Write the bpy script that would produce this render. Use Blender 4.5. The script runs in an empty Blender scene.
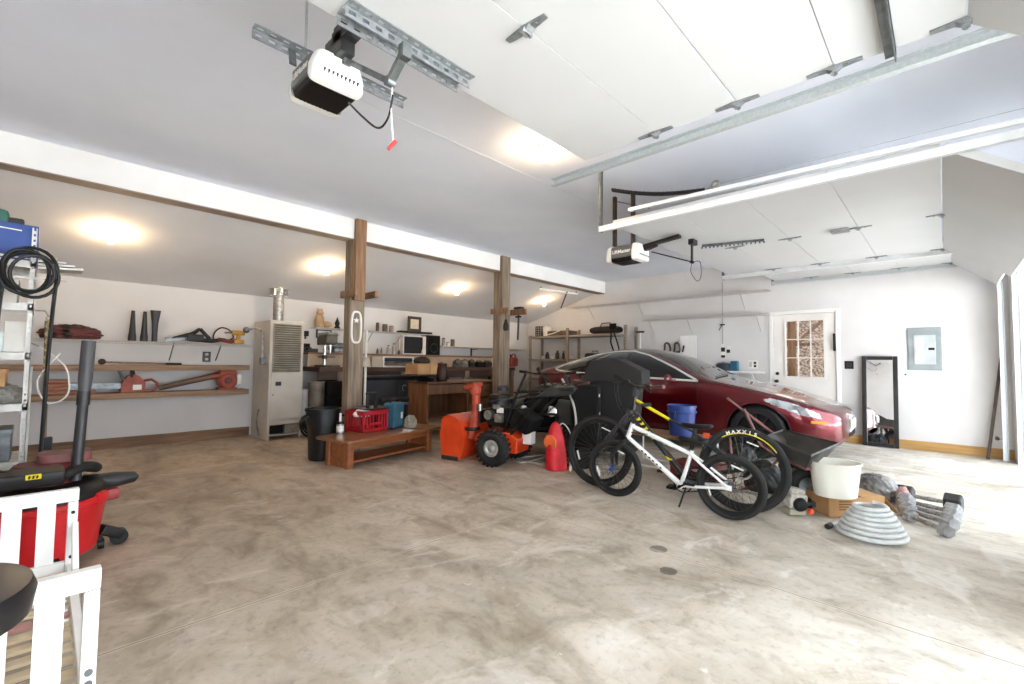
import bpy, bmesh, math, random
import numpy as np
from mathutils import Vector, Matrix, Euler
random.seed(7)
PI = math.pi
scene = bpy.context.scene
COL = scene.collection
# ------------------------------------------------------------------ camera
FPX, YAW, PITCH, ROLL, CH = 450.4, .7655, .0445, .0124, 1.178
_f = Vector((math.cos(YAW)*math.cos(PITCH), math.sin(YAW)*math.cos(PITCH), math.sin(PITCH)))
_r0 = Vector((math.sin(YAW), -math.cos(YAW), 0)); _u0 = _r0.cross(_f)
_r = math.cos(ROLL)*_r0 + math.sin(ROLL)*_u0; _u = -math.sin(ROLL)*_r0 + math.cos(ROLL)*_u0
cd = bpy.data.cameras.new('camera'); cam = bpy.data.objects.new('camera', cd); COL.objects.link(cam)
M = Matrix((_r, _u, -_f)).transposed().to_4x4(); M.translation = (0, 0, CH); cam.matrix_world = M
cd.sensor_fit = 'HORIZONTAL'; cd.sensor_width = 36; cd.lens = FPX/1024*36; cd.clip_start = .02; cd.clip_end = 200
scene.camera = cam
# ------------------------------------------------------------------ daylight and exposure
vs = scene.view_settings
scene.display_settings.display_device = 'sRGB'
vs.view_transform = 'Standard'; vs.look = 'None'; vs.gamma = 1; vs.use_curve_mapping = False
vs.exposure = 1.12
scene.cycles.diffuse_bounces = 8; scene.cycles.max_bounces = 14
world = bpy.data.worlds.new('sky'); scene.world = world; world.use_nodes = True
bg = world.node_tree.nodes['Background']
bg.inputs[0].default_value = (.80, .90, 1, 1); bg.inputs[1].default_value = 3.2
sl_ = bpy.data.lights.new('sun', 'SUN'); sl_.energy = 24; sl_.angle = .01; sl_.color = (.94, .97, 1)
so_ = bpy.data.objects.new('sun', sl_); COL.objects.link(so_); so_.rotation_euler = Vector((.25, -.42, -.87)).to_track_quat('-Z', 'Y').to_euler()   # high sun behind the building, on the driveway only
for X0, X1 in ((-.85, 3.0), (4.52, 8.32)):            # daylight portals in the two open doorways
    ld = bpy.data.lights.new('daylight_portal', 'AREA'); ld.shape = 'RECTANGLE'; ld.size = X1-X0; ld.size_y = 2.4
    ld.cycles.is_portal = True
    lo = bpy.data.objects.new('daylight_portal', ld); COL.objects.link(lo)
    lo.location = ((X0+X1)/2, -.72, 1.2); lo.rotation_euler = (PI/2, 0, 0)
# ------------------------------------------------------------------ rays of the photograph: pixel -> point on a real plane
def ray(px, py): return _f + _r*((px-512)/FPX) - _u*((py-342)/FPX)
CAMP = Vector((0, 0, CH))
def PZ(px, py, z=0.): d = ray(px, py); return CAMP + d*((z-CH)/d.z)
def PX(px, py, x): d = ray(px, py); return CAMP + d*(x/d.x)
def PY(px, py, y): d = ray(px, py); return CAMP + d*(y/d.y)
# ------------------------------------------------------------------ materials
def lin(h):
    if not isinstance(h, str): return tuple(h[:3])
    v = [int(h[i:i+2], 16)/255 for i in (0, 2, 4)]
    return tuple(c/12.92 if c <= .04045 else ((c+.055)/1.055)**2.4 for c in v)
def new_mat(name):
    m = bpy.data.materials.new(name); m.use_nodes = True
    nt = m.node_tree; b = nt.nodes['Principled BSDF']
    return m, nt, b
MC = {}
def mat(name, c, rough=.5, metal=0., c2=None, scale=6., bump=0., stretch=(1, 1, 1), coat=0., lo=.35, hi=.65, detail=5., spec=None, bdist=.004):
    if name in MC: return MC[name]
    m, nt, b = new_mat(name); N = nt.nodes; L = nt.links
    c = lin(c); c2 = lin(c2) if c2 else tuple(x*.8 for x in c)
    tc = N.new('ShaderNodeTexCoord'); mp = N.new('ShaderNodeMapping'); mp.inputs['Scale'].default_value = stretch
    L.new(tc.outputs['Object'], mp.inputs[0])
    nz = N.new('ShaderNodeTexNoise'); nz.inputs['Scale'].default_value = scale; nz.inputs['Detail'].default_value = detail
    L.new(mp.outputs[0], nz.inputs[0])
    rp = N.new('ShaderNodeValToRGB'); rp.color_ramp.elements[0].position = lo; rp.color_ramp.elements[1].position = hi
    rp.color_ramp.elements[0].color = (*c2, 1); rp.color_ramp.elements[1].color = (*c, 1)
    L.new(nz.outputs[0], rp.inputs[0]); L.new(rp.outputs[0], b.inputs['Base Color'])
    b.inputs['Roughness'].default_value = rough; b.inputs['Metallic'].default_value = metal
    if spec is not None: b.inputs['Specular IOR Level'].default_value = spec
    if coat: b.inputs['Coat Weight'].default_value = coat; b.inputs['Coat Roughness'].default_value = .04
    if bump:
        bp = N.new('ShaderNodeBump'); bp.inputs['Strength'].default_value = bump; bp.inputs['Distance'].default_value = bdist
        L.new(nz.outputs[0], bp.inputs['Height']); L.new(bp.outputs[0], b.inputs['Normal'])
    MC[name] = m; return m
def glow(name, c, s):
    if name in MC: return MC[name]
    m, nt, b = new_mat(name); b.inputs['Base Color'].default_value = (*lin(c), 1)
    b.inputs['Emission Color'].default_value = (*lin(c), 1); b.inputs['Emission Strength'].default_value = s
    MC[name] = m; return m
def wood(name, c, c2, ax=2, scale=3., rough=.6):
    st = [9., 9., 9.]; st[ax] = .7
    return mat(name, c, rough, c2=c2, scale=scale, stretch=tuple(st), bump=.25, lo=.3, hi=.7, detail=8, bdist=.003)
WHITE = mat('white_paint', 'EDEBE8', .6, c2='E6E3DF', scale=2)
WALLW = mat('wall_paint', 'D6D3D1', .8, c2='CECAC7', scale=1.3, bump=.05)
CEILG = mat('ceiling_paint', 'EEF2FB', .85, c2='E8ECF6', scale=1.2, bump=.05)
SHEDC = mat('shed_ceiling_paint', 'E0DEDE', .85, c2='D9D6D5', scale=1.4, bump=.05)
DOORW = mat('door_panel_paint', 'CCCCCB', .5, c2='C6C6C5', scale=1.1)
GALV = mat('galvanised_steel', 'CDD1D2', .42, .45, c2='B9BFC1', scale=60, lo=.3, hi=.7)
ALUW = mat('white_steel_rail', 'E2E4E4', .4, .1, c2='D6D8D8', scale=12)
HINGEM = mat('hinge_steel', '9A9EA0', .4, .5, c2='7F8385', scale=30)
GREYST = mat('grey_steel', '7F8384', .4, .7, c2='5F6364', scale=20)
BLACK = mat('black_plastic', '121111', .45, c2='0B0B0B', scale=14, spec=.4)
BLACKM = mat('black_matte', '100E0E', .8, c2='090808', scale=10, spec=.25)
RUBBER = mat('black_rubber', '161515', .75, c2='0E0D0D', scale=40, bump=.2)
DGREY = mat('dark_grey_plastic', '333130', .5, c2='282625', scale=9)
CHROME = mat('chrome', 'D9D9D8', .15, 1., c2='BDBDBC', scale=10)
SILVER = mat('silver_metal', 'B8B5B0', .3, .8, c2='8D8A86', scale=25)
ORANGE = mat('orange_paint', 'E2481C', .35, c2='C93B14', scale=5, coat=.3)
ORANGED = mat('orange_plastic_dusty', 'B4452A', .5, c2='96361F', scale=12)
RED = mat('red_plastic', 'C3181C', .35, c2='A81115', scale=6)
REDD = mat('dark_red_plastic', '6E2223', .5, c2='571A1B', scale=9)
WOODP = wood('weathered_post_wood', '9C7653', '684A32', 2)
WOODG = wood('grey_brown_wood', '97846E', '655545', 2)
WOODX = wood('shelf_board_wood', '9A7A5C', '6C5039', 0)
PINE = wood('pine_baseboard', 'C39A5F', 'A67C43', 1)
WOODB = wood('worn_baseboard_wood', '8C6A4C', '5F4631', 0)
OAK = wood('oak_veneer', 'A3623A', '7E4727', 0, 2.5, .4)
OAKD = wood('dark_oak', '7A5236', '54361F', 2, 2.5, .45)
CARD = mat('cardboard', 'C49A6C', .85, c2='AE8456', scale=5)
YELLOW = mat('yellow_paint', 'E8D71E', .4, c2='D2C014', scale=8)
BLUEP = mat('blue_plastic', '2C478F', .4, c2='223878', scale=6)
TEAL = mat('teal_plastic', '3F6E84', .45, c2='315A6D', scale=6)
BEIGEM = mat('beige_enamel', 'C2BCB2', .45, c2='B4ADA2', scale=3)
PAPER = mat('paper_white', 'E9E6DF', .8, c2='DAD6CD', scale=5)
GLASS = None
def glass(name, tint=(1, 1, 1), rough=.02):
    if name in MC: return MC[name]
    m, nt, b = new_mat(name); b.inputs['Base Color'].default_value = (*tint, 1); b.inputs['Roughness'].default_value = rough
    b.inputs['Transmission Weight'].default_value = 1; b.inputs['IOR'].default_value = 1.45
    MC[name] = m; return m
# ------------------------------------------------------------------ mesh helpers
def V(*a): return Vector(a[0] if len(a) == 1 else a)
class MB:
    def __init__(s): s.bm = bmesh.new()
    def _cl(s, verts, nm): return verts
    def box(s, c, d, rot=None, bev=0., taper=None):
        r = bmesh.ops.create_cube(s.bm, size=1); vs_ = r['verts']
        for v in vs_:
            k = 1.
            if taper and v.co.z > 0: v.co.x *= taper; v.co.y *= taper
        bmesh.ops.scale(s.bm, vec=d, verts=vs_)
        if bev:
            es = list({e for v in vs_ for e in v.link_edges})
            rb = bmesh.ops.bevel(s.bm, geom=es, offset=bev, segments=2, affect='EDGES', profile=.5)
            vs_ = list({v for f in rb['faces'] for v in f.verts} | {v for v in vs_ if v.is_valid})
        if rot is not None: bmesh.ops.rotate(s.bm, cent=(0, 0, 0), matrix=rot if isinstance(rot, Matrix) else Euler(rot).to_matrix(), verts=vs_)
        bmesh.ops.translate(s.bm, vec=c, verts=vs_); return s
    def bx(s, x0, x1, y0, y1, z0, z1, bev=0.):
        return s.box(((x0+x1)/2, (y0+y1)/2, (z0+z1)/2), (abs(x1-x0), abs(y1-y0), abs(z1-z0)), None, bev)
    def bar(s, a, b, w, h, bev=0., up=(0, 0, 1)):
        a, b = V(a), V(b); d = b-a; z = d.normalized(); u = V(up)
        if abs(z.dot(u)) > .98: u = V(0, 1, 0)
        x = u.cross(z).normalized(); y = z.cross(x)
        return s.box((a+b)/2, (w, h, d.length), Matrix((x, y, z)).transposed(), bev)
    def cyl(s, a, b, r, r2=None, n=14, cap=True):
        a, b = V(a), V(b); d = b-a
        q = V(0, 0, 1).rotation_difference(d.normalized()).to_matrix().to_4x4(); q.translation = (a+b)/2
        bmesh.ops.create_cone(s.bm, cap_ends=cap, cap_tris=False, segments=n, radius1=r, radius2=r if r2 is None else r2, depth=d.length, matrix=q); return s
    def sph(s, c, r, sc=(1, 1, 1), n=14):
        m = Matrix.Translation(c) @ Matrix.Diagonal((*sc, 1))
        bmesh.ops.create_uvsphere(s.bm, u_segments=n, v_segments=max(6, n*2//3), radius=r, matrix=m); return s
    def tube(s, pts, r, n=8, closed=False):
        pts = [V(p) for p in pts]; k = len(pts); rs = r if isinstance(r, (list, tuple)) else [r]*k
        up = None; rings = []
        for i, p in enumerate(pts):
            a = pts[(i-1) % k] if (closed or i > 0) else p; b = pts[(i+1) % k] if (closed or i < k-1) else p
            t = (b-a)
            t = t.normalized() if t.length > 1e-9 else V(0, 0, 1)
            if up is None:
                up = V(0, 0, 1) if abs(t.z) < .9 else V(1, 0, 0)
            x = up.cross(t); x = x.normalized() if x.length > 1e-6 else V(1, 0, 0).cross(t).normalized()
            y = t.cross(x); up = y
            rings.append([s.bm.verts.new(p + (x*math.cos(2*PI*j/n) + y*math.sin(2*PI*j/n))*rs[i]) for j in range(n)])
        for i in range(k if closed else k-1):
            A, B = rings[i], rings[(i+1) % k]
            for j in range(n): s.bm.faces.new((A[j], A[(j+1) % n], B[(j+1) % n], B[j]))
        if not closed: s.bm.faces.new(rings[0][::-1]); s.bm.faces.new(rings[-1])
        return s
    def lathe(s, prof, c=(0, 0, 0), ax=(0, 0, 1), n=24, closed=False):
        q = V(0, 0, 1).rotation_difference(V(ax).normalized()).to_matrix(); c = V(c); rings = []
        for r_, z in prof:
            if r_ < 1e-6: rings.append([s.bm.verts.new(c+q @ V(0, 0, z))])
            else: rings.append([s.bm.verts.new(c+q @ V(r_*math.cos(2*PI*j/n), r_*math.sin(2*PI*j/n), z)) for j in range(n)])
        K = len(rings)
        for i in range(K if closed else K-1):
            A, B = rings[i], rings[(i+1) % K]
            for j in range(n):
                a = [A[j % len(A)], A[(j+1) % len(A)], B[(j+1) % len(B)], B[j % len(B)]]
                a = [v for k_, v in enumerate(a) if v not in a[:k_]]
                if len(a) > 2: s.bm.faces.new(a)
        return s
    def torus(s, c, R_, r, ax=(0, 0, 1), n=36, m=10, sz=1.):
        return s.lathe([(R_+r*math.cos(2*PI*k/m), r*sz*math.sin(2*PI*k/m)) for k in range(m)], c, ax, n, True)
    def prism(s, pts, off):
        a = [s.bm.verts.new(V(p)) for p in pts]; b = [s.bm.verts.new(V(p)+V(off)) for p in pts]; k = len(pts)
        s.bm.faces.new(a[::-1]); s.bm.faces.new(b)
        for i in range(k): s.bm.faces.new((a[i], a[(i+1) % k], b[(i+1) % k], b[i]))
        return s
    def grid(s, fn, nu, nv, cu=False):
        g = [[s.bm.verts.new(fn(i/(nu if cu else nu-1), j/(nv-1))) for j in range(nv)] for i in range(nu)]
        for i in range(nu if cu else nu-1):
            for j in range(nv-1): s.bm.faces.new((g[i][j], g[(i+1) % nu][j], g[(i+1) % nu][j+1], g[i][j+1]))
        return s
    def xf(s, m):
        bmesh.ops.transform(s.bm, matrix=m, verts=s.bm.verts); return s
    def build(s, name, m, parent=None, smooth=40, bevel=0., sub=0, solid=0.):
        bmesh.ops.recalc_face_normals(s.bm, faces=s.bm.faces)
        me = bpy.data.meshes.new(name); s.bm.to_mesh(me); s.bm.free()
        if m: me.materials.append(m)
        if smooth:
            me.polygons.foreach_set('use_smooth', [True]*len(me.polygons))
            try: me.set_sharp_from_angle(angle=math.radians(smooth))
            except Exception: pass
        o = bpy.data.objects.new(name, me); COL.objects.link(o)
        if parent: o.parent = parent
        if solid: md = o.modifiers.new('solid', 'SOLIDIFY'); md.thickness = solid; md.offset = 0
        if bevel: md = o.modifiers.new('bevel', 'BEVEL'); md.width = bevel; md.segments = 2; md.limit_method = 'ANGLE'
        if smooth and len(me.polygons) < 30000: md = o.modifiers.new('normals', 'WEIGHTED_NORMAL'); md.keep_sharp = True; md.weight = 80
        if sub: md = o.modifiers.new('sub', 'SUBSURF'); md.levels = sub; md.render_levels = sub
        return o
def tag(o, label, cat, group=None, kind=None):
    o['label'] = label; o['category'] = cat
    if group: o['group'] = group
    if kind: o['kind'] = kind
    return o
def thing(name, label, cat, loc=(0, 0, 0), rz=0., group=None, rot=None):
    o = bpy.data.objects.new(name, None); COL.objects.link(o); o.empty_display_size = .1
    o.location = loc; o.rotation_euler = rot if rot else (0, 0, rz)
    return tag(o, label, cat, group)
def structure(o): o['kind'] = 'structure'; return o
def copy_tree(o, parent=None):
    c = o.copy(); COL.objects.link(c)
    if parent: c.parent = parent
    for ch in list(o.children): copy_tree(ch, c)
    return c
def text(name, s, size, m, parent, loc, rot, ext=.001, sx=1., bold=0.):
    cu = bpy.data.curves.new(name, 'FONT'); cu.body = s; cu.size = size; cu.extrude = ext; cu.align_x = 'CENTER'; cu.align_y = 'CENTER'; cu.offset = bold
    o = bpy.data.objects.new(name, cu); cu.materials.append(m)
    me = bpy.data.meshes.new_from_object(o); bpy.data.objects.remove(o); o = bpy.data.objects.new(name, me); COL.objects.link(o)
    if parent: o.parent = parent
    o.location = loc; o.rotation_euler = rot.to_euler() if isinstance(rot, Matrix) else rot
    o.scale = (sx, 1, 1); return o
def lerp(a, b, t): return V(a)*(1-t) + V(b)*t
def curve_pts(P, n=8, closed=False):                     # Catmull-Rom
    P = [V(p) for p in P]; k = len(P); out = []
    for i in range(k if closed else k-1):
        p0, p1, p2, p3 = (P[(i+d) % k] if closed else P[min(max(i+d, 0), k-1)] for d in (-1, 0, 1, 2))
        for j in range(n):
            t = j/n; out.append(.5*((2*p1)+(p2-p0)*t+(2*p0-5*p1+4*p2-p3)*t*t+(3*p1-p0-3*p2+p3)*t**3))
    if not closed: out.append(P[-1])
    return out
# ------------------------------------------------------------------ the room
DX, DY, YF, XL, ZC = 8.69, 7.79, -.62, -1.15, 3.0
def floor_mat():
    m, nt, b = new_mat('concrete'); N = nt.nodes; L = nt.links
    tc = N.new('ShaderNodeTexCoord'); O = tc.outputs['Object']
    def noise(sc, det, st=(1, 1, 1), dis=0.):
        mp = N.new('ShaderNodeMapping'); mp.inputs['Scale'].default_value = st; L.new(O, mp.inputs[0])
        n = N.new('ShaderNodeTexNoise'); n.inputs['Scale'].default_value = sc; n.inputs['Detail'].default_value = det; n.inputs['Distortion'].default_value = dis
        n.inputs['Roughness'].default_value = .62
        L.new(mp.outputs[0], n.inputs[0]); return n.outputs[0]
    def ramp(i, stops):
        r_ = N.new('ShaderNodeValToRGB'); e = r_.color_ramp.elements
        e[0].position, e[0].color = stops[0][0], (*lin(stops[0][1]), 1); e[1].position, e[1].color = stops[-1][0], (*lin(stops[-1][1]), 1)
        for p, c in stops[1:-1]: x = e.new(p); x.color = (*lin(c), 1)
        L.new(i, r_.inputs[0]); return r_.outputs[0]
    def mix(f, a, b_, mode='MIX'):
        x = N.new('ShaderNodeMix'); x.data_type = 'RGBA'; x.blend_type = mode
        if isinstance(f, float): x.inputs[0].default_value = f
        else: L.new(f, x.inputs[0])
        for k, s_ in ((6, a), (7, b_)):
            if isinstance(s_, str): x.inputs[k].default_value = (*lin(s_), 1)
            else: L.new(s_, x.inputs[k])
        return x.outputs[2]
    def math_(op, a, b_=None):
        x = N.new('ShaderNodeMath'); x.operation = op
        for k, s_ in ((0, a), (1, b_)):
            if s_ is None: continue
            if isinstance(s_, (int, float)): x.inputs[k].default_value = s_
            else: L.new(s_, x.inputs[k])
        return x.outputs[0]
    base = ramp(noise(.7, 10, (1, 1, 1), .8), [(.30, 'AFABA4'), (.44, 'C8C2B8'), (.56, 'D9D4CB'), (.72, 'E6E4E0')])
    mid = ramp(noise(3.2, 12, (1.3, .8, 1), 1.0), [(.32, 'A0937F'), (.45, 'DCD5C9'), (.56, 'F4F1EB'), (.70, 'FFFFFF')])
    c = mix(.62, base, mid, 'MULTIPLY')
    fine = ramp(noise(26, 8), [(.34, '8A8176'), (.46, 'F0EEEA'), (.7, 'FFFFFF')])
    c = mix(.28, c, fine, 'MULTIPLY')
    st = ramp(noise(1.3, 9, (1.6, .7, 1), 1.6), [(.34, 'FFFFFF'), (.47, '000000')])       # dirty patches
    c = mix(math_('MULTIPLY', st, .45), c, '8A7B66')
    wt = ramp(noise(1.9, 12, (.8, 1.3, 1), 1.2), [(.56, '000000'), (.64, 'FFFFFF')])       # pale worn patches
    c = mix(math_('MULTIPLY', wt, .4), c, 'EEECE8')
    pk = ramp(noise(9, 12, (1, 1, 1), .6), [(.66, '000000'), (.72, 'FFFFFF')])             # flaked white specks
    c = mix(math_('MULTIPLY', pk, .55), c, 'F4F2EE')
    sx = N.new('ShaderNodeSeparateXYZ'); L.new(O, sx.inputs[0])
    # grime with bulb warmth painted in: browner towards the back, paler by the doorways
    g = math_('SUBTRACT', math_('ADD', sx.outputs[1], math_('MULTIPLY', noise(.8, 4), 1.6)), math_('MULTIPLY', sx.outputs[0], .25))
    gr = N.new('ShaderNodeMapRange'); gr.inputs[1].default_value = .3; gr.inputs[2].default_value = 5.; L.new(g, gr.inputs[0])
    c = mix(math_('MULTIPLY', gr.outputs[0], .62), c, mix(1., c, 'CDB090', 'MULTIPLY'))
    for px_, py_, rr in ((658, 549, .055), (669, 571, .05)):                             # two oil spots
        p = PZ(px_, py_); dd = N.new('ShaderNodeVectorMath'); dd.operation = 'DISTANCE'; dd.inputs[1].default_value = p; L.new(O, dd.inputs[0])
        dn = math_('ADD', dd.outputs['Value'], math_('MULTIPLY', noise(14, 3), .04))
        c = mix(math_('MULTIPLY', math_('LESS_THAN', dn, rr+.02), .75), c, '5A5146')
    for k, v, w in ((0, 2.735, .006), (1, 2.435, .006)):                                  # sawn joints
        j = math_('ABSOLUTE', math_('SUBTRACT', math_('ADD', sx.outputs[k], math_('MULTIPLY', noise(1.5, 2), .02)), v+.01))
        c = mix(math_('MULTIPLY', math_('LESS_THAN', j, w*2.2), .35), c, 'E2D9C9')
        c = mix(math_('MULTIPLY', math_('LESS_THAN', j, w*.8), .7), c, '85786A')
    L.new(c, b.inputs['Base Color'])
    rr = N.new('ShaderNodeMapRange'); L.new(noise(3, 6), rr.inputs[0]); rr.inputs[3].default_value = .42; rr.inputs[4].default_value = .75
    L.new(rr.outputs[0], b.inputs['Roughness']); b.inputs['Specular IOR Level'].default_value = .35
    bp = N.new('ShaderNodeBump'); bp.inputs['Strength'].default_value = .12; bp.inputs['Distance'].default_value = .004
    L.new(noise(30, 6), bp.inputs['Height']); L.new(bp.outputs[0], b.inputs['Normal'])
    return m
structure(MB().bx(XL-.2, DX+.2, YF-.2, DY+.2, -.12, 0).build('floor', floor_mat(), smooth=0))
DRIVE = mat('driveway_concrete', 'EDEBE7', .8, c2='E2DFDA', scale=2)
structure(MB().bx(-14, 24, -22, YF-.2, -.2, -.03).build('ground', DRIVE, smooth=0))
# walls
structure(MB().bx(XL-.15, DX+.15, DY, DY+.15, 0, 3.2).build('wall_back', WALLW, smooth=0))
structure(MB().bx(XL-.15, XL, YF-.15, DY, 0, 3.2).build('wall_left', WALLW, smooth=0))
DO = (1.235, 2.12, 2.04)                                   # entry doorway: y0, y1, height
w = MB().bx(DX, DX+.15, YF-.15, DO[0], 0, 3.2).bx(DX, DX+.15, DO[1], DY, 0, 3.2).bx(DX, DX+.15, DO[0], DO[1], DO[2], 3.2)
structure(w.build('wall_right', WALLW, smooth=0))
w = MB()
for a, b_, z0, z1 in ((XL, -.85, 0, 3.2), (-.85, 3.0, 2.42, 3.2), (3.0, 4.52, 0, 3.2), (4.52, 8.32, 2.42, 3.2), (8.32, DX, 0, 3.2)):
    w.bx(a, b_, YF-.15, YF, z0, z1)
structure(w.build('wall_front', WALLW, smooth=0))
structure(MB().bx(XL-.6, DX+.6, -2.1, YF-.15, 2.62, 2.74).build('ceiling_sky_blocker', WHITE, smooth=0))  # unseen slab added over the openings to cut sky light near the doors
# ceilings and header beam
structure(MB().bx(XL, DX, YF, 5.5, ZC, ZC+.12).build('ceiling', CEILG, smooth=0))
sh = MB().prism([(XL, 5.66, 2.785), (XL, DY+.02, 2.165), (XL, DY+.02, 2.30), (XL, 5.66, 2.92)], (DX-XL, 0, 0))
structure(sh.build('ceiling_shed', SHEDC, smooth=0))
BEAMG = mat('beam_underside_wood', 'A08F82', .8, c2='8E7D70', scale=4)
bmo = structure(MB().bx(XL, DX, 5.47, 5.64, 2.745, ZC+.1).build('ceiling_beam', WHITE, smooth=0))
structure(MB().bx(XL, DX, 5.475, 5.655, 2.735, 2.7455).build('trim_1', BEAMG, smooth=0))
# baseboards
structure(MB().bx(XL, 2.25, DY-.03, DY, 0, .135, .004).build('baseboard_back', WOODB))
structure(MB().bx(DX-.025, DX, YF, DO[0]-.09, 0, .13, .004).bx(DX-.025, DX, DO[1]+.09, DY, 0, .13, .004).build('baseboard_right', PINE))
# ------------------------------------------------------------------ overhead garage doors
def door_profile(ys, z):                                   # bottom-face path of an open door, towards the street, in (y, z)
    y1, z1 = ys[-1], z; return z1
hinge_mesh = None
def hinge_mb():
    m = MB()
    for sg in (-1, 1):
        m.prism([(-.022, 0, 0), (.022, 0, 0), (.012, sg*.10, 0), (-.012, sg*.10, 0)], (0, 0, -.006))
        m.cyl((0, sg*.05, -.004), (0, sg*.05, -.011), .006, n=8)
    m.cyl((-.028, 0, -.016), (.028, 0, -.016), .011, n=10)
    m.prism([(-.02, -.03, -.005), (.02, -.03, -.005), (.014, 0, -.028), (-.014, 0, -.028)], (0, .012, 0))
    m.prism([(-.02, .03, -.005), (.02, .03, -.005), (.014, 0, -.028), (-.014, 0, -.028)], (0, -.012, 0))
    return m
def garage_door(label, x0, x1, z, ys, ytilt, drop, hx, group, edge_hinges=(True, True)):
    t = thing('garage_door', label, 'garage door', ((x0+x1)/2, (ys[0]+ys[-1])/2, z), group=group); ox, oy = t.location.x, t.location.y
    L = lambda x, y, zz: (x-ox, y-oy, zz-z)
    g = .0012
    for a, b in zip(ys[:-1], ys[1:]):
        p = MB().bx(x0-ox, x1-ox, b+g-oy, a-g-oy, 0, .045, .004).build('panel', DOORW, t)
    tl = math.hypot(ys[-1]-ytilt, drop); an = math.atan2(drop, ys[-1]-ytilt)
    m = MB().bx(x0-ox, x1-ox, -tl, -.003, 0, .045, .004); m.xf(Matrix.Translation((0, ys[-1]-oy, 0)) @ Matrix.Rotation(an, 4, 'X'))
    m.build('panel', DOORW, t)
    h0 = None
    for i, y in enumerate(ys[1:]):
        for k, x in enumerate((x0+.03, *hx, x1-.03)):
            if k == 0 and not edge_hinges[0] or k == len(hx)+1 and not edge_hinges[1]: continue
            if h0 is None: h0 = hinge_mb().build('hinge', HINGEM, t); h = h0
            else: h = h0.copy(); COL.objects.link(h); h.parent = t
            h.location = L(x, y, z)
    return t
def sweep_yz(m, path, x0, x1, off0, off1):                 # rectangular strip following a (y,z) path
    P = [Vector((p[0], p[1])) for p in path]; rings = []
    for i, p in enumerate(P):
        d = (P[min(i+1, len(P)-1)]-P[max(i-1, 0)]).normalized(); n = Vector((-d.y, d.x))
        a = p+n*off0; b = p+n*off1
        rings.append([m.bm.verts.new(q) for q in ((x0, a.x, a.y), (x1, a.x, a.y), (x1, b.x, b.y), (x0, b.x, b.y))])
    for A, B in zip(rings[:-1], rings[1:]):
        for j in range(4): m.bm.faces.new((A[j], A[(j+1) % 4], B[(j+1) % 4], B[j]))
    m.bm.faces.new(rings[0][::-1]); m.bm.faces.new(rings[-1]); return m
def track(label, x, z, yend, side, mtl, yv=-.53, yc=-.16, w=.055, web=True):
    R_ = yc-yv
    pth = [(yend, z), ((yend+yc)/2, z)] + [(yc-R_*math.sin(a), z-R_*(1-math.cos(a))) for a in np.linspace(0, PI/2, 9)] + [(yv, z-R_-.5), (yv, .01)]
    t = thing('garage_door_track', label, 'door track', (x, yv, 0), group=None)
    m = MB()
    sweep_yz(m, pth, x, x+.004*side, -w/2, w/2)
    sweep_yz(m, pth, x, x-.032*side, w/2, w/2-.004)
    sweep_yz(m, pth, x, x-.032*side, -w/2+.004, -w/2)
    m.xf(Matrix.Translation((-x, -yv, 0))); m.build('rail', mtl, t)
    return t
D1Y = [1.64, 1.145, .715, .32, -.085]
garage_door('open white garage door nearest the viewer, overhead on the left', -.78, 2.36, 2.475, D1Y, -.46, .33, (.28, 1.25), 'open overhead garage doors', (False, True))
b = MB().bx(.3, 2.36, .115, .15, 2.445, 2.475).bx(.3, 2.36, .115, .12, 2.42, 2.475)
D1 = [o for o in COL.objects if o.name == 'garage_door'][0]
b.xf(Matrix.Translation(-D1.location)); b.build('strut', GREYST, D1)
def perf_angle(m, a, b, w=.045, th=.004, n=14, holes=True):
    """slotted angle from a to b: two flanges pierced by slots (built as a ladder of strips)"""
    a, b = V(a), V(b); d = (b-a); Ln = d.length; z = d.normalized(); x = z.cross(V(0, 0, 1)).normalized(); y = V(0, 0, -1)
    for fl, nn in ((x, y), (y, x)):
        for s0, s1 in ((.0, .33), (.67, 1.)):
            m.prism([a+fl*(w*s0), a+fl*(w*s1), b+fl*(w*s1), b+fl*(w*s0)], nn*th)
        k = max(4, int(Ln/.05))
        for i in range(k+1):
            c0 = max(0, i/k-.18/k*1.4); c1 = min(1, i/k+.18/k*1.4)
            m.prism([a+d*c0+fl*(w*.33), a+d*c0+fl*(w*.67), a+d*c1+fl*(w*.67), a+d*c1+fl*(w*.33)], nn*th)
    return m
for qa, qb, zz in (((345, 4), (469, 80), 2.472), ((337, 13), (457, 84), 2.46)):
    m = perf_angle(MB(), PZ(*qa, zz), PZ(*qb, zz), .042); m.xf(Matrix.Translation(-D1.location)); m.build('reinforcing_angle', HINGEM, D1)
D2Y = [2.2, 1.60, 1.10, .70, -.01]
garage_door('open white garage door over the middle bay behind the long white rail', 3.62, 6.72, 2.46, [2.2, 1.62, 1.1, .55, -.01], -.50, .36, (5.17,), 'open overhead garage doors', (True, True))
garage_door('narrow strip of open garage door next to the right wall', 6.92, 8.40, 2.58, [2.02, 1.5, .97, .44, -.09], -.50, .34, (), 'open overhead garage doors', (False, True))
track('galvanised track along the edge of the nearest open garage door', 2.43, 2.43, 1.95, 1, GALV, w=.05)
track('long white track carrying the middle garage door, nearest side', 3.56, 2.43, 2.31, -1, ALUW, yv=-.57, yc=-.34, w=.052)
track('white track carrying the middle garage door, far side', 6.76, 2.43, 2.30, 1, ALUW, w=.05)
track('galvanised track curving down the right wall to the floor', 8.44, 2.55, 2.07, 1, GALV, w=.05)
# white upper rail of the low-clearance pair over the nearest side of the middle door
o = MB().bar(PX(1040, 117, 3.53), PX(629, 210, 3.53), .035, .03, .004).build('spring_rail', ALUW); tag(o, 'upper white rail running just above the long white door track', 'rail')
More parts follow.
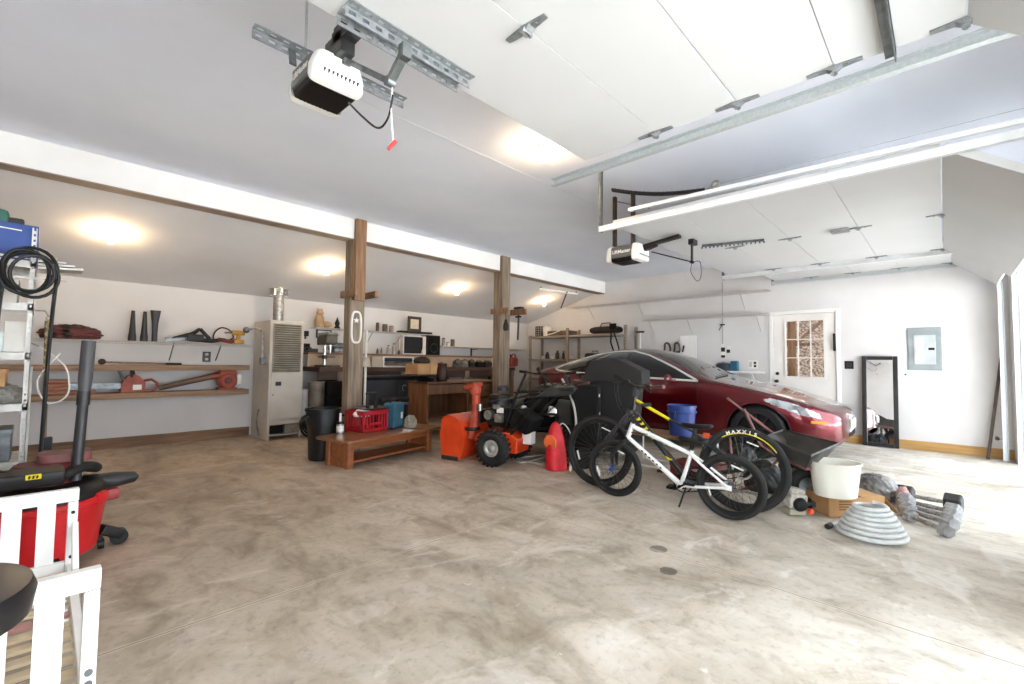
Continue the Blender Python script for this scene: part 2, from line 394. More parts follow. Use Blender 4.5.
# track hangers
def hanger(label, x, y, z0, mtl=GREYST):
    t = MB(); perf_angle(t, (0, 0, ZC-z0), (0, 0.0001, 0), .03) if False else t.bx(-.016, .016, -.0025, .0025, 0, ZC-z0).bx(-.016, -.012, 0, .028, 0, ZC-z0)
    for i in range(int((ZC-z0)/.07)): t.cyl((0, -.004, .04+.07*i), (0, .003, .04+.07*i), .006, n=8)
    o = t.build('track_hanger', mtl); o.location = (x, y, z0); tag(o, label, 'hanger', 'track hangers'); return o
hanger('slotted steel strap hanging the white middle track from the ceiling', 3.575, 2.29, 2.40)
hanger('slotted steel strap hanging the far end of the middle door track', 6.79, 2.28, 2.40)
hanger('steel strap hanging the track of the strip of door by the right wall', 8.46, 2.05, 2.52)
# extension spring with its pulley cable
t = thing('extension_spring', 'black extension spring stretched above the long white door track', 'spring', (3.62, 2.2, 2.8))
p0, p1, p2 = PX(612, 190, 3.62), PX(705, 190, 3.62), PX(1040, 104, 3.62); lc = t.location
hp = []
for i in range(0, 400):
    s_ = i/399; c = lerp(p0, p1, s_) + V(0, 0, -.035*math.sin(PI*s_)); a = i*1.1
    hp.append(c-lc+V(.016*math.cos(a), 0, .016*math.sin(a)))
MB().tube(hp, .0045, 5).build('coil', BLACK, t)
MB().tube([p1-lc, p1-lc+V(0, -.08, .01), p1-lc+V(0, -.11, .03)], .005, 6).torus(p1-lc+V(0, -.08, .02), .03, .008, (1, 0, 0), 16, 6).build('pulley', SILVER, t)
MB().tube([p1-lc+V(0, -.1, .02), p2-lc], .002, 5).build('cable', GALV, t)
# ------------------------------------------------------------------ door openers
LENS = mat('smoked_lens', '0B0B0C', .3, c2='060606', scale=8)
CAPW = mat('opener_cap', 'EDECE8', .4, c2='E2E0DB', scale=4)
def opener(label, loc, w=.28, sc=1.):
    t = thing('garage_door_opener', label, 'door opener', loc, group='garage door openers'); t.scale = (sc,)*3
    b_ = MB().prism([(-w/2, -.12, -.045), (w/2, -.12, -.045), (w/2, -.12, .06), (w/2-.03, -.12, .085), (-w/2+.03, -.12, .085), (-w/2, -.12, .06)], (0, .24, 0))
    b_.build('housing', mat('opener_grey', '6C6B69', .45, c2='5B5A58', scale=7), t, bevel=.005)
    MB().prism([(-w/2+.005, -.125, -.046), (w/2-.005, -.125, -.046), (w/2-.02, -.125, -.085), (-w/2+.02, -.125, -.085)], (0, .25, 0)).build('light_lens', LENS, t, bevel=.006)
    for sg in (-1, 1):
        def fn(u, v):
            a = v*PI/2; yy = .12+.075*math.sin(a)**.8; k = .62+.38*math.cos(a)**.6
            c = u*2*PI; ex = .28
            x = (w/2+.004)*k*math.copysign(abs(math.cos(c))**ex, math.cos(c)); z_ = .005+.092*k*math.copysign(abs(math.sin(c))**ex, math.sin(c))
            x *= 1-.22*max(0, z_)/.1
            return V(x, sg*yy, z_-.10*(1-k)*.4)
        m = MB().grid(fn, 40, 9, True)
        m.bm.faces.new([v for v in sorted([v for v in m.bm.verts if abs(abs(v.co.y)-.195) < 1e-4], key=lambda q: math.atan2(q.co.z+.03, q.co.x))])
        cp = m.build('light_cover', CAPW, t)
        vm = MB()
        for i in range(9):
            vm.bar((-.1+i*.024, sg*.188, -.055), (-.09+i*.024, sg*.197, -.025), .006, .012)
        vm.build('vent', DGREY, cp)
        MB().cyl((-w/2+.05, sg*.121, .07), (-w/2+.05, sg*.135, .07), .011, n=12).build('screw', BLACK, cp)
    text('lettering', 'LiftMaster', .052, PAPER, t, (-w/2-.001, 0, .015), Matrix(((0, 0, -1), (-1, 0, 0), (0, 1, 0))), bold=.001)
    return t
o1 = opener('white and grey door opener hanging from the ceiling nearest the viewer', (.83, 1.93, 2.40), .30)
def shrink(o, k):
    for c in o.children:
        c.data.transform(Matrix.Scale(k, 4)); c.location = c.location*k; shrink(c, k)
shrink(o1, .74); o1.location = PY(326, 85, 1.93)
q = o1.location
ma, mb_ = PZ(252, 28, 2.56)-q, PZ(403, 101, 2.56)-q
m = perf_angle(MB(), ma, mb_, .042); m.build('mounting_angle', HINGEM, o1)
for k_ in (.22, .5): c_ = lerp(ma, mb_, k_); MB().bar(c_+V(0, 0, -.005), c_+V(0, -.02, -.09), .03, .006).build('bracket', GREYST, o1)
MB().cyl(lerp(ma, mb_, .30), lerp(ma, mb_, .30)+V(0, 0, ZC-.001-2.56), .006, n=8).build('hanger_rod', GALV, o1); MB().cyl(lerp(ma, mb_, .5), lerp(ma, mb_, .5)+V(0, 0, ZC-.001-2.56), .006, n=8).build('hanger_rod', GALV, o1)
q = o1.location
MB().bx(-.025, .025, -1.9, -.10, .135, .165).bx(-.03, .03, -.27, -.13, .10, .17).bx(-.03, .03, -.2, -.05, .05, .14).build('rail', mat('rail_dark', '4A4A4A', .4, .6, c2='3A3A3A'), o1)
ar = MB(); e1, e2, e3 = PX(349, 62, .83)-q, PX(390, 82, .83)-q, PX(405, 52, .83)-q
ar.bar(e1, e2, .028, .022); ar.bar(e2, e3, .028, .022); ar.cyl(e2-V(.016, 0, 0), e2+V(.016, 0, 0), .018)
ar.bar(e1+V(0, .03, .0), e1+V(0, 0, .10), .03, .03); ar.box(e3, (.035, .03, .05)); ar.build('lift_arm', GREYST, o1)
cp = curve_pts([PX(349, 103, .83)-q, PX(363, 117, .83)-q, PX(378, 128, .83)-q, PX(388, 118, .83)-q, PX(393, 95, .83)-q])
MB().tube(cp, .004, 6).build('power_cord', BLACK, o1)
rc = MB().tube([e2+V(.01, 0, 0), PX(391, 110, .83)-q, PX(393, 140, .83)-q], .0025, 5)
rc.build('release_cord', PAPER, o1)
hd = PX(392, 145, .83)-q
MB().bar(hd+V(-.012, .006, -.018), hd+V(.012, -.006, .018), .016, .012, .004).build('release_handle', mat('bright_red', 'E23430', .4), o1)
o2 = opener('white and grey door opener hanging over the middle bay beside the car', (4.28, 2.42, 2.335), .26)
q = o2.location
m = MB()
for yy in (.14, -.08):
    m.bx(-.02, .02, yy-.003, yy+.003, .08, ZC-q.z).bx(-.02, -.014, yy, yy+.03, .08, ZC-q.z)
m.bar((0, .14, ZC-q.z-.05), (0, -.25, .45), .03, .005); m.build('strap', mat('brown_steel', '4D433D', .5, .5, c2='3E3631'), o2)
MB().bar((0, -.1, .05), PX(680, 236, 4.28)-q, .06, .03).bar((0, -.2, .03), (0, -.33, .06), .05, .04).build('rail', mat('rail_brown', '2E2724', .5, .4, c2='241E1C'), o2)
e1, e2, e3 = PX(652, 252, 4.28)-q, PX(692, 262, 4.28)-q, PX(692, 242, 4.28)-q
m = MB().bar(e1, e2, .028, .01).bar(e2, e3, .03, .012).cyl(e2-V(.015, 0, 0), e2+V(.015, 0, 0), .016); m.box(e3+V(.02, 0, .0), (.10, .05, .05)); m.build('lift_arm', MC['rail_brown'], o2)
MB().tube(curve_pts([e2, PX(691, 272, 4.28)-q, PX(697, 281, 4.28)-q, PX(701, 276, 4.28)-q, PX(700, 262, 4.28)-q, e2+V(0, -.02, 0)]), .003, 5).build('release_cord', BLACK, o2)
# toothed top bracket on the middle door
D2 = [o for o in COL.objects if o.name.startswith('garage_door.') and o.location.x > 4 and o.location.x < 6][0]
m = MB(); a, b_ = PZ(702, 246, 2.445), PZ(764, 240, 2.445)
m.bar(a, b_, .035, .02)
for i in range(16): p = lerp(a, b_, i/15); m.bar(p+V(0, 0, -.012), p+V(.0, .0, -.03), .012, .012)
m.xf(Matrix.Translation(-D2.location)); m.build('strut', GREYST, D2)
m = MB()
for px_, py_ in ((840, 230),): p = PZ(px_, py_, 2.455); m.bx(p.x-.06, p.x+.06, p.y-.07, p.y+.07, p.z-.02, p.z+.004)
m.xf(Matrix.Translation(-D2.location)); m.build('lock_plate', HINGEM, D2)
wa, wb = PZ(352, 96, 2.994), PZ(600, 207, 2.994); o = MB().tube([(0, 0, 0), (wb-wa)*.5+V(.02, .01, 0), wb-wa], .0018, 5).build('ceiling_wire', ALUW); o.location = wa; tag(o, 'thin grey wire running along the flat ceiling between the two door openers', 'wire')
# ------------------------------------------------------------------ bulbs
BULB = glow('bulb_glow', 'FFDDAE', 135); 
def bulb(label, p, n):
    t = thing('ceiling_light', label, 'light bulb', p, group='bare bulbs on porcelain sockets')
    n = V(n).normalized(); q_ = V(0, 0, 1).rotation_difference(n)
    t.rotation_mode = 'QUATERNION'; t.rotation_quaternion = q_
    MB().lathe([(0, 0), (.055, 0), (.055, -.012), (.03, -.03), (.026, -.05), (0, -.05)]).build('socket', PAPER, t)
    MB().lathe([(.013, -.05), (.018, -.062), (.03, -.085), (.033, -.105), (.026, -.128), (0, -.138)]).build('bulb', BULB, t)
SN = (0, .291, 1)
def shedz(y): return 2.785-(y-5.66)*.291
for lb, (px_, py_) in (('glowing bulb on the sloped ceiling above the wire shelf', (111, 232)), ('glowing bulb on the sloped ceiling beside the timber post', (326, 266)),
                       ('glowing bulb on the sloped ceiling between the two timber posts', (456, 288)), ('glowing bulb on the sloped ceiling near the far corner', (543, 300))):
    n = V(SN); d = ray(px_, py_); c = V(0, 5.66, 2.785); k = (c-CAMP).dot(n)/d.dot(n)
    bulb(lb, CAMP+d*k, SN)
bulb('glowing bulb on the flat ceiling at the end of the nearest garage door', PZ(543, 146, 3.), (0, 0, 1))
# ------------------------------------------------------------------ entry door on the right wall
y0, y1, zt = DO
fr = MB()
for a, b_ in ((y0-.055, y0), (y1, y1+.055)): fr.bx(DX-.018, DX+.15, a, b_, 0, zt+.055, .003)
fr.bx(DX-.018, DX+.15, y0, y1, zt, zt+.055, .003)
dr = structure(fr.build('door_1', WHITE))
DRW = mat('door_white', 'E4DFD9', .5, c2='DAD4CD', scale=2)
wy0, wy1, wz0, wz1 = 1.40, 1.93, 1.0, 1.92
s = MB()
xd0, xd1 = DX+.005, DX+.05
s.bx(xd0, xd1, y0+.005, wy0, .01, zt-.005).bx(xd0, xd1, wy1, y1-.005, .01, zt-.005).bx(xd0, xd1, wy0, wy1, wz1, zt-.005).bx(xd0, xd1, wy0, wy1, .01, wz0)
for a, b_ in ((wy0-.03, wy0), (wy1, wy1+.03)): s.bx(xd0-.012, xd0, a, b_, wz0-.03, wz1+.03, .003)
for a, b_ in ((wz0-.03, wz0), (wz1, wz1+.03)): s.bx(xd0-.012, xd0, wy0, wy1, a, b_, .003)
for k in (0, 1):
    a = y0+.12+k*.37; s.bx(xd0-.006, xd0, a, a+.28, .2, .75, .005)
sl = s.build('door_leaf', DRW, dr)
m = MB()
for k in (1, 2):
    yy = wy0+(wy1-wy0)*k/3; zz = wz0+(wz1-wz0)*k/3
    m.bx(xd0-.008, xd0+.02, yy-.008, yy+.008, wz0, wz1); m.bx(xd0-.008, xd0+.02, wy0, wy1, zz-.008, zz+.008)
m.build('muntin', DRW, sl)
MB().bx(xd0+.01, xd0+.014, wy0, wy1, wz0, wz1).build('window_pane', glass('pane_glass'), sl)
KN = mat('dark_bronze', '3B332C', .35, .8, c2='2B2520')
kp = PX(777, 381, xd0)
MB().lathe([(.028, 0), (.028, .008), (.012, .012), (.012, .03), (.027, .04), (.027, .055), (.015, .062), (0, .062)], (xd0, kp.y, kp.z), (-1, 0, 0)).build('door_knob', KN, dr)
kp = PX(777.5, 373.5, xd0)
MB().lathe([(.027, 0), (.027, .012), (.018, .02), (0, .02)], (xd0, kp.y, kp.z), (-1, 0, 0)).build('deadbolt', KN, dr)
a, b_ = PX(834, 333.5, DX-.02), PX(834, 351, DX-.02)
MB().bx(DX-.04, DX-.018, a.y-.02, a.y+.012, b_.z, a.z, .004).build('door_closer', BLACK, dr)
# what is seen outside through the door's panes
BANK = mat('gravel_bank', 'DCCFBF', .9, c2='75655A', scale=22, bump=.2, detail=10, lo=.38, hi=.6, bdist=.05)
m = MB().prism([(10.6, -3, -.3), (10.6, -3, .7), (13.5, -3, 3.8), (14, -3, -.3)], (0, 9, 0)); structure(m.build('bank', BANK, smooth=0))
t = thing('deck_post', 'weathered brown deck post and brace seen through the door window', 'post', (10.0, 2.12, 0))
MB().bx(-.06, .06, -.06, .06, -.1, 2.6, .004).build('post', WOODP, t); MB().bar((0, -.02, 1.55), (0, -.62, 2.15), .07, .05).bar((0, -.62, 2.2), (0, .3, 2.2), .1, .05).bar((0, -.3, 1.58), (0, .3, 1.58), .06, .05).build('brace', WOODP, t)
structure(MB().bx(DX+.16, 12.4, -3, 9, 3.12, 3.28).build('ceiling_porch', WOODP, smooth=0))
structure(MB().bx(8.9, 16, -3, 9, -.25, -.06).build('ground_side', BANK, smooth=0))
# ------------------------------------------------------------------ fittings on the right wall
def on_wall(px0, py0, px1, py1, x=DX): a, b_ = PX(px0, py0, x), PX(px1, py1, x); return min(a.y, b_.y), max(a.y, b_.y), min(a.z, b_.z), max(a.z, b_.z)
a0, a1, c0, c1 = on_wall(906.7, 328, 942.5, 370.6)
t = thing('breaker_panel', 'grey metal electrical breaker panel on the white wall above the mirror', 'breaker panel', (DX, (a0+a1)/2, (c0+c1)/2)); W_, H_ = (a1-a0), (c1-c0)
BPG = mat('panel_grey', '9BA2A3', .4, .3, c2='8B9293', scale=6); BPL = mat('panel_grey_light', 'C3C8C9', .35, .3, c2='B4B9BA', scale=6)
MB().bx(-.012, 0, -W_/2, W_/2, -H_/2, H_/2, .004).bx(-.018, -.012, -W_/2+.012, W_/2-.012, -H_/2+.015, H_/2-.015, .003).build('cover_plate', BPG, t)
dd = MB().bx(-.03, -.018, -W_*.33, W_*.30, -H_*.36, H_*.32, .004).build('panel_door', BPL, t)
MB().bx(-.034, -.03, -W_*.3, -W_*.12, -.02, .015, .002).build('latch', BLACK, dd)
MB().bx(-.032, -.03, W_*.02, W_*.24, -H_*.3, H_*.26).build('label_sheet', PAPER, dd)
# mirror leaning on the wall
t = thing('leaning_mirror', 'tall black framed mirror leaning on the white wall', 'mirror', (DX-.115, .775, .004), rot=(0, math.radians(3.6), 0))
MW, MH = .52, 1.33
pa, pb = PX(863.2, 446, DX-.1), PX(899.5, 446, DX-.1); MW = abs(pa.y-pb.y); t.location.y = (pa.y+pb.y)/2
f = MB(); fw = .055
f.bx(-.03, 0, -MW/2, -MW/2+fw, 0, MH, .006).bx(-.03, 0, MW/2-fw, MW/2, 0, MH, .006).bx(-.03, 0, -MW/2+fw, MW/2-fw, 0, fw, .006).bx(-.03, 0, -MW/2+fw, MW/2-fw, MH-fw, MH, .006).bx(-.006, 0, -MW/2+.01, MW/2-.01, .01, MH-.01)
f.build('frame', mat('black_frame', '2B2725', .35, c2='1E1B1A', scale=14), t)
MB().bx(-.013, -.007, -MW/2+fw-.003, MW/2-fw+.003, fw-.003, MH-fw+.003).build('mirror_glass', mat('mirror_silver', 'F4F4F4', .02, 1., c2='EEEEEE'), t)
# leaning pole
pa, pb = PX(988, 459, 8.52), PX(1003, 345, 8.64)
o = MB().cyl((0, 0, 0), pb-pa, .017, .017, 10).cyl((0, 0, -.0), (pb-pa)*.02, .02, .02, 10).build('leaning_pole', mat('pole_brown', '5B4B40', .6, c2='463930')); o.location = pa; tag(o, 'thin brown pole leaning in the corner beside the door track', 'pole')
# safety sensor at the foot of the track
p = PX(1002, 440, 8.42)
t = thing('door_sensor', 'small dark door sensor bracket near the foot of the right track', 'sensor', (8.5, -.46, p.z)); MB().bx(-.06, .02, -.012, .012, -.012, .03, .003).bar((0, 0, 0), (.06, -.1, 0), .03, .004).build('bracket', DGREY, t); MB().lathe([(.018, 0), (.022, .02), (0, .03)], (-.06, 0, .01), (-1, 0, 0), 12).build('lens', BLACK, t)
# outlet, switch, keypads
def plate(name, label, cat, px0, py0, px1, py1, m1, bits, group=None):
    a0, a1, c0, c1 = on_wall(px0, py0, px1, py1); t = thing(name, label, cat, (DX, (a0+a1)/2, (c0+c1)/2), group=group); w_, h_ = a1-a0, c1-c0
    MB().bx(-.008, 0, -w_/2, w_/2, -h_/2, h_/2, .003).build('cover_plate', m1, t)
    for nm, u0, u1, v0, v1, dp, mm in bits: MB().bx(-.008-dp, -.008, w_/2-u1*w_, w_/2-u0*w_, h_/2-v1*h_, h_/2-v0*h_, min(.003, dp*.3)).build(nm, mm, t)
    return t
plate('wall_outlet', 'white double outlet plate on the wall left of the entry door', 'outlet', 748.5, 360.5, 757.5, 368.5, PAPER, [('socket', .1, .4, .15, .85, .004, BEIGEM), ('socket', .6, .9, .15, .45, .004, DGREY), ('socket', .6, .9, .55, .85, .004, DGREY)])
plate('light_switch', 'black switch box on the wall between entry door and mirror', 'switch', 844.5, 361, 853.8, 369, BLACK, [('rocker', .2, .45, .2, .8, .006, DGREY), ('rocker', .55, .8, .2, .8, .006, DGREY)])
plate('door_keypad', 'black and white wall control at the end of a thin cable', 'control', 721, 344, 725.5, 358, PAPER, [('button', .05, .95, .25, .55, .006, BLACK), ('button', .05, .95, .8, .98, .006, BLACK)])
plate('door_button', 'square black and white wall button beside the longer control', 'control', 726.5, 346, 730.5, 353, PAPER, [('button', .05, .95, .5, .98, .006, BLACK)])
o = MB().cyl((0, 0, 0), (0, -.004, 0), .012, n=10).build('wall_stud', DGREY); p = PX(905.5, 374.5, DX); o.location = p; o.rotation_euler = (0, 0, -PI/2); tag(o, 'tiny dark knob on the wall below the breaker panel', 'knob')
p0, p1 = PX(722.5, 282, DX-.02), PX(722.5, 344, DX-.02)
t = thing('control_cable', 'thin wire running down the wall to the black and white control', 'cable', (DX-.01, p1.y, p1.z)); MB().tube([(0, 0, 0), (0, 0, p0.z-p1.z)], .006, 6).build('wire', mat('wire_beige', 'A79C92', .6), t)
zc_ = PX(722, 325, DX).z-p1.z; MB().bx(-.03, .005, -.04, .04, zc_-.01, zc_+.015, .004).bar((-.02, .0, zc_), (-.02, .06, zc_-.1), .012, .012).build('clip', DGREY, t)
# wire shelves with braces
WIRE = mat('white_wire', 'BFBAB5', .5, c2='AFA9A4', scale=12)
def wire_shelf(name, label, a, b_, out, nbr, group=None, drop=.28, spacing=.02, bm_=None, bx_=None):
    """a, b_: wall-side ends; out: vector from the wall to the front edge"""
    a, b_, out = V(a), V(b_), V(out); t = thing(name, label, 'wire shelf', a, group=group); d = b_-a; m = MB()
    for k in range(3): m.tube([out*(k/2)+V(0, 0, -.004), d+out*(k/2)+V(0, 0, -.004)], .0045, 5)
    m.tube([out+V(0, 0, -.03), d+out+V(0, 0, -.03)], .006, 5)
    n = int(d.length/spacing)
    for i in range(n+1):
        p = d*(i/n); m.tube([p, p+out, p+out+V(0, 0, -.03)], .003, 4)
    m.build('wire_deck', WIRE, t, smooth=60)
    for i in range(nbr):
        s_ = (i+.5)/nbr if bx_ is None else bx_[i]; p = d*s_
        MB().tube([p+V(0, 0, -drop)+out*.03, p+out*.93+V(0, 0, -.012)], .0075, 6).build('brace', bm_ or WIRE, t)
    return t
p0, p1 = PX(566, 307.5, DX-.30), PX(766, 289, DX-.30)
wire_shelf('wire_shelf', 'long empty white wire shelf, upper of two on the right wall', (DX, p0.y, p0.z), (DX, p1.y, p1.z), (-.30, 0, 0), 3, 'empty wire shelves on the right wall', bx_=(.14, .43, .9))
p0, p1 = PX(642, 320, DX-.30), PX(766, 313.5, DX-.30)
wire_shelf('wire_shelf', 'shorter empty white wire shelf, lower of two on the right wall', (DX, p0.y, p0.z), (DX, p1.y, p1.z), (-.30, 0, 0), 3, 'empty wire shelves on the right wall', bx_=(.06, .4, .93))
# ------------------------------------------------------------------ the red car
def paint_mat():
    m, nt, b = new_mat('car_paint_red'); N = nt.nodes; L = nt.links
    tc = N.new('ShaderNodeTexCoord'); nz = N.new('ShaderNodeTexNoise'); nz.inputs['Scale'].default_value = 900; L.new(tc.outputs['Object'], nz.inputs[0])
    rp = N.new('ShaderNodeValToRGB'); rp.color_ramp.elements[0].color = (*lin('5C0310'), 1); rp.color_ramp.elements[1].color = (*lin('6E0615'), 1); L.new(nz.outputs[0], rp.inputs[0])
    L.new(rp.outputs[0], b.inputs['Base Color']); b.inputs['Metallic'].default_value = .65; b.inputs['Roughness'].default_value = .28
    b.inputs['Coat Weight'].default_value = 1; b.inputs['Coat Roughness'].default_value = .03; return m
PAINT = paint_mat()
CGLASS = mat('tinted_car_glass', '171415', .04, c2='120F10', scale=3, coat=.6)
LAMPG = mat('headlamp_clear', 'C9CBCE', .08, .5, c2='7E8184', scale=9, coat=1.)
TYRE = mat('tyre_rubber', '1B1A19', .75, c2='131212', scale=60, bump=.15)
ALLOY = mat('dark_alloy', '4A4A4B', .35, .8, c2='3A3A3B', scale=15)
def curve1(tab):
    xs = [p[0] for p in tab]; ys = [p[1] for p in tab]; k = len(xs)
    d = [(ys[i+1]-ys[i])/(xs[i+1]-xs[i]) for i in range(k-1)]
    m_ = [d[0]] + [0 if d[i-1]*d[i] <= 0 else 2*d[i-1]*d[i]/(d[i-1]+d[i]) for i in range(1, k-1)] + [d[-1]]
    def f(x):
        x = min(max(x, xs[0]), xs[-1]); i = min(max(int(np.searchsorted(xs, x)-1), 0), k-2); h = xs[i+1]-xs[i]; t = (x-xs[i])/h
        return ys[i]*(1+2*t)*(1-t)**2 + m_[i]*h*t*(1-t)**2 + ys[i+1]*t*t*(3-2*t) + m_[i+1]*h*t*t*(t-1)
    return f
cTop = curve1([(0, .55), (.05, .62), (.2, .695), (.5, .785), (.9, .88), (1.25, .95), (1.42, .985), (1.6, 1.06), (1.9, 1.205), (2.2, 1.33), (2.5, 1.405), (2.8, 1.44), (3.1, 1.432), (3.5, 1.375), (3.9, 1.275), (4.2, 1.185), (4.45, 1.115), (4.58, 1.09), (4.65, 1.05), (4.69, .94)])
cBelt = curve1([(0, .47), (.05, .54), (.2, .615), (.5, .71), (.9, .82), (1.3, .89), (1.6, .915), (2.2, .93), (3, .95), (3.6, .985), (4.1, 1.0), (4.5, .985), (4.64, .95), (4.69, .82)])
cW = curve1([(0, .30), (.03, .47), (.1, .63), (.25, .76), (.5, .855), (.9, .915), (1.5, .925), (2.5, .925), (3.5, .925), (4, .915), (4.35, .87), (4.55, .79), (4.66, .66), (4.69, .5)])
cBot = curve1([(0, .30), (.08, .22), (.3, .185), (1, .185), (4, .19), (4.4, .24), (4.69, .38)])
cN = curve1([(0, 2.6), (1.2, 2.7), (1.7, 2.35), (2.4, 2.45), (3.4, 2.4), (4.2, 2.3), (4.69, 2.4)])
TB = .46
def car_pt(s, t):
    """t 0 sill .. TB beltline .. 1 centre line; right side (x<0)"""
    w = cW(s); zb, zl, zt = cBot(s), cBelt(s), cTop(s)
    if t <= TB:
        k = t/TB; z = zb+(zl-zb)*k
        pr_ = (.88+.09*min(1, k/.15)) if k < .15 else .97+.03*math.sin(min(1, (k-.15)/.55)*PI/2) if k < .7 else 1-.035*((k-.7)/.3)**2
        if .3 < s < 4.3: pr_ -= .012*math.exp(-((k-.42)/.14)**2)*min(1, max(0, (s-1.3)/.4))*min(1, max(0, (3.2-s)/.3))
        return V(-w*pr_, s, z)
    k = (t-TB)/(1-TB); n = cN(s); a = k*PI/2; wb = w*.965
    gh = min(1, max(0, (s-1.45)/.35))*min(1, max(0, (4.5-s)/.6))
    wb -= .035*gh*min(1, k*12)
    x = wb*max(0, math.cos(a))**(2/n); z = zl+(zt-zl)*max(0, math.sin(a))**(2/n)
    return V(-x, s, z)
def inside(poly, x, y):
    c = False; j = len(poly)-1
    for i in range(len(poly)):
        (xi, yi), (xj, yj) = poly[i], poly[j]
        if (yi > y) != (yj > y) and x < (xj-xi)*(y-yi)/(yj-yi)+xi: c = not c
        j = i
    return c
DLO = [(1.60, .945), (1.80, 1.03), (2.0, 1.125), (2.2, 1.21), (2.45, 1.305), (2.75, 1.372), (3.1, 1.372), (3.45, 1.315), (3.75, 1.225), (4.0, 1.13), (4.13, 1.065), (4.05, 1.035), (3.6, 1.01), (3.0, .985), (2.3, .965)]
HEADL = [(.20, .545), (.38, .58), (.60, .655), (.80, .742), (.72, .77), (.52, .728), (.35, .665), (.22, .60)]
def car(loc, rz):
    t = thing('car', 'dark red electric sedan parked with its nose towards the doors', 'car', loc, rz)
    NS, NT = 300, 100
    SS = [.0+4.69*(.5-.5*math.cos(PI*(i/NS)))*.35+4.69*(i/NS)*.65 for i in range(NS+1)]; TT = [j/NT for j in range(NT+1)]
    P = [[car_pt(s, t_) for t_ in TT] for s in SS]
    AX = (.86, 3.74); AR = .365; AZ = .335
    groups = {k: MB() for k in ('body', 'side_window', 'windshield', 'glass_roof', 'rear_window', 'headlight', 'side_window_', 'headlight_')}
    cache = {k: {} for k in groups}
    def vert(g, i, j, sg):
        key = (i, j, sg if j < NT else 0)
        if key not in cache[g]:
            p = P[i][j]; cache[g][key] = groups[g].bm.verts.new((p.x*sg, p.y, p.z))
        return cache[g][key]
    for i in range(NS):
        for j in range(NT):
            c = (P[i][j]+P[i+1][j]+P[i+1][j+1]+P[i][j+1])/4; s, x, z = c.y, -c.x, c.z
            if j < NT*TB*1.0 and any((s-a)**2+(z-AZ)**2 < AR**2 for a in AX): continue
            g = 'body'
            if j >= NT*TB-2:
                if inside(DLO, s, z) and x > .45: g = 'side_window'
                elif 1.43 < s < 2.42 and x < .735-.20*(s-1.43)-(.0 if s > 1.5 else (1.5-s)*.3): g = 'windshield'
                elif 2.44 < s < 3.55 and x < .52: g = 'glass_roof'
                elif 3.57 < s < 4.40 and x < .52-.02*(s-3.5): g = 'rear_window'
                elif inside(HEADL, s, z) and x > .45: g = 'headlight'
            elif inside(HEADL, s, z) and x > .45: g = 'headlight'
            g0 = g
            for sg in (1, -1):
                g = g0+('_' if sg < 0 and g0 in ('side_window', 'headlight') else '')
                q = [vert(g, i, j, sg), vert(g, i+1, j, sg), vert(g, i+1, j+1, sg), vert(g, i, j+1, sg)]
                q = [v for k, v in enumerate(q) if v not in q[:k]]
                if len(q) > 2:
                    try: groups[g].bm.faces.new(q)
                    except ValueError: pass
    bm = groups['body'].bm
    for i in (0, NS):                                            # close nose, tail
        ring = [vert('body', i, j, 1) for j in range(NT+1)] + [vert('body', i, j, -1) for j in range(NT-1, -1, -1)]
        try: bm.faces.new(ring)
        except ValueError: pass
    MTL = {'body': PAINT, 'headlight': LAMPG}
    body = None
    for k, g in groups.items():
        o = g.build(k.rstrip('_'), MTL.get(k.rstrip('_'), CGLASS), t, smooth=50)
        if k == 'body': body = o
    # floor pan
    MB().bx(-.72, .72, .15, 4.5, .17, .3, .02).build('underbody', BLACKM, t)
    def on(s, z, off=.004):
        lo, hi = 0., 1.
        for _ in range(26):
            m_ = (lo+hi)/2
            if car_pt(s, m_).z < z: lo = m_
            else: hi = m_
        p = car_pt(s, lo); e = .004
        n = (car_pt(s+e, lo)-p).cross(car_pt(s, min(1, lo+e))-p).normalized()
        if n.x > 0: n = -n
        return p+n*off
    def both(name, fn, m_, **kw):
        for sg in (1, -1):
            mb = fn()
            if sg < 0: mb.xf(Matrix.Diagonal((-1, 1, 1, 1)))
            mb.build(name, m_, t, **kw)
    dl = [on(*p, .004) for p in [lerp((*a, 0), (*b_, 0), k/6)[:2] for a, b_ in zip(DLO, DLO[1:]+DLO[:1]) for k in range(6)]]
    both('window_trim', lambda: MB().tube(dl, .016, 6, True), mat('bright_trim', 'F4F2EE', .3, .3, c2='EAE8E4'))
    def seams():
        m = MB()
        for L_ in ([(1.62, .90), (1.60, .75), (1.58, .5), (1.60, .3), (1.66, .24)], [(2.72, .96), (2.70, .8), (2.68, .5), (2.69, .24)], [(3.78, 1.0), (3.70, .85), (3.52, .68), (3.40, .55), (3.33, .4), (3.32, .24)], [(1.66, .24), (2.5, .235), (3.32, .24)]):
            m.tube([on(*p, .0) for p in [q[:2] for q in curve_pts([(*x, 0) for x in L_], 6)]], .004, 5)
        m.tube([car_pt(s, .60) + V(0, 0, .001) for s in np.linspace(.35, 1.42, 16)], .004, 5)
        return m
    both('panel_gap', seams, BLACKM)
    def pil():
        return MB().tube([on(2.76, z, .003) for z in np.linspace(.975, 1.325, 8)], .02, 6)
    both('pillar', pil, BLACK)
    for h0, hz in ((2.38, .86), (3.45, .885)): both('door_handle', lambda: MB().tube([on(s, hz, .006) for s in np.linspace(h0, h0+.22, 6)], .012, 6), CHROME)
    def arch(a):
        m = MB()
        m.tube([on(a+AR*math.cos(q), AZ+AR*math.sin(q), -.002) for q in np.linspace(-.35, PI+.35, 30)], .012, 6)
        return m
    for a in AX: both('wheel_arch', lambda: arch(a), PAINT)
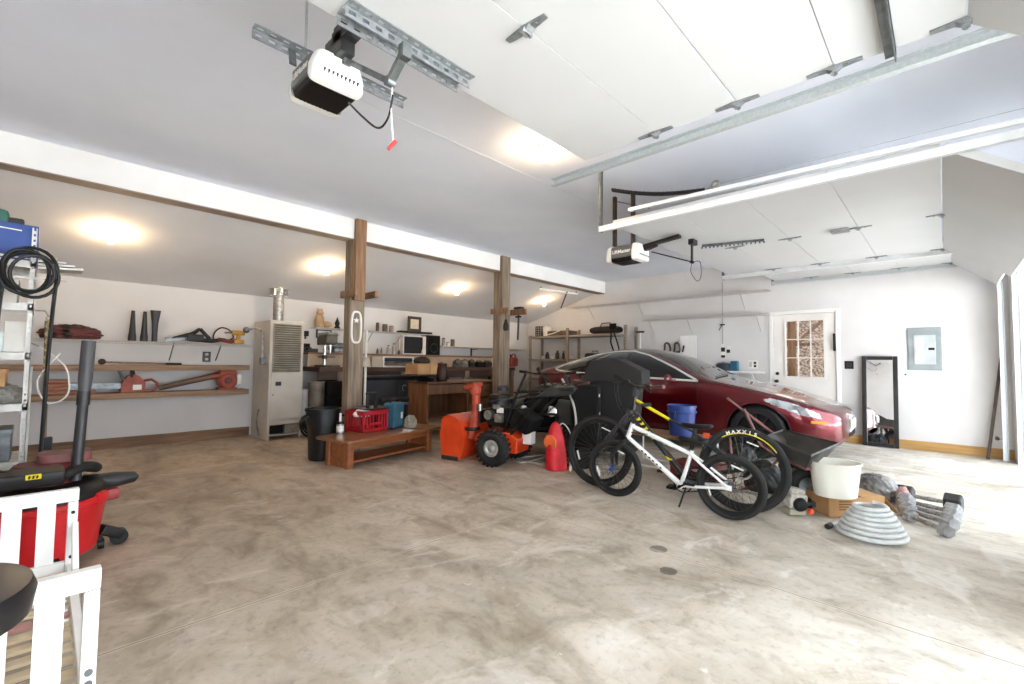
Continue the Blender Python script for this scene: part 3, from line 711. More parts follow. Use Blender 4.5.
    def liner(a):
        m = MB()
        m.grid(lambda u, v: V(-.90+.28*v, a+(AR+.01)*math.cos(-.4+u*(PI+.8)), AZ+(AR+.01)*math.sin(-.4+u*(PI+.8))), 24, 3)
        m.lathe([(0, 0), (AR, 0)], (-.62, a, AZ), (1, 0, 0), 24)
        return m
    for a in AX: both('arch_liner', lambda: liner(a), BLACKM)
    def mirror():
        m = MB().sph((-.99, 1.98, .97), .085, (1.05, .5, .7), 16); m.bar((-.87, 1.93, .945), (-.96, 1.97, .955), .05, .03)
        return m
    both('side_mirror', mirror, PAINT)
    wm = None
    for sx in (-1, 1):
        for a in AX:
            r, wd = .334, .235; cx = sx*(.915-wd/2-.005)
            w_ = MB().lathe([(r-.10, -wd/2), (r-.03, -wd/2), (r-.008, -wd/2+.02), (r, -wd/2+.05), (r, wd/2-.05), (r-.008, wd/2-.02), (r-.03, wd/2), (r-.10, wd/2)], (cx, a, r), (sx, 0, 0), 40).build('wheel', TYRE, t)
            rm = MB().lathe([(r-.095, wd/2-.005), (r-.105, wd/2-.015), (r-.115, wd/2-.06), (0, wd/2-.07)], (cx, a, r), (sx, 0, 0), 40)
            for k in range(10):
                an = 2*PI*k/10
                p = V(cx+sx*(wd/2-.02), a, r); d = V(0, math.cos(an), math.sin(an)); d2 = V(0, math.cos(an+.22), math.sin(an+.22))
                rm.bar(p+d*.05, p+d2*(r-.11), .03, .03)
            rm.lathe([(.06, 0), (.055, .01), (0, .012)], (cx+sx*(wd/2-.012), a, r), (sx, 0, 0), 16)
            rm.build('rim', ALLOY, w_)
    MB().bx(-.17, .17, -.022, -.004, .40, .51, .004).build('licence_plate', PAPER, t)
    MB().bx(-.27, .27, -.004, .06, .31, .36, .01).build('lower_grille', BLACKM, t)
    def marker(): return MB().tube([on(s, .50+.03*(s-.2), .004) for s in np.linspace(.16, .30, 5)], .017, 6)
    both('side_marker', marker, mat('amber', 'F0A020', .3))
    MB().tube([car_pt(4.6, t_)+V(0, .03, 0) for t_ in np.linspace(.5, .62, 5)], .03, 6).build('tail_light', RED, t)
    # wiper arm
    MB().tube([(-.55, 1.47, 1.005), (-.2, 1.5, 1.035), (.1, 1.52, 1.04)], .009, 5).build('wiper', BLACK, t)
    return t
CAR = car((7.17, .87, 0), 0)
# ------------------------------------------------------------------ bicycles
FRW = mat('bike_white', 'E9E8E6', .3, c2='DAD9D7', scale=10, coat=.4); FRB = mat('bike_black', '1A1A1A', .35, c2='121212', scale=10, coat=.3)
SPK = mat('spoke_steel', '55534F', .35, .8, c2='3F3D3A', scale=30)
def arc_letters(s, cx_fn, r, a0, da, size, m_, parent):
    for i, ch in enumerate(s):
        if ch == ' ': continue
        cx_fn(ch, a0+da*i, r, size, m_, parent)
def bike_wheel(t, c, n, hd, R_, rt, tyre_m, nsp=28, refl=True, disc=False):
    """c hub, n axle direction (towards the viewer), hd heading; all in thing space"""
    n = V(n).normalized(); hd = V(hd).normalized(); up = n.cross(hd).normalized()
    if up.z < 0: up = -up
    w = MB().lathe([(R_-rt+rt*1.0*math.cos(a)*1.0, rt*math.sin(a)) for a in np.linspace(-PI, PI, 13)[:-1]], c, n, 56, True).build('wheel', tyre_m, t)
    ri = R_-2*rt
    MB().lathe([(ri+.006, -.014), (ri+.006, .014), (ri-.016, .011), (ri-.020, 0), (ri-.016, -.011)], c, n, 56, True).build('rim', BLACK, w)
    m = MB()
    for k in range(nsp):
        a = 2*PI*k/nsp; b = a+(.5 if k % 4 < 2 else -.5); sd = .028 if k % 2 else -.028
        p = c+n*sd+(hd*math.cos(b)+up*math.sin(b))*.022; q = c+(hd*math.cos(a)+up*math.sin(a))*(ri-.012)
        m.tube([p, q], .0016, 3)
    m.build('spokes', SPK, w)
    MB().cyl(c-n*.05, c+n*.05, .012, n=10).cyl(c-n*.034, c-n*.026, .026, n=12).cyl(c+n*.026, c+n*.034, .026, n=12).build('hub', GREYST, w)
    if disc: MB().torus(c+n*.04, .07, .008, n, 24, 4, .2).build('brake_disc', SILVER, w)
    if refl:
        for a in (1.9, -.3):
            p = c+(hd*math.cos(a)+up*math.sin(a))*(ri*.78); tg = (-hd*math.sin(a)+up*math.cos(a))
            MB().bar(p-tg*.045+n*.01, p+tg*.045+n*.01, .008, .022, .002, up=n).build('spoke_reflector', PAPER, w)
    return w, up
def planeq(px, py, p0, n): d = ray(px, py); return CAMP+d*((p0-CAMP).dot(n)/d.dot(n))
def bicycle(label, rc, fc, lean, R_, rt, K, frame_m, kids):
    t = thing('bicycle', label, 'bicycle', rc, group=None)
    hd = (fc-rc).normalized(); side = V(0, 0, 1).cross(hd).normalized()       # left of the bike, towards the viewer
    up = (V(0, 0, 1)*math.cos(lean)+side*math.sin(lean)).normalized(); n = hd.cross(up).normalized()
    if n.dot(CAMP-rc) < 0: n = -n
    Q = {k: planeq(*p, rc, n)-rc for k, p in K.items()}
    L = (fc-rc).length; rh = up*R_; fh = hd*L+up*R_
    rw, _ = bike_wheel(t, rh, n, hd, R_, rt, TYRE, disc=not kids); fw, _ = bike_wheel(t, fh, n, hd, R_, rt, TYRE)
    return t, hd, up, n, Q, rh, fh, rw, fw
# small white bike
rc, fc = PZ(731, 519.5), PZ(615, 496)
K = dict(bb=(681, 485), sc=(691, 454), st=(702, 437), ht=(632, 426), hb=(628, 437), tt=(655, 437))
t, hd, up, n, Q, rh, fh, rw, fw = bicycle('small white bicycle with a black fork standing in front of the yellow and black one', rc, fc, .05, .252, .023, K, FRW, True)
m = MB(); m.tube([Q['ht'], lerp(Q['ht'], Q['sc'], .55), Q['sc']], [.018, .02, .016], 10); m.tube([Q['hb'], Q['bb']], [.017, .022], 10); m.tube([Q['sc']+(Q['sc']-Q['bb'])*.12, Q['bb']], .017, 10)
m.tube([Q['hb']-up*.0, Q['ht']+(Q['ht']-Q['hb'])*.25], .021, 10)
for s in (-1, 1):
    o = n*s
    m.tube([Q['sc']+o*.012, lerp(Q['sc'], rh, .35)+o*.042, rh+o*.055], .0105, 8); m.tube([Q['bb']+o*.02, lerp(Q['bb'], rh, .3)+o*.045, rh+o*.055], .0115, 8)
    m.prism([rh+o*.05-up*.02-hd*.02, rh+o*.05+up*.02-hd*.02, rh+o*.05+up*.02+hd*.05, rh+o*.05-up*.015+hd*.05], o*.006)
m.tube([lerp(Q['sc'], rh, .35)-n*.045, lerp(Q['sc'], rh, .35)+n*.045], .008, 8)
m.cyl(Q['bb']-n*.04, Q['bb']+n*.04, .024); m.build('frame', FRW, t)
axs = (Q['hb']-fh).normalized(); cr = fh+axs*.275; sttop = Q['ht']+(Q['ht']-Q['hb']).normalized()*.12
m = MB()
for s in (-1, 1): m.tube([fh+n*s*.052, fh+n*s*.052+up*.13+hd*0, cr+n*s*.05], [.013, .018, .016], 8)
m.bar(cr-n*.06, cr+n*.06, .04, .03, .006); m.tube([cr, Q['ht'], sttop], .014, 8); m.build('fork', FRB, t)
bc = sttop+hd*.03
hbm = MB().tube([bc-n*.24+up*.05-hd*.05, bc-n*.15+up*.05, bc-n*.05, bc+n*.05, bc+n*.15+up*.05, bc+n*.24+up*.05-hd*.05], .0115, 8); hbm.bar(sttop, bc, .03, .03, .005)
hb_ = hbm.build('handlebar', FRB, t)
for s in (-1, 1): MB().tube([bc+n*s*.16+up*.05-hd*.012, bc+n*s*.25+up*.05-hd*.06], .017, 8).build('grip', RUBBER, hb_)
sp = Q['sc']+(Q['sc']-Q['bb']).normalized()*.06
def saddle(t, c, hd, up, n, L_, W_, mm):
    def fn(u, v):
        a = u*2*PI; s = v*2-1; w_ = W_*(.18+.82*max(0, min(1, (-s+.55)/1.2))**1.3)*math.sqrt(max(0, 1-s**8)); return c+hd*(s*L_/2)+n*(w_/2*math.cos(a))+up*(.022*math.sin(a)*math.sqrt(max(0, 1-s**6))+.012*s*s-.25*w_*w_*math.cos(a)**2)
    return MB().grid(fn, 20, 18, True).build('saddle', mm, t)
MB().tube([Q['sc'], sp+up*.03], .0125, 8).build('seat_post', BLACK, t); saddle(t, sp+up*.05, hd, up, n, .24, .14, BLACK)
def crank(t, bb, hd, up, n, ang, ln):
    d = hd*math.cos(ang)+up*math.sin(ang); m = MB()
    m.torus(bb-n*.045, .07, .005, n, 28, 6); m.cyl(bb-n*.048, bb-n*.042, .045, n=16)
    m.cyl(bb-n*.066, bb+n*.066, .012)
    for s in (-1, 1): m.bar(bb+n*s*.06, bb+n*s*.06+d*s*ln, .02, .014, .003)
    c = m.build('crank', BLACKM, t)
    for s in (-1, 1): p = bb+n*s*.11+d*s*ln; MB().box(p, (.085, .09, .022), Matrix((hd, n, up)).transposed(), .005).build('pedal', BLACK, c)
crank(t, Q['bb'], hd, up, n, 2.6, .12)
m = MB(); m.tube([Q['bb']-n*.045+up*.07, rh-n*.04+up*.03], .004, 4); m.tube([Q['bb']-n*.045-up*.07, rh-n*.04-up*.035], .004, 4); m.build('chain', BLACKM, t)
MB().tube([Q['bb']+n*.04-hd*.05, PZ(679, 507)-rc], .008, 6).build('kickstand', FRB, t)
MB().cyl(fh+n*.058, fh+n*.075, .02, n=10).bar(fh+n*.06-up*.02, fh+n*.06+up*.05, .016, .016).build('hub_light', BLUEP, t)
# lettering-like stripes along the white down tube
m = MB()
for k in range(6): p = lerp(Q['hb'], Q['bb'], .28+k*.07); ax = (Q['bb']-Q['hb']).normalized(); m.bar(p+n*.019, p+ax*.018+n*.019, .012, .004, up=n)
m.build('decal', FRB, t)
MB().tube(curve_pts([bc+n*.1+up*.04, bc+hd*.1+up*.02, cr+hd*.06+up*.1, lerp(Q['ht'], Q['sc'], .3)+n*.02]), .004, 5).build('brake_cable', BLACK, t)
# large black and yellow bike
rc, fc = PZ(743, 512.5), PZ(598, 486.5)
K = dict(bb=(686, 478), sc=(700, 437), st=(712, 412), ht=(635, 399), hb=(633, 411), dt=(676, 462))
t, hd, up, n, Q, rh, fh, rw, fw = bicycle('large black bicycle with yellow top tube and fat tyres leaning behind the white one', rc, fc, -.06, .337, .027, K, FRB, False)
Q['sc'] = lerp(rh, fh, .30)+up*.24
m = MB()
m.tube([Q['hb'], Q['bb']], [.026, .028], 10); m.tube([Q['sc']+up*.06+hd*-.01, Q['bb']], .018, 10); m.tube([Q['ht']+up*.02, Q['hb']-up*.02], .024, 10)
for s in (-1, 1):
    o = n*s; m.tube([Q['sc']+o*.02, lerp(Q['sc'], rh, .4)+o*.05, rh+o*.065], .0105, 8); m.tube([Q['bb']+o*.03, lerp(Q['bb'], rh, .3)+o*.055, rh+o*.065], .012, 8)
m.build('frame', FRB, t)
MB().tube([Q['ht']-up*.005, lerp(Q['ht'], Q['sc'], .6)], [.015, .013], 10).build('top_tube', YELLOW, t); MB().tube([lerp(Q['ht'], Q['sc'], .6), Q['sc']+up*.02], [.013, .013], 10).build('top_tube', FRB, t)
ax = (Q['bb']-Q['hb']).normalized(); pn = ax.cross(n).normalized()
for k in range(6):
    m = MB(); p = lerp(Q['hb'], Q['bb'], .03+k*.072)+n*.0265; m.prism([p+pn*.016, p+pn*.016+ax*.025, p-pn*.016+ax*.038, p-pn*.016+ax*.006, p+ax*.014], n*.002); m.build('decal', YELLOW, t)
m = MB(); p = lerp(Q['hb'], Q['bb'], .66)+n*.0275; m.prism([p+pn*.016, p+pn*.016+ax*.05, p-pn*.016+ax*.07], n*.002)
m.build('decal', YELLOW, t)
axs = (Q['hb']-fh).normalized(); cr = Q['hb']-axs*.02; m = MB()
stt = Q['ht']+axs*.10+up*.03
for s in (-1, 1): m.tube([fh+n*s*.06, fh+n*s*.06+axs*.22, cr+n*s*.06], [.018, .02, .017], 8)
m.bar(cr-n*.075, cr+n*.075, .045, .04, .008); m.tube([cr, Q['ht'], stt], .017, 8); m.build('fork', mat('fork_grey', '57565A', .35, .5, c2='46454A'), t)
bl, br = PX(612, 377, 4.02)-rc, PX(652, 400, 3.42)-rc
bc = stt+hd*.04; hbm = MB(); n0 = n; n = V(-.42, -.90, -.10).normalized(); hbm.tube([bc-n*.34+up*.06, bc-n*.12+up*.02, bc, bc+n*.12+up*.02, bc+n*.34+up*.06], .013, 8); hbm.bar(stt, bc, .04, .04, .006); hb_ = hbm.build('handlebar', FRB, t)
MB().tube([bc+n*.20+up*.035, bc+n*.36+up*.062], .018, 8).build('grip', mat('worn_grip', '6B4A48', .8, c2='573B39'), hb_); MB().tube([bc-n*.20+up*.035, bc-n*.36+up*.062], .018, 8).build('grip', RUBBER, hb_)
for s in (-1, 1): MB().tube([bc+n*s*.17+up*.03, bc+n*s*.2+hd*.05+up*.01, bc+n*s*.3+hd*.07], .006, 6).box(bc+n*s*.16+up*.03, (.04, .04, .04)).build('brake_lever', FRB, hb_)
MB().tube(curve_pts([bc+n*.15+up*.04, bc+hd*.16+up*.06, cr+hd*.12+up*.1, cr+n*.07-up*.1]), .004, 5).tube(curve_pts([bc-n*.15+up*.04, bc+hd*.2-n*.05, cr+hd*.1, Q['hb']+n*.03]), .004, 5).build('brake_cable', BLACK, t)
n = n0; sp = Q['sc']+up*.05-hd*.02
MB().tube([Q['sc'], sp+up*.02], .015, 8).build('seat_post', BLACK, t); saddle(t, sp+up*.02, hd, up, n, .27, .16, BLACK)
MB().box(sp-hd*.08-up*.045+n*.02, (.03, .05, .04), None, .006).build('reflector', mat('orange_reflector', 'E0582A', .3), t)
crank(t, Q['bb'], hd, up, n, .3, .17)
m = MB(); m.tube([Q['bb']-n*.045+up*.07, rh-n*.045+up*.05], .004, 4); m.tube([Q['bb']-n*.045-up*.07, rh-n*.045-up*.06], .004, 4); m.build('chain', BLACKM, t)
# white tyre lettering and the yellow rim stripe
R_, rt = .337, .027; txt = MB(); tm = []
for i, ch in enumerate('MAXXIS'):
    a = PI/2+.36-i*.135; d = hd*-1*math.cos(PI-a)+up*math.sin(a); d = (hd*math.cos(a)+up*math.sin(a)); xd = (hd*math.sin(a)-up*math.cos(a))
    if xd.cross(d).dot(n) < 0: a = PI-a; d = (hd*math.cos(a)+up*math.sin(a)); xd = -(hd*math.sin(a)-up*math.cos(a))
    mt = Matrix((xd, d, xd.cross(d))).transposed()
    text('lettering', ch, .036, PAPER, rw, rh+d*(R_-.036)+n*.0265, mt, .002, 1.15, .001)
MB().tube([rh+(hd*math.cos(a)+up*math.sin(a))*(R_-2*rt+.004)+n*.019 for a in np.linspace(1.0, 2.55, 24)], .0045, 6).build('rim_stripe', YELLOW, rw)
# ------------------------------------------------------------------ pile at the front of the car
# coiled hose
cc = PZ(872, 538); t = thing('coiled_hose', 'pale grey hose coiled into a cone on the bare concrete', 'hose', cc)
HOSE = mat('grey_hose', 'D3D6D5', .5, c2='C3C6C6', scale=20)
pts = []; turns = 7; N_ = turns*28
for i in range(N_+1):
    s = i/N_; a = 2*PI*turns*s; k = math.floor(turns*s); r = .19-.11*s**1.2; pts.append((r*math.cos(a), r*math.sin(a)*1.0, .018+.205*s**.9))
tail = [(.245+.0, -.30+.3*0, .02)]
MB().tube(curve_pts([(.02, .24, .018), (.15, .19, .018), (.199, .08, .018), (.1905, -.002, .019)], 6)[:-1]+pts, .0155, 8).build('coil', HOSE, t)
MB().cyl((.03, .238, .02), (-.03, .25, .02), .02, n=12).build('coupling', DGREY, t)
# cardboard box, tub, flap
pc = PZ(829, 517.5); pl = PZ(806, 507); pr_ = PZ(893, 517)
ex = (pr_-pc).normalized()*.46; ey = (pl-pc).normalized()*.30; hz = .15
t = thing('cardboard_box', 'low open cardboard box with printed sides under the white tub', 'cardboard box', pc)
th = .005; m = MB()
def wallq(a, b_, h, out): m.prism([a, b_, V(b_)+V(0, 0, h), V(a)+V(0, 0, h)], out)
n1 = ex.normalized(); n2 = ey.normalized(); Z0 = V(0, 0, .002)
wallq(Z0, ex+Z0, hz, n2*th); wallq(Z0, ey+Z0, hz, n1*th); wallq(ey+Z0, ex+ey+Z0, hz, -n2*th); wallq(ex+Z0, ex+ey+Z0, hz, -n1*th)
m.prism([Z0, ex+Z0, ex+ey+Z0, ey+Z0], (0, 0, th)); m.build('carton', CARD, t, smooth=0)
m = MB(); m.prism([V(0, 0, hz), ey+V(0, 0, hz), ey+ex*.42+V(0, 0, hz+.004), ex*.42+V(0, 0, hz+.004)], (0, 0, th)); m.prism([V(0, 0, hz)+ex*.6, ey+V(0, 0, hz)+ex*.6, ey+ex+V(0, 0, hz+.004), ex+V(0, 0, hz+.004)], (0, 0, th))
m.build('top_flap', CARD, t, smooth=0)
MB().prism([ex+V(0, 0, hz), ex+ey*.9+V(0, 0, hz), ex+ey*.9+n1*.11+V(0, 0, .03), ex+n1*.12+V(0, 0, .02)], (0, 0, th)).build('open_flap', CARD, t, smooth=0)
m = MB(); nn = -n2
for k in range(4): p = ex*.18+V(0, 0, .115-k*.02)+nn*.001; m.prism([p, p+ex*.22, p+ex*.22+V(0, 0, .009), p+V(0, 0, .009)], nn*.0006)
m.build('print', mat('box_print', '7A5536', .8), t, smooth=0)
MB().prism([nn*.001-n1*.03, nn*.001+n1*.0, nn*.001+V(0, 0, hz), nn*.001-n1*.03+V(0, 0, hz)], nn*.0005) if False else None
cb = planeq(838, 497, pc+V(0, 0, hz+.006), V(0, 0, 1))
t = thing('waste_tub', 'oval white plastic tub standing on the cardboard box', 'tub', V(cb.x+.02, cb.y+.02, pc.z+hz+.012)); t.rotation_euler = (0, 0, YAW-PI/2)
def tub(r1, r2, h, sy=.78):
    return [(r1, 0), (r1+(r2-r1)*.5, h*.5), (r2, h), (r2+.012, h), (r2+.012, h-.012), (r2+.004, h-.014)]
m = MB().lathe([(0, 0), (.145, 0), (.15, .005), (.165, .13), (.18, .262), (.19, .264), (.19, .252), (.184, .252)], n=48); m.lathe([(0, .006), (.14, .006), (.175, .261), (.182, .264)], n=48)
m.xf(Matrix.Diagonal((1, .82, 1, 1))); m.build('shell', mat('cream_plastic', 'F1EFE4', .45, c2='E8E5D8', scale=3), t)
# crumpled bags, blob helper
def blob(name, c, r, sc, m_, seed, amp=.28, fq=3.2, parent=None, flat=True):
    rng = random.Random(seed); ph = [(rng.uniform(-3, 3), rng.uniform(-3, 3), rng.uniform(-3, 3), rng.uniform(.6, 1.8)*fq) for _ in range(9)]
    bm = bmesh.new(); bmesh.ops.create_icosphere(bm, subdivisions=5, radius=1)
    for v in bm.verts:
        d = v.co.copy(); h = sum(abs(math.sin((d.x*a+d.y*b_+d.z*c_)*f/2.2)) for a, b_, c_, f in ph)/9-.5
        q = d*(1+amp*h*2); q = V(q.x*sc[0]*r, q.y*sc[1]*r, q.z*sc[2]*r)
        if flat: q.z = max(q.z, -sc[2]*r*.55)
        v.co = q
    mb = MB(); mb.bm.free(); mb.bm = bm
    if flat: mb.xf(Matrix.Translation((0, 0, sc[2]*r*.55)))
    o = mb.build(name, m_, parent, smooth=60); o.location = c; return o
GBAG = mat('grey_plastic_bag', '7B7875', .3, c2='5C5A58', scale=12); BBAG = mat('black_bag', '211E24', .4, c2='141217', scale=9)
p = PZ(880, 503, .0); o = blob('plastic_bag', PZ(878, 507)+V(.30, .05, 0), .165, (1, 1.0, .85), GBAG, 3, .12, 8); tag(o, 'crumpled grey plastic bag behind the white tub', 'bag')
p = PZ(893, 508); o = blob('rag', p+V(.13, -.06, 0), .065, (.7, .7, 1.5), mat('pink_rag', 'D3A6A0', .8, c2='B98B86', scale=15), 5, .3, 5); tag(o, 'small pinkish rag between the grey bag and the dumbbells', 'rag')
o = blob('jacket', PZ(798, 499)+V(.20, .10, 0), .15, (1, 1.1, .9), BBAG, 11, .18, 8); tag(o, 'dark bundle of fabric behind the grey engine', 'jacket')
o = blob('trash_bag', PZ(790, 478)+V(.28, -.02, 0), .17, (1.0, 1.0, .8), BLACKM, 17, .18, 7); tag(o, 'black bag slumped below the wheelbarrow tray', 'bag')
for k, px_, py_ in ((0, 752, 500), (1, 722, 480)):
    o = blob('black_bundle', PZ(px_, py_)+V(.42+.25*k, .02, 0), .16, (.9, 1.0, 1.1), mat('dark_bundle', '2A2827', .6, c2='1A1918', scale=14), 23+k, .17, 8); tag(o, ('dark bundle seen through the large rear bicycle wheel', 'dark bundle on the floor behind the white bicycle saddle')[k], 'bundle')
# dumbbells
GRYD = mat('worn_grey_iron', 'A9AAAA', .5, .3, c2='8A8B8C', scale=30); BLKD = mat('black_iron', '3B3A3A', .5, .3, c2='2B2A2A', scale=30); BARS = mat('knurled_bar', 'B9B8B6', .35, .9, c2='777674', scale=60)
fr = (PZ(914, 523), PZ(942, 535)); re = (PZ(908, 505), PZ(951, 514))
spec = [(0.0, .047, .025, GRYD, 'frontmost'), (.27, .056, .03, GRYD, 'second from the front'), (.52, .062, .033, GRYD, 'middle'), (.78, .066, .035, GRYD, 'second from the back'), (1.12, .080, .045, BLKD, 'black-headed, hindmost')]
for s, hr, hw, mm, wd in spec:
    a, b_ = lerp(fr[0], re[0], s), lerp(fr[1], re[1], s); c = (a+b_)/2; d = (b_-a); L_ = .30; ang = math.atan2(d.y, d.x)
    t = thing('dumbbell', wd+' hex dumbbell in the row beside the cardboard box', 'dumbbell', (c.x, c.y, hr*.866), ang, 'hex dumbbells in a row on the floor')
    MB().tube([(-L_/2, 0, 0), (-.06, 0, 0), (0, 0, 0), (.06, 0, 0), (L_/2, 0, 0)], [.016, .016, .019, .016, .016], 12).build('handle', BARS, t)
    for sg in (-1, 1):
        m = MB(); m.lathe([(0, -hw), (hr*.9, -hw*1.2), (hr, -hw*1.0), (hr, hw*1.0), (hr*.9, hw*1.2), (0, hw*1.2)], (sg*(L_/2), 0, 0), (1, 0, 0), 6); m.build('head', mm, t, smooth=20)
# string trimmer engine
p = PZ(794, 517); t = thing('trimmer_engine', 'dusty pale grey two-stroke engine with black starter and orange cap', 'engine', p+V(.08, .02, 0)); t.rotation_euler = (0, 0, YAW-PI/2); t.scale = (.9,)*3
EW = mat('dusty_engine', 'C9C3B8', .6, c2='9E978B', scale=25)
MB().box((0, 0, .13), (.17, .15, .13), (.1, .1, .1), .025).box((.03, .02, .20), (.12, .11, .05), (0, .2, 0), .015).lathe([(0, 0), (.05, 0), (.055, .02), (.03, .03)], (-.04, 0, .215), (0, 0, 1), 14).build('engine_body', EW, t)
MB().lathe([(0, 0), (.055, 0), (.06, .015), (.045, .04), (.02, .045), (0, .045)], (0, -.085, .11), (0, -1, 0), 20).build('starter', BLACK, t)
MB().box((-.0, -.01, .035), (.15, .12, .06), None, .018).build('fuel_tank', mat('milky_tank', 'B9B39E', .4, c2='A59F8A'), t)
MB().lathe([(0, 0), (.026, 0), (.026, .025), (0, .03)], (.08, -.09, .055), (.4, -1, 0), 14).build('fuel_cap', ORANGE, t)
MB().cyl((.08, -.02, .1), (.14, -.03, .1), .02).box((.15, -.03, .1), (.04, .05, .05), None, .01).build('carburettor', DGREY, t)
MB().tube([(-.09, .05, .13), (-.45, .35, .12), (-.7, .55, .1)], .013, 8).build('shaft', SILVER, t)
# wheelbarrow
z = .50; A, B, C_, D = PZ(783, 430, .56), PZ(839, 443.5, .53), PZ(811, 456, .5), PZ(765, 437, .54)
c = (A+B+C_+D)/4; t = thing('wheelbarrow', 'dark grey wheelbarrow standing before the car front wheel', 'wheelbarrow', (c.x, c.y, 0)); o_ = t.location.copy()
A, B, C_, D = (V(q-o_) for q in (A, B, C_, D)); cc = (A+B+C_+D)/4; bt = [lerp(q, cc, .38)-V(0, 0, .15) for q in (A, B, C_, D)]
m = MB(); rim = [A, B, C_, D]
tr = [m.bm.verts.new(q) for q in rim]; tb = [m.bm.verts.new(q) for q in bt]
for i in range(4): m.bm.faces.new((tr[i], tr[(i+1) % 4], tb[(i+1) % 4], tb[i]))
m.bm.faces.new(tb); m.build('tray', mat('barrow_grey', '45433F', .4, .1, c2='33312F', scale=6), t, solid=.006)
MB().tube(rim+[A], .010, 6).build('rim', DGREY, t)
g1, g2 = PX(744, 409, o_.x-.05)-o_, PX(727, 398, o_.x+.30)-o_
MB().tube([bt[1]+V(0, -.15, -.02), bt[2], bt[3], D+V(0, .03, -.08), g1+V(0, 0, .0)], .014, 8).build('handle', mat('rust_tube', '8E5B57', .5, .2, c2='6E4643'), t); MB().tube([bt[1]+V(.05, -.15, -.02), bt[0], A+V(0, .06, -.06), g2], .014, 8).build('handle', MC['rust_tube'], t)
MB().tube([lerp(D, g1, .05), PX(729, 428, o_.x+.1)-o_, V(-.05, .5, .012)], .012, 8).tube([bt[0], V(.15, .45, .012)], .012, 8).tube([V(-.05, .5, .012), V(.15, .45, .012)], .012, 8).build('leg', MC['rust_tube'], t)
wl = lerp(bt[1], bt[2], .5); wc = V(wl.x+.03, wl.y+.04, .17)
w_ = MB().torus(wc, .125, .045, (1, .2, 0), 28, 10).build('wheel', TYRE, t); MB().lathe([(.09, -.02), (.09, .02), (.03, .03), (0, .03)], wc, (1, .2, 0), 20).build('rim', GREYST, w_)
# low bench with the blue bucket, red chest under the bikes
p = PX(672, 434, 5.0); t = thing('work_bench_low', 'low brown board on a white tube frame behind the bicycles', 'bench', (5.0, p.y, 0))
hB = p.z
MB().bx(-.2, .25, -.45, .5, hB-.03, hB, .004).build('board', WOODP, t)
m = MB()
for sx in (-.17, .22):
    m.tube([(sx, -.42, hB-.03), (sx, -.42, .012), (sx, .47, .012), (sx, .47, hB-.03)], .012, 8)
m.build('tube_frame', WHITE, t)
pb = PX(681, 431, 5.0); t = thing('bucket', 'blue plastic bucket standing on the low board beside the car', 'bucket', (5.02, pb.y, hB+.002))
m = MB().lathe([(0, 0), (.125, 0), (.13, .01), (.15, .31), (.158, .31), (.158, .33), (.15, .335), (.145, .33), (.145, .30), (.125, .015), (0, .012)], n=36).lathe([(.156, .25), (.161, .255), (.161, .265), (.156, .27)], n=36)
m.build('shell', BLUEP, t); MB().tube([(-.16*math.cos(a)*1., .0+.05*math.sin(a), .27-.16*math.sin(a)) for a in np.linspace(0, PI, 14)], .004, 6).build('bail_handle', SILVER, t)
m = MB()
p = PZ(700, 487); t = thing('tool_chest', 'dark red metal chest on the floor behind the white bicycle', 'chest', (p.x+.25, p.y+.08, 0)); MB().bx(-.12, .2, -.18, .28, .0, .16, .008).build('body', REDD, t); MB().bx(-.125, .205, -.185, .285, .13, .165, .006).build('lid', REDD, t); MB().bx(-.14, -.125, -.03, .1, .11, .14, .003).build('latch', SILVER, t)
p = PX(648, 455, 5.3)
# ------------------------------------------------------------------ timber posts under the header beam
def arm(m, a, b_, w=.09, h=.045): m.bar(a, b_, w, h, .004)
xa, xb = PY(349.5, 320, 5.48).x, PY(363.5, 320, 5.5).x; xf0, xf1 = PY(355.5, 250, 5.42).x, PY(366, 250, 5.42).x
t = thing('timber_post', 'weathered timber post by the low table, with a white oval ornament', 'post', ((xa+xb)/2, 5.56, 0), group='timber posts under the white beam'); ox = t.location.x
MB().bx(xa-ox, xb-ox, -.08, .08, 0, 2.733, .006).build('post', WOODG, t)
zb = PY(360, 293, 5.43).z
MB().bx(xf0-ox, xf1-ox, -.155, -.092, zb-.10, ZC-.002, .004).build('upper_board', WOODP, t)
MB().bx(xa-ox+.01, xf0-ox-.004, -.125, -.085, zb-.06, 2.73, .004).build('upper_board', WOODP, t)
z1 = PY(352, 294, 5.46).z
MB().bx(xa-ox-.05, xa-ox-.004, -.30, .10, z1-.045, z1+.045, .004).build('cross_arm', WOODP, t)
MB().bx(xb-ox+.004, xb-ox+.05, -.34, .10, z1-.04, z1+.04, .004).build('cross_arm', WOODP, t)
# white oval ornament with star
a, b_ = PY(352, 310.5, 5.45), PY(362, 343.5, 5.45); cx, cz = (a.x+b_.x)/2-ox, (a.z+b_.z)/2; w_, h_ = (b_.x-a.x)/2, (a.z-b_.z)/2
t2 = thing('star_ornament', 'white oval ring with a white star hung on the timber post', 'ornament', (ox+cx, 5.47, cz))
oval = [(math.copysign(abs(math.cos(q))**.55, math.cos(q))*w_*.86, 0, math.copysign(abs(math.sin(q))**.7, math.sin(q))*h_*.95) for q in np.linspace(0, 2*PI, 49)[:-1]]
MB().tube(oval, .014, 8, True).build('ring', WHITE, t2)
MB().prism([(w_*.55*(1 if k % 2 == 0 else .42)*math.sin(PI*k/5), -.006, h_*.42+w_*.55*(1 if k % 2 == 0 else .42)*math.cos(PI*k/5)) for k in range(10)], (0, .010, 0)).build('star', WHITE, t2)
MB().prism([(p[0]*.95, .008, p[2]*.97) for p in oval], (0, -.006, 0)).build('backing', WOODG, t2)
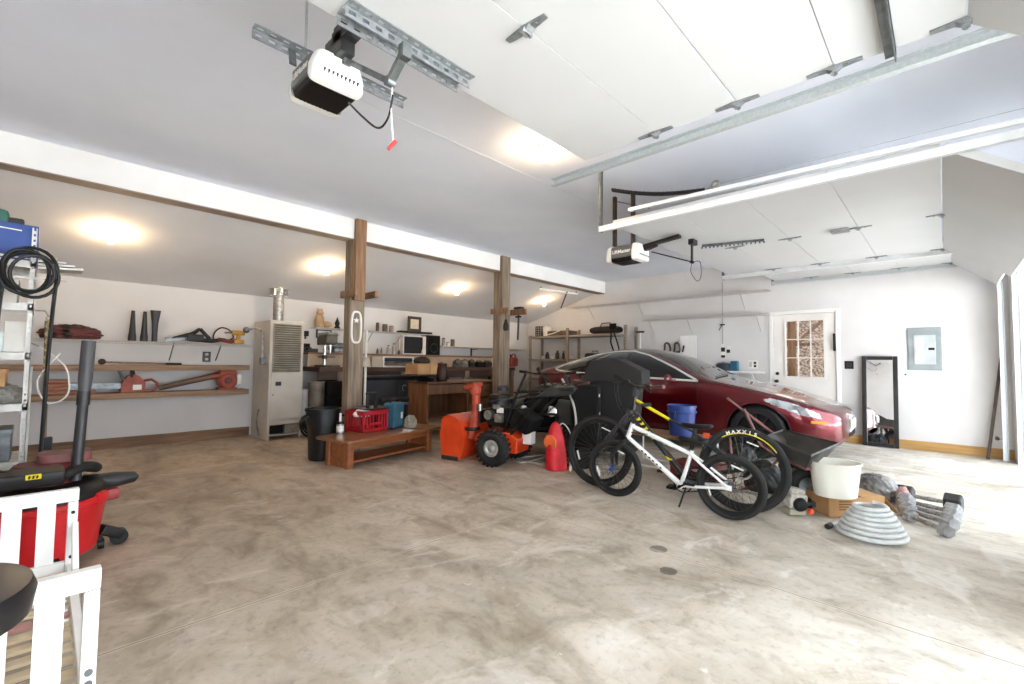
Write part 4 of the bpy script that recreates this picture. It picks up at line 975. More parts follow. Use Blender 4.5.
xa, xb = PY(499.5, 330, 5.48).x, PY(509, 330, 5.5).x; xf0, xf1 = PY(502, 270, 5.42).x, PY(510, 270, 5.42).x
t = thing('timber_post', 'weathered timber post near the snow blower, with a dark clamp hanging from its arm', 'post', ((xa+xb)/2, 5.56, 0), group='timber posts under the white beam'); ox = t.location.x
MB().bx(xa-ox, xb-ox, -.08, .08, 0, 2.733, .006).build('post', WOODG, t)
zb = PY(505, 312, 5.43).z
MB().bx(xf0-ox, xf1-ox, -.155, -.092, zb-.05, ZC-.002, .004).build('upper_board', WOODG, t)
MB().bx(xa-ox+.01, xf0-ox-.004, -.125, -.085, zb-.05, 2.73, .004).build('upper_board', WOODG, t)
p = PX(526, 311.5, xb+.025)
MB().bx(xb-ox+.004, xb-ox+.05, p.y-5.56, .10, p.z-.05, p.z+.05, .004).build('cross_arm', WOODP, t)
MB().bx(xa-ox-.05, xa-ox-.004, -.32, .1, p.z-.04, p.z+.05, .004).build('cross_arm', WOODP, t)
q = PX(519, 310, xb+.025); q2 = PX(515, 340, xb+.025)
t = thing('bar_clamp', 'dark bar clamp hanging from the arm of the far timber post', 'clamp', (q.x, q.y, p.z)); m = MB().bar((0, 0, .05), (0, .02, q2.z-p.z), .035, .012)
m.build('bar', DGREY, t); MB().box((0, 0, .07), (.10, .16, .035), None, .006).box((0, .015, -.08), (.06, .1, .03), None, .006).build('jaw', BLACK, t)
q = V(xa-.027, 5.30, p.z-.25); t = thing('work_light', 'small dark lamp hanging on the near side of the far timber post', 'lamp', q); MB().lathe([(.02, .1), (.03, .06), (.05, .0), (.05, -.06), (.035, -.09), (0, -.09)], n=14).build('shade', BLACK, t); MB().tube([(0, 0, .1), (0, .02, .2), (.03, .1, .22)], .006, 6).build('hook', DGREY, t)
# ------------------------------------------------------------------ low coffee table with its load
ZT = .32
FL, FR, BL = PZ(348, 442, ZT), PZ(443, 426, ZT), PZ(320, 432.5, ZT)
d1 = (FR-FL); L1 = d1.length; d1.normalize(); d2 = V(-d1.y, d1.x, 0); W2 = .60
t = thing('coffee_table', 'low brown wooden table carrying the red crate beside the timber post', 'table', FL); t.rotation_euler = (0, 0, math.atan2(d1.y, d1.x)); t.location.z = 0
def rrect(x0, x1, y0, y1, r, z, n=6):
    P = []
    for cx, cy, a0 in ((x1-r, y1-r, 0), (x0+r, y1-r, PI/2), (x0+r, y0+r, PI), (x1-r, y0+r, 1.5*PI)):
        for k in range(n+1): a = a0+PI/2*k/n; P.append((cx+r*math.cos(a), cy+r*math.sin(a), z))
    return P
MB().prism(rrect(0, L1, 0, W2, .06, ZT-.03), (0, 0, .03)).build('table_top', mat('oak_top', '92613F', .32, c2='7A4E30', scale=2, stretch=(.6, 8, 8), coat=.3), t, bevel=.006)
x0, x1 = .13, L1-.13; y0, y1 = .14, W2-.12
for xx in (x0, x1):
    MB().bx(xx-.02, xx+.02, y0+.03, y1-.03, .0, ZT-.03, .004).build('side_panel', OAK, t)
for xx in (x0, x1):
    for yy in (y0, y1): MB().prism(rrect(xx-.04, xx+.04, yy-.035, yy+.035, .02, 0), (0, 0, ZT-.032)).build('leg', OAK, t)
MB().bx(x0, x1, y0-.01, y0+.01, ZT-.12, ZT-.031).bx(x0, x1, y1-.01, y1+.01, ZT-.12, ZT-.031).build('apron', OAK, t)
MB().bx(x0, x1, y0-.01, y1, .05, .075, .003).build('lower_shelf', OAK, t)
TR = t.rotation_euler.z
# red crate
c0 = PZ(365, 434, ZT)
def crate(label, loc, rz, L_, W_, H_, m_):
    t = thing('milk_crate', label, 'crate', loc, rz); m = MB(); th = .008
    for zz0, zz1 in ((0, .035), (H_-.05, H_)):
        m.bx(-L_/2, L_/2, -W_/2, -W_/2+th, zz0, zz1).bx(-L_/2, L_/2, W_/2-th, W_/2, zz0, zz1).bx(-L_/2, -L_/2+th, -W_/2, W_/2, zz0, zz1).bx(L_/2-th, L_/2, -W_/2, W_/2, zz0, zz1)
    m.bx(-L_/2, L_/2, -W_/2, W_/2, 0, .006)
    for k in range(9):
        x = -L_/2+.015+(L_-.03)*k/8
        if k not in (4,): m.bx(x-.009, x+.009, -W_/2, -W_/2+th, 0, H_).bx(x-.009, x+.009, W_/2-th, W_/2, 0, H_)
    for k in range(7):
        y = -W_/2+.015+(W_-.03)*k/6; m.bx(-L_/2, -L_/2+th, y-.009, y+.009, 0, H_).bx(L_/2-th, L_/2, y-.009, y+.009, 0, H_)
    m.bx(-.09, .09, -W_/2-.002, -W_/2+th, H_*.32, H_*.42)
    m.build('crate_shell', m_, t); return t
cl = PZ(347, 426, ZT+.005); cr_ = PZ(388, 428.5, ZT+.005)
W0 = V(math.cos(TR), math.sin(TR), 0); N0 = V(-W0.y, W0.x, 0)
ZT2 = ZT+.003
cf = PZ(379, 431, ZT2)
CR = crate('red plastic crate of tools on the low wooden table', cf+N0*.19-W0*.03, TR, .38, .34, .25, mat('crate_red', 'C11E2B', .4, c2='A01622', scale=7))
cc = CR.location
t = thing('tool_tray', 'dark round tray lying across the red crate', 'tray', cc+V(.06, .0, .256)); MB().lathe([(0, 0), (.19, 0), (.21, .02), (.205, .022), (.185, .008), (0, .008)], n=32).build('dish', mat('dark_maroon', '45302E', .45, c2='372524'), t)
MB().bx(-.075, -.045, -.03, .01, .01, .18, .006).bx(.035, .065, -.03, .01, .01, .18, .006).bx(-.08, .07, -.035, .015, .17, .205, .008).build('carry_handle', BLACK, t)
o = blob('rag', cc+V(-.09, -.05, .175), .1, (1, .8, .6), PAPER, 31, .2, 7); tag(o, 'pale crumpled cloth sticking out of the red crate', 'rag')
# can with brush
p = PZ(341, 433, ZT2); t = thing('paint_can', 'small white can with a brush beside the red crate', 'can', p+N0*.02); MB().lathe([(0, 0), (.042, 0), (.042, .1), (.046, .1), (.046, .105), (0, .105)], n=24).build('can_body', SILVER, t); MB().lathe([(.0425, .02), (.0432, .02), (.0432, .085), (.0425, .085)], n=24).build('label_band', PAPER, t); MB().lathe([(0, .105), (.047, .105), (.047, .13), (0, .135)], n=24).build('lid', BLACK, t); MB().bar((0, 0, .13), (.0, 0, .23), .025, .012, .004).build('brush_handle', PAPER, t)
# teal case and its neighbours
p = PZ(400, 428, ZT2)
t = thing('teal_case', 'blue-green plastic tool case standing right of the red crate', 'case', p+N0*.12, TR+.25); t.scale = (1.2, 1.1, 1.15)
MB().box((0, 0, .14), (.20, .16, .28), None, .03).build('shell', TEAL, t); MB().tube([(-.07, 0, .27), (-.06, 0, .305), (.06, 0, .305), (.07, 0, .27)], .012, 8).build('carry_handle', BLACK, t); MB().bx(.02, .05, -.089, -.08, .1, .17, .003).build('label_plate', PAPER, t)
MB().lathe([(0, 0), (.05, 0), (.05, .012), (0, .016)], (.1, 0, .13), (1, 0, 0), 20).build('side_cap', PAPER, t)
p2 = p+N0*.28+W0*.22
t = thing('black_case', 'dark grey case with wide flat lid behind the teal case', 'case', p2, TR); MB().box((0, 0, .13), (.13, .14, .26), None, .02).build('shell', BLACK, t); MB().box((-.01, 0, .275), (.24, .2, .03), None, .01).build('lid', mat('slate', '3F4A50', .45), t)
p = PZ(416, 428, ZT2); o = blob('paper_bag', p+N0*.10, .085, (1.0, .8, 1.15), mat('khaki_bag', '9C9484', .8, c2='857D6D', scale=8), 41, .2, 5); tag(o, 'small khaki bag slumped at the right end of the low table', 'bag')
t = thing('papers', 'loose pale sheets lying on the right end of the low table', 'papers', PZ(409, 431, ZT+.002)+N0*.02, TR+.5); MB().bx(-.09, .09, -.05, .05, 0, .004).build('sheet', PAPER, t); MB().box((.03, .02, .008), (.16, .1, .003), (.04, .03, .4)).build('sheet', PAPER, t)
# black bin left of the table
p = PZ(322, 461.5); t = thing('trash_can', 'round black plastic trash can between furnace and low table', 'trash can', p+V(.06, .14, 0))
MB().lathe([(0, 0), (.145, 0), (.155, .02), (.165, .3), (.175, .42), (.19, .42), (.192, .57), (.205, .572), (.205, .6), (.196, .602), (.185, .59), (.17, .42), (.14, .03), (0, .02)], n=40).build('shell', BLACK, t)
for sg in (-1, 1): MB().tube([(sg*.19, -.05, .52), (sg*.23, -.045, .5), (sg*.23, .045, .5), (sg*.19, .05, .52)], .012, 8).build('handle', BLACK, t)
# coiled black cord between furnace and bin
p = PZ(303, 440); t = thing('black_hose', 'coiled black hose on the floor between furnace and black trash can', 'hose', p+V(.12, .2, 0)); m = MB()
for k in range(5): m.torus((.02*k, -.02*k, .16+.02*k), .14, .016, (.5, -.7, .25+.1*k), 28, 8)
m.build('coil', RUBBER, t)
# ------------------------------------------------------------------ snow blower
A = V(3.83, 3.78, 0); t = thing('snow_blower', 'orange walk-behind snow blower with tall chute and black engine', 'snow blower', A, math.atan2(.97, -.25)-PI/2)
ARC = [(.46, .02), (.42, .10), (.40, .22), (.41, .34), (.45, .44), (.53, .505), (.64, .53)]
m = MB(); P = [V(0, *q) for q in ARC]
cp_ = curve_pts(P, 4)
for a, b_ in zip(cp_[:-1], cp_[1:]): m.prism([V(-.26, a.y, a.z), V(.28, a.y, a.z), V(.28, b_.y, b_.z), V(-.26, b_.y, b_.z)], (0, .006, .002))
for sg in (-1, 1): m.prism([V(.01+sg*.27, q.y, q.z) for q in cp_]+[V(.01+sg*.27, .72, .50), V(.01+sg*.27, .76, .30), V(.01+sg*.27, .72, .02)], (sg*.008, 0, 0))
m.build('auger_housing', ORANGE, t)
[MB().bx(x_, x_+.015, .48, .72, .0, .05, .003).build('skid_shoe', DGREY, t) for x_ in (-.28, .29)]
hp = [(.0+.16*math.cos(a), .62+.16*math.sin(a), .22) for a in np.linspace(0, 2*PI, 2)]
m = MB().cyl((-.24, .62, .22), (.26, .62, .22), .02)
for sg in (-1, 1): m.tube([(sg*(.24-.22*s), .62+.15*math.cos(s*9), .22+.15*math.sin(s*9)) for s in np.linspace(0, 1, 36)], .012, 5)
m.build('auger', DGREY, t)
MB().tube([(-.14, .40, .28), (-.14, .35, .40), (-.13, .33, .62), (-.13, .33, .78)], [.075, .055, .048, .052], 18).build('chute', ORANGED, t)
ch = MB().tube([(-.13, .33, .78), (-.13, .34, .83), (-.14, .36, .87)], [.055, .075, .08], 14); ch.box((-.13, .37, .885), (.20, .16, .05), (-.3, 0, 0), .015); ch.build('chute_deflector', ORANGED, t)
MB().lathe([(.09, 0), (.1, .01), (.1, .03), (.09, .04)], (-.14, .37, .36), n=24).build('chute_collar', BLACK, t)
MB().prism([(-.16, -.24, .14), (-.16, .30, .14), (-.16, .34, .30), (-.16, .2, .37), (-.16, -.16, .37), (-.16, -.26, .30)], (.32, 0, 0)).build('chassis', ORANGE, t, bevel=.015)
m = MB().box((.03, .06, .53), (.26, .30, .20), None, .03).cyl((0, .08, .66), (0, .08, .76), .13, n=20).lathe([(.13, 0), (.12, .03), (0, .035)], (0, .08, .76)).box((-.02, .34, .52), (.2, .14, .16), None, .02); m.build('engine', mat('engine_black', '1C1A19', .45, .2, c2='121110'), t)
MB().cyl((-.20, .12, .56), (-.12, .12, .56), .055, n=16).box((-.17, -.02, .53), (.06, .1, .09), None, .01).cyl((-.18, .24, .6), (-.18, .24, .68), .03).box((-.16, .02, .66), (.06, .08, .05), None, .008).build('carburettor', SILVER, t)
MB().box((-.165, -.03, .62), (.01, .09, .06), None, .003).build('label_plate', PAPER, t)
MB().box((.16, .1, .70), (.14, .22, .1), None, .03).build('fuel_tank', BLACK, t); MB().cyl((.16, .1, .75), (.16, .1, .785), .035).build('fuel_cap', DGREY, t)
for sx in (-1, 1):
    w_ = MB().torus((sx*.27, 0, .205), .145, .06, (1, 0, 0), 40, 12, 1.1)
    for k in range(22):
        a = 2*PI*k/22; c = V(sx*.27, .205*math.cos(a)*.97, .205+.205*math.sin(a)*.97); w_.bar(c+V(-.06, 0, 0), c+V(0, .018*-math.sin(a), .018*math.cos(a)), .02, .016).bar(c+V(.06, 0, 0), c+V(0, .018*-math.sin(a), .018*math.cos(a)), .02, .016)
    w_ = w_.build('wheel', TYRE, t)
    MB().lathe([(.10, -.05), (.095, .045), (.07, .05), (.05, .03), (.03, .045), (0, .05)], (sx*.27, 0, .205), (sx, 0, 0), 24).build('rim', mat('rim_grey', 'B5B3B0', .4, .4, c2='98968F'), w_)
for sx in (-1, 1):
    MB().tube([(sx*.17, -.18, .36), (sx*.20, -.45, .66), (sx*.24, -.66, .86), (sx*.26, -.88, .90)], .016, 8).build('handle_tube', BLACK, t)
    MB().tube([(sx*.25, -.80, .895), (sx*.27, -.98, .905)], .022, 8).build('grip', RUBBER, t)
    MB().tube([(sx*.25, -.70, .92), (sx*.26, -.80, .96), (sx*.27, -.95, .96)], .009, 6).build('lever', DGREY, t)
MB().prism([(-.27, -.52, .80), (-.27, -.72, .93), (-.27, -.86, .90), (-.27, -.80, .82)], (.54, 0, 0)).build('dashboard', DGREY, t, bevel=.02)
MB().tube([(0, -.62, .93), (-.02, -.5, 1.03), (-.03, -.46, 1.08)], .011, 6).sph((-.03, -.45, 1.10), .025).build('shift_lever', BLACK, t)
MB().tube([(-.02, .40, .62), (-.2, .1, .72), (-.12, -.62, .82)], .009, 6).build('chute_rod', DGREY, t)
L3 = lambda P: Matrix.Rotation(-t.rotation_euler.z, 3, 'Z') @ (P-A)
MB().tube([L3(PX(503, 434, 3.72)), L3(PX(516, 396, 3.72)), L3(PX(527, 371, 3.74))], .016, 8).build('clutch_lever', BLACK, t)
MB().box((.02, -.28, .50), (.34, .26, .20), (.5, 0, 0), .03).build('belt_guard', BLACKM, t); MB().tube(curve_pts([(.1, .1, .70), (.18, -.2, .78), (.1, -.5, .84)]), .008, 6).tube(curve_pts([(-.1, .05, .66), (-.19, -.22, .66), (-.16, -.5, .80)]), .008, 6).build('control_cable', BLACK, t)
MB().lathe([(0, 0), (.07, 0), (.07, .05), (.05, .07), (0, .075)], (.05, .06, .83), (0, 0, 1), 20).build('recoil_cover', DGREY, t)
MB().box((.04, -.30, .33), (.12, .12, .19), None, .012).cyl((.04, -.30, .42), (.04, -.30, .45), .022).build('white_jug', PAPER, t)  # separate white jug, built as a part of the snow blower
# ------------------------------------------------------------------ black quad bike behind it
A = V(5.02, 4.10, 0); t = thing('quad_bike', 'black quad bike parked between the snow blower and the car', 'quad bike', A, math.atan2(-.52, -.85)-PI/2)
def fat_wheel(p, r, wd):
    w_ = MB().lathe([(r*.52, -wd*.42), (r*.8, -wd*.5), (r*.96, -wd*.4), (r, -wd*.2), (r, wd*.2), (r*.96, wd*.4), (r*.8, wd*.5), (r*.52, wd*.42)], p, (1, 0, 0), 36)
    for k in range(16):
        a = 2*PI*k/16; c = V(p)+V(0, r*.985*math.cos(a), r*.985*math.sin(a)); dz = V(0, -math.sin(a), math.cos(a))*.03
        w_.bar(c+V(-wd*.4, 0, 0), c+dz, .03, .025).bar(c+V(wd*.4, 0, 0)+dz, c, .03, .025)
    w_ = w_.build('wheel', TYRE, t); MB().lathe([(r*.53, -.05), (r*.5, .05), (r*.3, .06), (0, .07)], p, (1 if p[0] > 0 else -1, 0, 0), 24).build('rim', GREYST, w_)
for sx in (-1, 1): fat_wheel((sx*.40, .58, .285), .27, .2); fat_wheel((sx*.38, -.58, .275), .27, .24)
def fender(cy, sx):
    return MB().grid(lambda u, v: V(sx*(.22+.30*v), cy+.36*math.cos(PI*(.08+.84*u)), .36+.34*math.sin(PI*(.08+.84*u))-.05*v*v), 18, 6).build('fender', DGREY, t, solid=.012)
for sx in (-1, 1): fender(.58, sx); fender(-.58, sx)
MB().prism([(-.14, .85, .40), (-.14, .95, .62), (-.14, .75, .82), (-.14, .2, .84), (-.14, .1, .70), (-.14, -.85, .74), (-.14, -.9, .5), (-.14, 0, .25)], (.28, 0, 0)).build('body', BLACKM, t, bevel=.03)
MB().box((0, -.32, .80), (.28, .72, .12), None, .04).build('seat', BLACK, t)
m = MB()
for sx in (-.22, .22, 0): m.tube([(sx, .45, .80), (sx, .92, .80)], .01, 6)
for yy in (.45, .68, .92): m.tube([(-.3, yy, .80), (.3, yy, .80)], .01, 6)
m.build('front_rack', BLACK, t)
MB().tube([(0, .32, .84), (0, .22, 1.0)], .02, 8).tube([(-.36, .08, 1.04), (-.15, .2, 1.02), (.15, .2, 1.02), (.36, .08, 1.04)], .012, 8).build('handlebar', BLACK, t)
for sx in (-1, 1): MB().tube([(sx*.27, .125, 1.035), (sx*.40, .06, 1.045)], .019, 8).build('grip', RUBBER, t); MB().lathe([(0, 0), (.06, 0), (.065, .02), (0, .03)], (sx*.17, .90, .58), (0, 1, .1), 16).build('headlight', CHROME, t)
MB().box((0, .02, .45), (.36, .5, .3), None, .03).cyl((-.2, 0, .42), (.2, 0, .42), .13).build('engine', mat('engine_black', '1C1A19'), t)
m = MB().box((-.20, -.05, .52), (.01, .09, .03)).box((-.2, .12, .36), (.01, .1, .04)); 
MB().box((-.28, .05, .60), (.16, .62, .22), None, .05).build('side_cover', BLACKM, t); MB().box((.28, .05, .60), (.16, .62, .22), None, .05).build('side_cover', BLACKM, t); MB().box((0, .60, .40), (.5, .3, .22), None, .04).build('front_guard', BLACKM, t)
MB().tube([(-.25, .85, .36), (.25, .85, .36)], .018, 8).tube([(-.25, .95, .55), (-.25, .85, .36)], .014, 8).tube([(.25, .95, .55), (.25, .85, .36)], .014, 8).tube([(-.25, .95, .55), (.25, .95, .55)], .014, 8).build('bumper', BLACK, t)
# ------------------------------------------------------------------ black wheeled cart (trash tote)
A = V(5.02, 2.98, 0); t = thing('wheeled_trash_cart', 'tall matte black wheeled trash cart with hinged lid against the red car', 'trash cart', A, .30)
TOTE = mat('tote_black', '1F1D1C', .7, c2='191717', scale=5)
m = MB(); 
def ring(w_, d_, z): return [m.bm.verts.new(q) for q in rrect(-w_/2, w_/2, -d_/2, d_/2, .06, z, 4)]
R0 = ring(.40, .46, .10); R1 = ring(.48, .60, 1.0); R2 = ring(.52, .66, 1.0); R3 = ring(.52, .66, 1.06)
for Aa, B in ((R0, R1), (R1, R2), (R2, R3)):
    for j in range(len(Aa)): m.bm.faces.new((Aa[j], Aa[(j+1) % len(Aa)], B[(j+1) % len(Aa)], B[j]))
m.bm.faces.new(R0[::-1]); m.bm.faces.new(R3); m.build('bin', TOTE, t)
MB().prism([(-.27, -.36, .94), (-.27, -.35, 1.09), (-.27, -.05, 1.24), (-.27, .26, 1.21), (-.27, .38, .98), (-.27, .38, .96), (-.27, -.35, .925)], (.54, 0, 0)).build('lid', TOTE, t, bevel=.025)
MB().tube([(-.2, .40, .99), (-.2, .47, 1.03), (.2, .47, 1.03), (.2, .40, .99)], .016, 8).build('handle', TOTE, t)
for sx in (-1, 1): w_ = MB().lathe([(.05, -.03), (.125, -.03), (.13, 0), (.125, .03), (.05, .03)], (sx*.27, .26, .131), (1, 0, 0), 28).build('wheel', TYRE, t); MB().lathe([(.055, -.02), (.055, .02), (0, .03)], (sx*.27, .26, .131), (sx, 0, 0), 16).build('rim', DGREY, w_)
# dark compressor-like housing left of it
A = PZ(583, 463)+V(.25, .2, 0); t = thing('compressor', 'black upright machine housing with small pale stickers beside the trash cart', 'machine', V(4.40, 3.02, 0), .5)
MB().bx(-.20, .20, -.16, .16, .12, .92, .05).build('housing', BLACKM, t)
MB().bx(-.19, -.12, -.166, -.158, .80, .83).build('sticker', PAPER, t); MB().bx(-.15, -.08, -.166, -.158, .60, .62).build('sticker', PAPER, t); MB().bx(-.18, -.06, -.167, -.158, .50, .565).build('sticker', mat('olive_sticker', '6F7560', .6), t)
m = MB()
for k in range(5): m.bx(-.14, .14, -.168, -.158, .2+.05*k, .225+.05*k)
m.build('vent', DGREY, t)
for sx in (-1, 1): MB().lathe([(0, -.02), (.11, -.025), (.12, 0), (.11, .025), (0, .02)], (sx*.22, 0, .122), (1, 0, 0), 24).build('wheel', TYRE, t)
MB().tube([(-.15, .16, .85), (-.15, .22, 1.02), (.15, .22, 1.02), (.15, .16, .85)], .014, 8).build('handle', BLACK, t)
# pale flexible hose arcing down beside it
p = [PX(562, 379, 4.25), PX(568, 390, 4.2), PX(574, 407, 4.15), PX(576, 425, 4.1), PX(573, 445, 4.05), PX(570, 465, 3.98)]
p[-1].z = .012; q = p[-1].copy(); t = thing('white_hose', 'thin pale hose arcing down to the floor behind the red backpack', 'hose', q); MB().tube([v-q for v in curve_pts(p, 8)], .013, 8).build('tube', mat('pale_hose', 'C9C3BA', .5), t)
# red backpack
A = V(3.98, 3.12, 0); t = thing('backpack', 'bright red backpack with black mesh side standing on the floor', 'backpack', A, -.35)
def pack(u, v):
    a = u*2*PI; e = max(0., 1-v**5)**.55; w_ = .125*(1-.30*v)*e*(.9+.1*math.sin(min(1, v*4)*PI/2)); d_ = .10*e*(1-.3*v)
    return V(w_*math.copysign(abs(math.cos(a))**.75, math.cos(a)), d_*math.copysign(abs(math.sin(a))**.75, math.sin(a))+.03*v, .004+.52*v)
m = MB().grid(pack, 36, 26, True); m.bm.faces.new([v for v in sorted([v for v in m.bm.verts if v.co.z < .0045], key=lambda q: math.atan2(q.co.y, q.co.x))])
m.build('pack_body', mat('pack_red', 'E0222C', .5, c2='C2161F', scale=10), t)
m = MB()
for k in range(9): q_ = .12*(1-.30*(.06+.045*k)/.52); m.tube([(q_-.01, -.065, .06+.045*k), (q_+.02, 0, .06+.045*k), (q_-.01, .08, .06+.045*k)], .013, 6)
m.build('mesh_side', BLACK, t)
MB().lathe([(0, 0), (.085, 0), (.085, .02), (0, .03)], (-.075, .0, .30), (-1, -.3, 0), 28).build('reflective_disc', mat('disc_orange', 'F0703A', .5), t)
MB().tube(curve_pts([(.03, .03, .45), (.08, .0, .50), (.15, -.02, .42), (.2, -.03, .27)]), .007, 8).build('drinking_tube', PAPER, t)
MB().lathe([(.02, -.02), (.05, -.02), (.052, 0), (.05, .02), (.02, .02)], (.13, .03, .052), (1, 0, 0), 18).build('wheel', BLACK, t)
# cord on the floor
p = [PZ(x, y) for x, y in ((514, 461), (523, 463), (540, 459), (546, 455), (530, 457), (517, 459.5), (535, 464), (552, 468))]; q = p[0].copy()
t = thing('loose_cord', 'loose pale cord looped on the floor in front of the snow blower', 'cord', q); MB().tube([v-q+V(0, 0, .008) for v in curve_pts(p, 6)], .008, 6).build('cord', mat('pale_hose', 'C9C3BA'), t)
# ------------------------------------------------------------------ back wall, left part: shelves and what lies on them
YS = 7.49
def boxY(x0, y0, x1, y1, Y): a, b_ = PY(x0, y0, Y), PY(x1, y1, Y); return min(a.x, b_.x), max(a.x, b_.x), min(a.z, b_.z), max(a.z, b_.z)
t = wire_shelf('wire_shelf', 'long white wire shelf on the back wall holding black nozzles and trimmers', (-.6, DY, 1.385), (2.16, DY, 1.385), (0, -.30, 0), 4, None, .24, .03, GREYST, bx_=(.16, .36, .66, .86))
def plank(name, label, x0, x1, y0, y1, z0, z1, m_, brackets=()):
    t = thing(name, label, 'shelf', (x0, DY, z1)); MB().bx(0, x1-x0, y0-DY, y1-DY, z0-z1, 0, .004).build('board', m_, t)
    for b_ in brackets: MB().bx(b_-.015, b_+.015, -.02, 0, z0-z1-.2, z0-z1).bar((b_, -.01, z0-z1-.2), (b_, (y0-DY)*.8, z0-z1-.008), .025, .012).build('bracket', WHITE, t)
    return t
plank('wall_shelf', 'upper wooden plank shelf on the back wall left of the furnace', -.6, 2.15, YS, DY, 1.008, 1.078, WOODX)
plank('wall_shelf', 'lower wooden plank shelf carrying the orange chainsaw and blower', -.6, 2.15, YS, DY, .655, .725, WOODX)
ZW = 1.393
# dark red tool bag
p = PY(71, 337, 7.6); o = blob('tool_bag', (p.x, 7.62, ZW), .17, (1.45, .8, .62), mat('maroon_bag', '5E2B2A', .6, c2='1C1211', scale=7, lo=.44, hi=.54), 51, .3, 5); tag(o, 'dark red and black crumpled tool bag on the wire shelf', 'bag')
for k, (px_, kind, lb) in enumerate(((132, 0, 'left black tapered vacuum nozzle standing on the wire shelf'), (144, 0, 'middle black tapered vacuum nozzle standing on the wire shelf'), (154.5, 1, 'black flared vacuum nozzle, right of the two tapered ones'))):
    p = PY(px_, 338, 7.62); h = PY(px_, 310.5+(k == 1), 7.62).z-ZW
    pr_ = [(0, 0), (.042, 0), (.042, .06), (.036, .1), (.018, h), (.012, h)] if kind == 0 else [(0, 0), (.032, 0), (.032, .12), (.036, h*.6), (.058, h), (.05, h)]
    m = MB().lathe(pr_, n=20)
    if kind: m.xf(Matrix.Diagonal((1, .5, 1, 1)))
    o = m.build('vacuum_nozzle', DGREY); o.location = (p.x, 7.62, ZW); tag(o, lb, 'nozzle', 'nozzles on the wire shelf')
# electric trimmer with cord loop
p = PY(165, 343, 7.6); t = thing('hedge_trimmer', 'black electric hedge trimmer lying on the wire shelf', 'trimmer', (p.x, 7.60, ZW))
s_ = 7.6/450*1.0; L_ = PY(212, 343, 7.6).x-p.x
MB().bar((0, 0, .03), (L_*.75, -.02, .06), .03, .05, .005).build('blade', GREYST, t)
m = MB().tube([(L_*.15, 0, .05), (L_*.55, 0, .12), (L_*.72, 0, .20)], [.02, .03, .022], 10).tube([(L_*.72, 0, .20), (L_*.95, 0, .06)], .024, 10).box((L_*.62, 0, .07), (.2, .08, .1), None, .02).tube([(L_*.4, 0, .05), (L_*1.0, 0, .035), (L_*1.3, .01, .06)], [.03, .03, .025], 10); m.build('body', BLACK, t)
MB().tube(curve_pts([(L_*1.02, 0, .05), (L_*1.06, .02, .16), (L_*1.22, .03, .235), (L_*1.42, .03, .2), (L_*1.5, .02, .1), (L_*1.38, .01, .05)]), .010, 8).build('cord', BLACK, t)
p = PY(222, 342, 7.58); t = thing('drill_driver', 'dusty yellow power tool at the right end of the wire shelf', 'power tool', (p.x, 7.58, ZW+.002)); L_ = PY(244, 343, 7.58).x-p.x
m = MB().cyl((L_*.45, 0, .165), (L_*1.0, 0, .165), .035, n=14).tube([(L_*.75, 0, .15), (L_*.7, 0, .05)], .026, 10).box((L_*.75, 0, .03), (.13, .08, .06), None, .012); m.build('body', mat('dusty_yellow', 'C79A3E', .5, c2='A97F2E', scale=8), t)
MB().tube([(-.05, 0, .06), (L_*.4, 0, .03), (L_*.62, 0, .05)], .028, 8).build('battery_grip', REDD, t); MB().cyl((L_*.1, 0, .16), (L_*.45, 0, .165), .010, n=8).build('bit', GREYST, t)
a0 = boxY(203.5, 352.5, 209.5, 361, DY); t = thing('wall_outlet', 'dark outlet on the back wall below the wire shelf', 'outlet', ((a0[0]+a0[1])/2, DY, (a0[2]+a0[3])/2)); MB().bx(-.05, .05, -.012, 0, -.075, .075, .003).build('cover_plate', DGREY, t)
for zz in (-.035, .035): MB().bx(-.02, .02, -.018, -.012, zz-.018, zz+.018, .003).build('socket', BEIGEM, t)
# middle shelf: mallet-like rod
pa, pb = PY(102, 361, 7.55), PY(182, 364, 7.55); t = thing('ball_rod', 'long thin rod with a dark ball end lying on the upper plank shelf', 'rod', (pa.x, 7.56, 1.08+.04)); MB().sph((0, 0, .0), .038).build('ball', mat('dark_wood_ball', '4A3527', .5), t)
MB().cyl((.03, 0, -.005), (pb.x-pa.x, .02, -.025), .011, n=10).build('rod', WOODG, t); MB().cyl((pb.x-pa.x-.18, .018, -.022), (pb.x-pa.x, .02, -.024), .015, n=10).build('grip', BLACK, t)
# lower shelf: stacked wood blocks, chainsaw, blower
ZL = .728
for i, (w_, h_, dx, lb) in enumerate(((.42, .045, 0, 'widest reddish wood block at the bottom of the stack'), (.34, .045, -.03, 'second wood block up in the small stack'), (.26, .045, -.06, 'third wood block up in the small stack'), (.17, .04, -.09, 'topmost short wood block of the small stack'))):
    p = PY(50, 380, 7.6); m = MB().bx(0, w_, -.09, .09, 0, h_-.003, .003); o = m.build('wood_block', wood('red_block', '9A6246', '7A4932', 0)); o.location = (p.x-.02, 7.62, ZL+.045*i+.001); tag(o, lb, 'wood block', 'stacked wood blocks on the lower plank shelf')
SAWO = mat('chainsaw_orange', '9E4428', .5, c2='7C2F1A', scale=9)
p0, p1 = PY(118, 392, 7.55), PY(158, 392, 7.55); t = thing('chainsaw', 'orange chainsaw with black bar on the lower plank shelf', 'chainsaw', (p0.x, 7.57, ZL)); L_ = p1.x-p0.x; H_ = PY(135, 372, 7.55).z-ZL
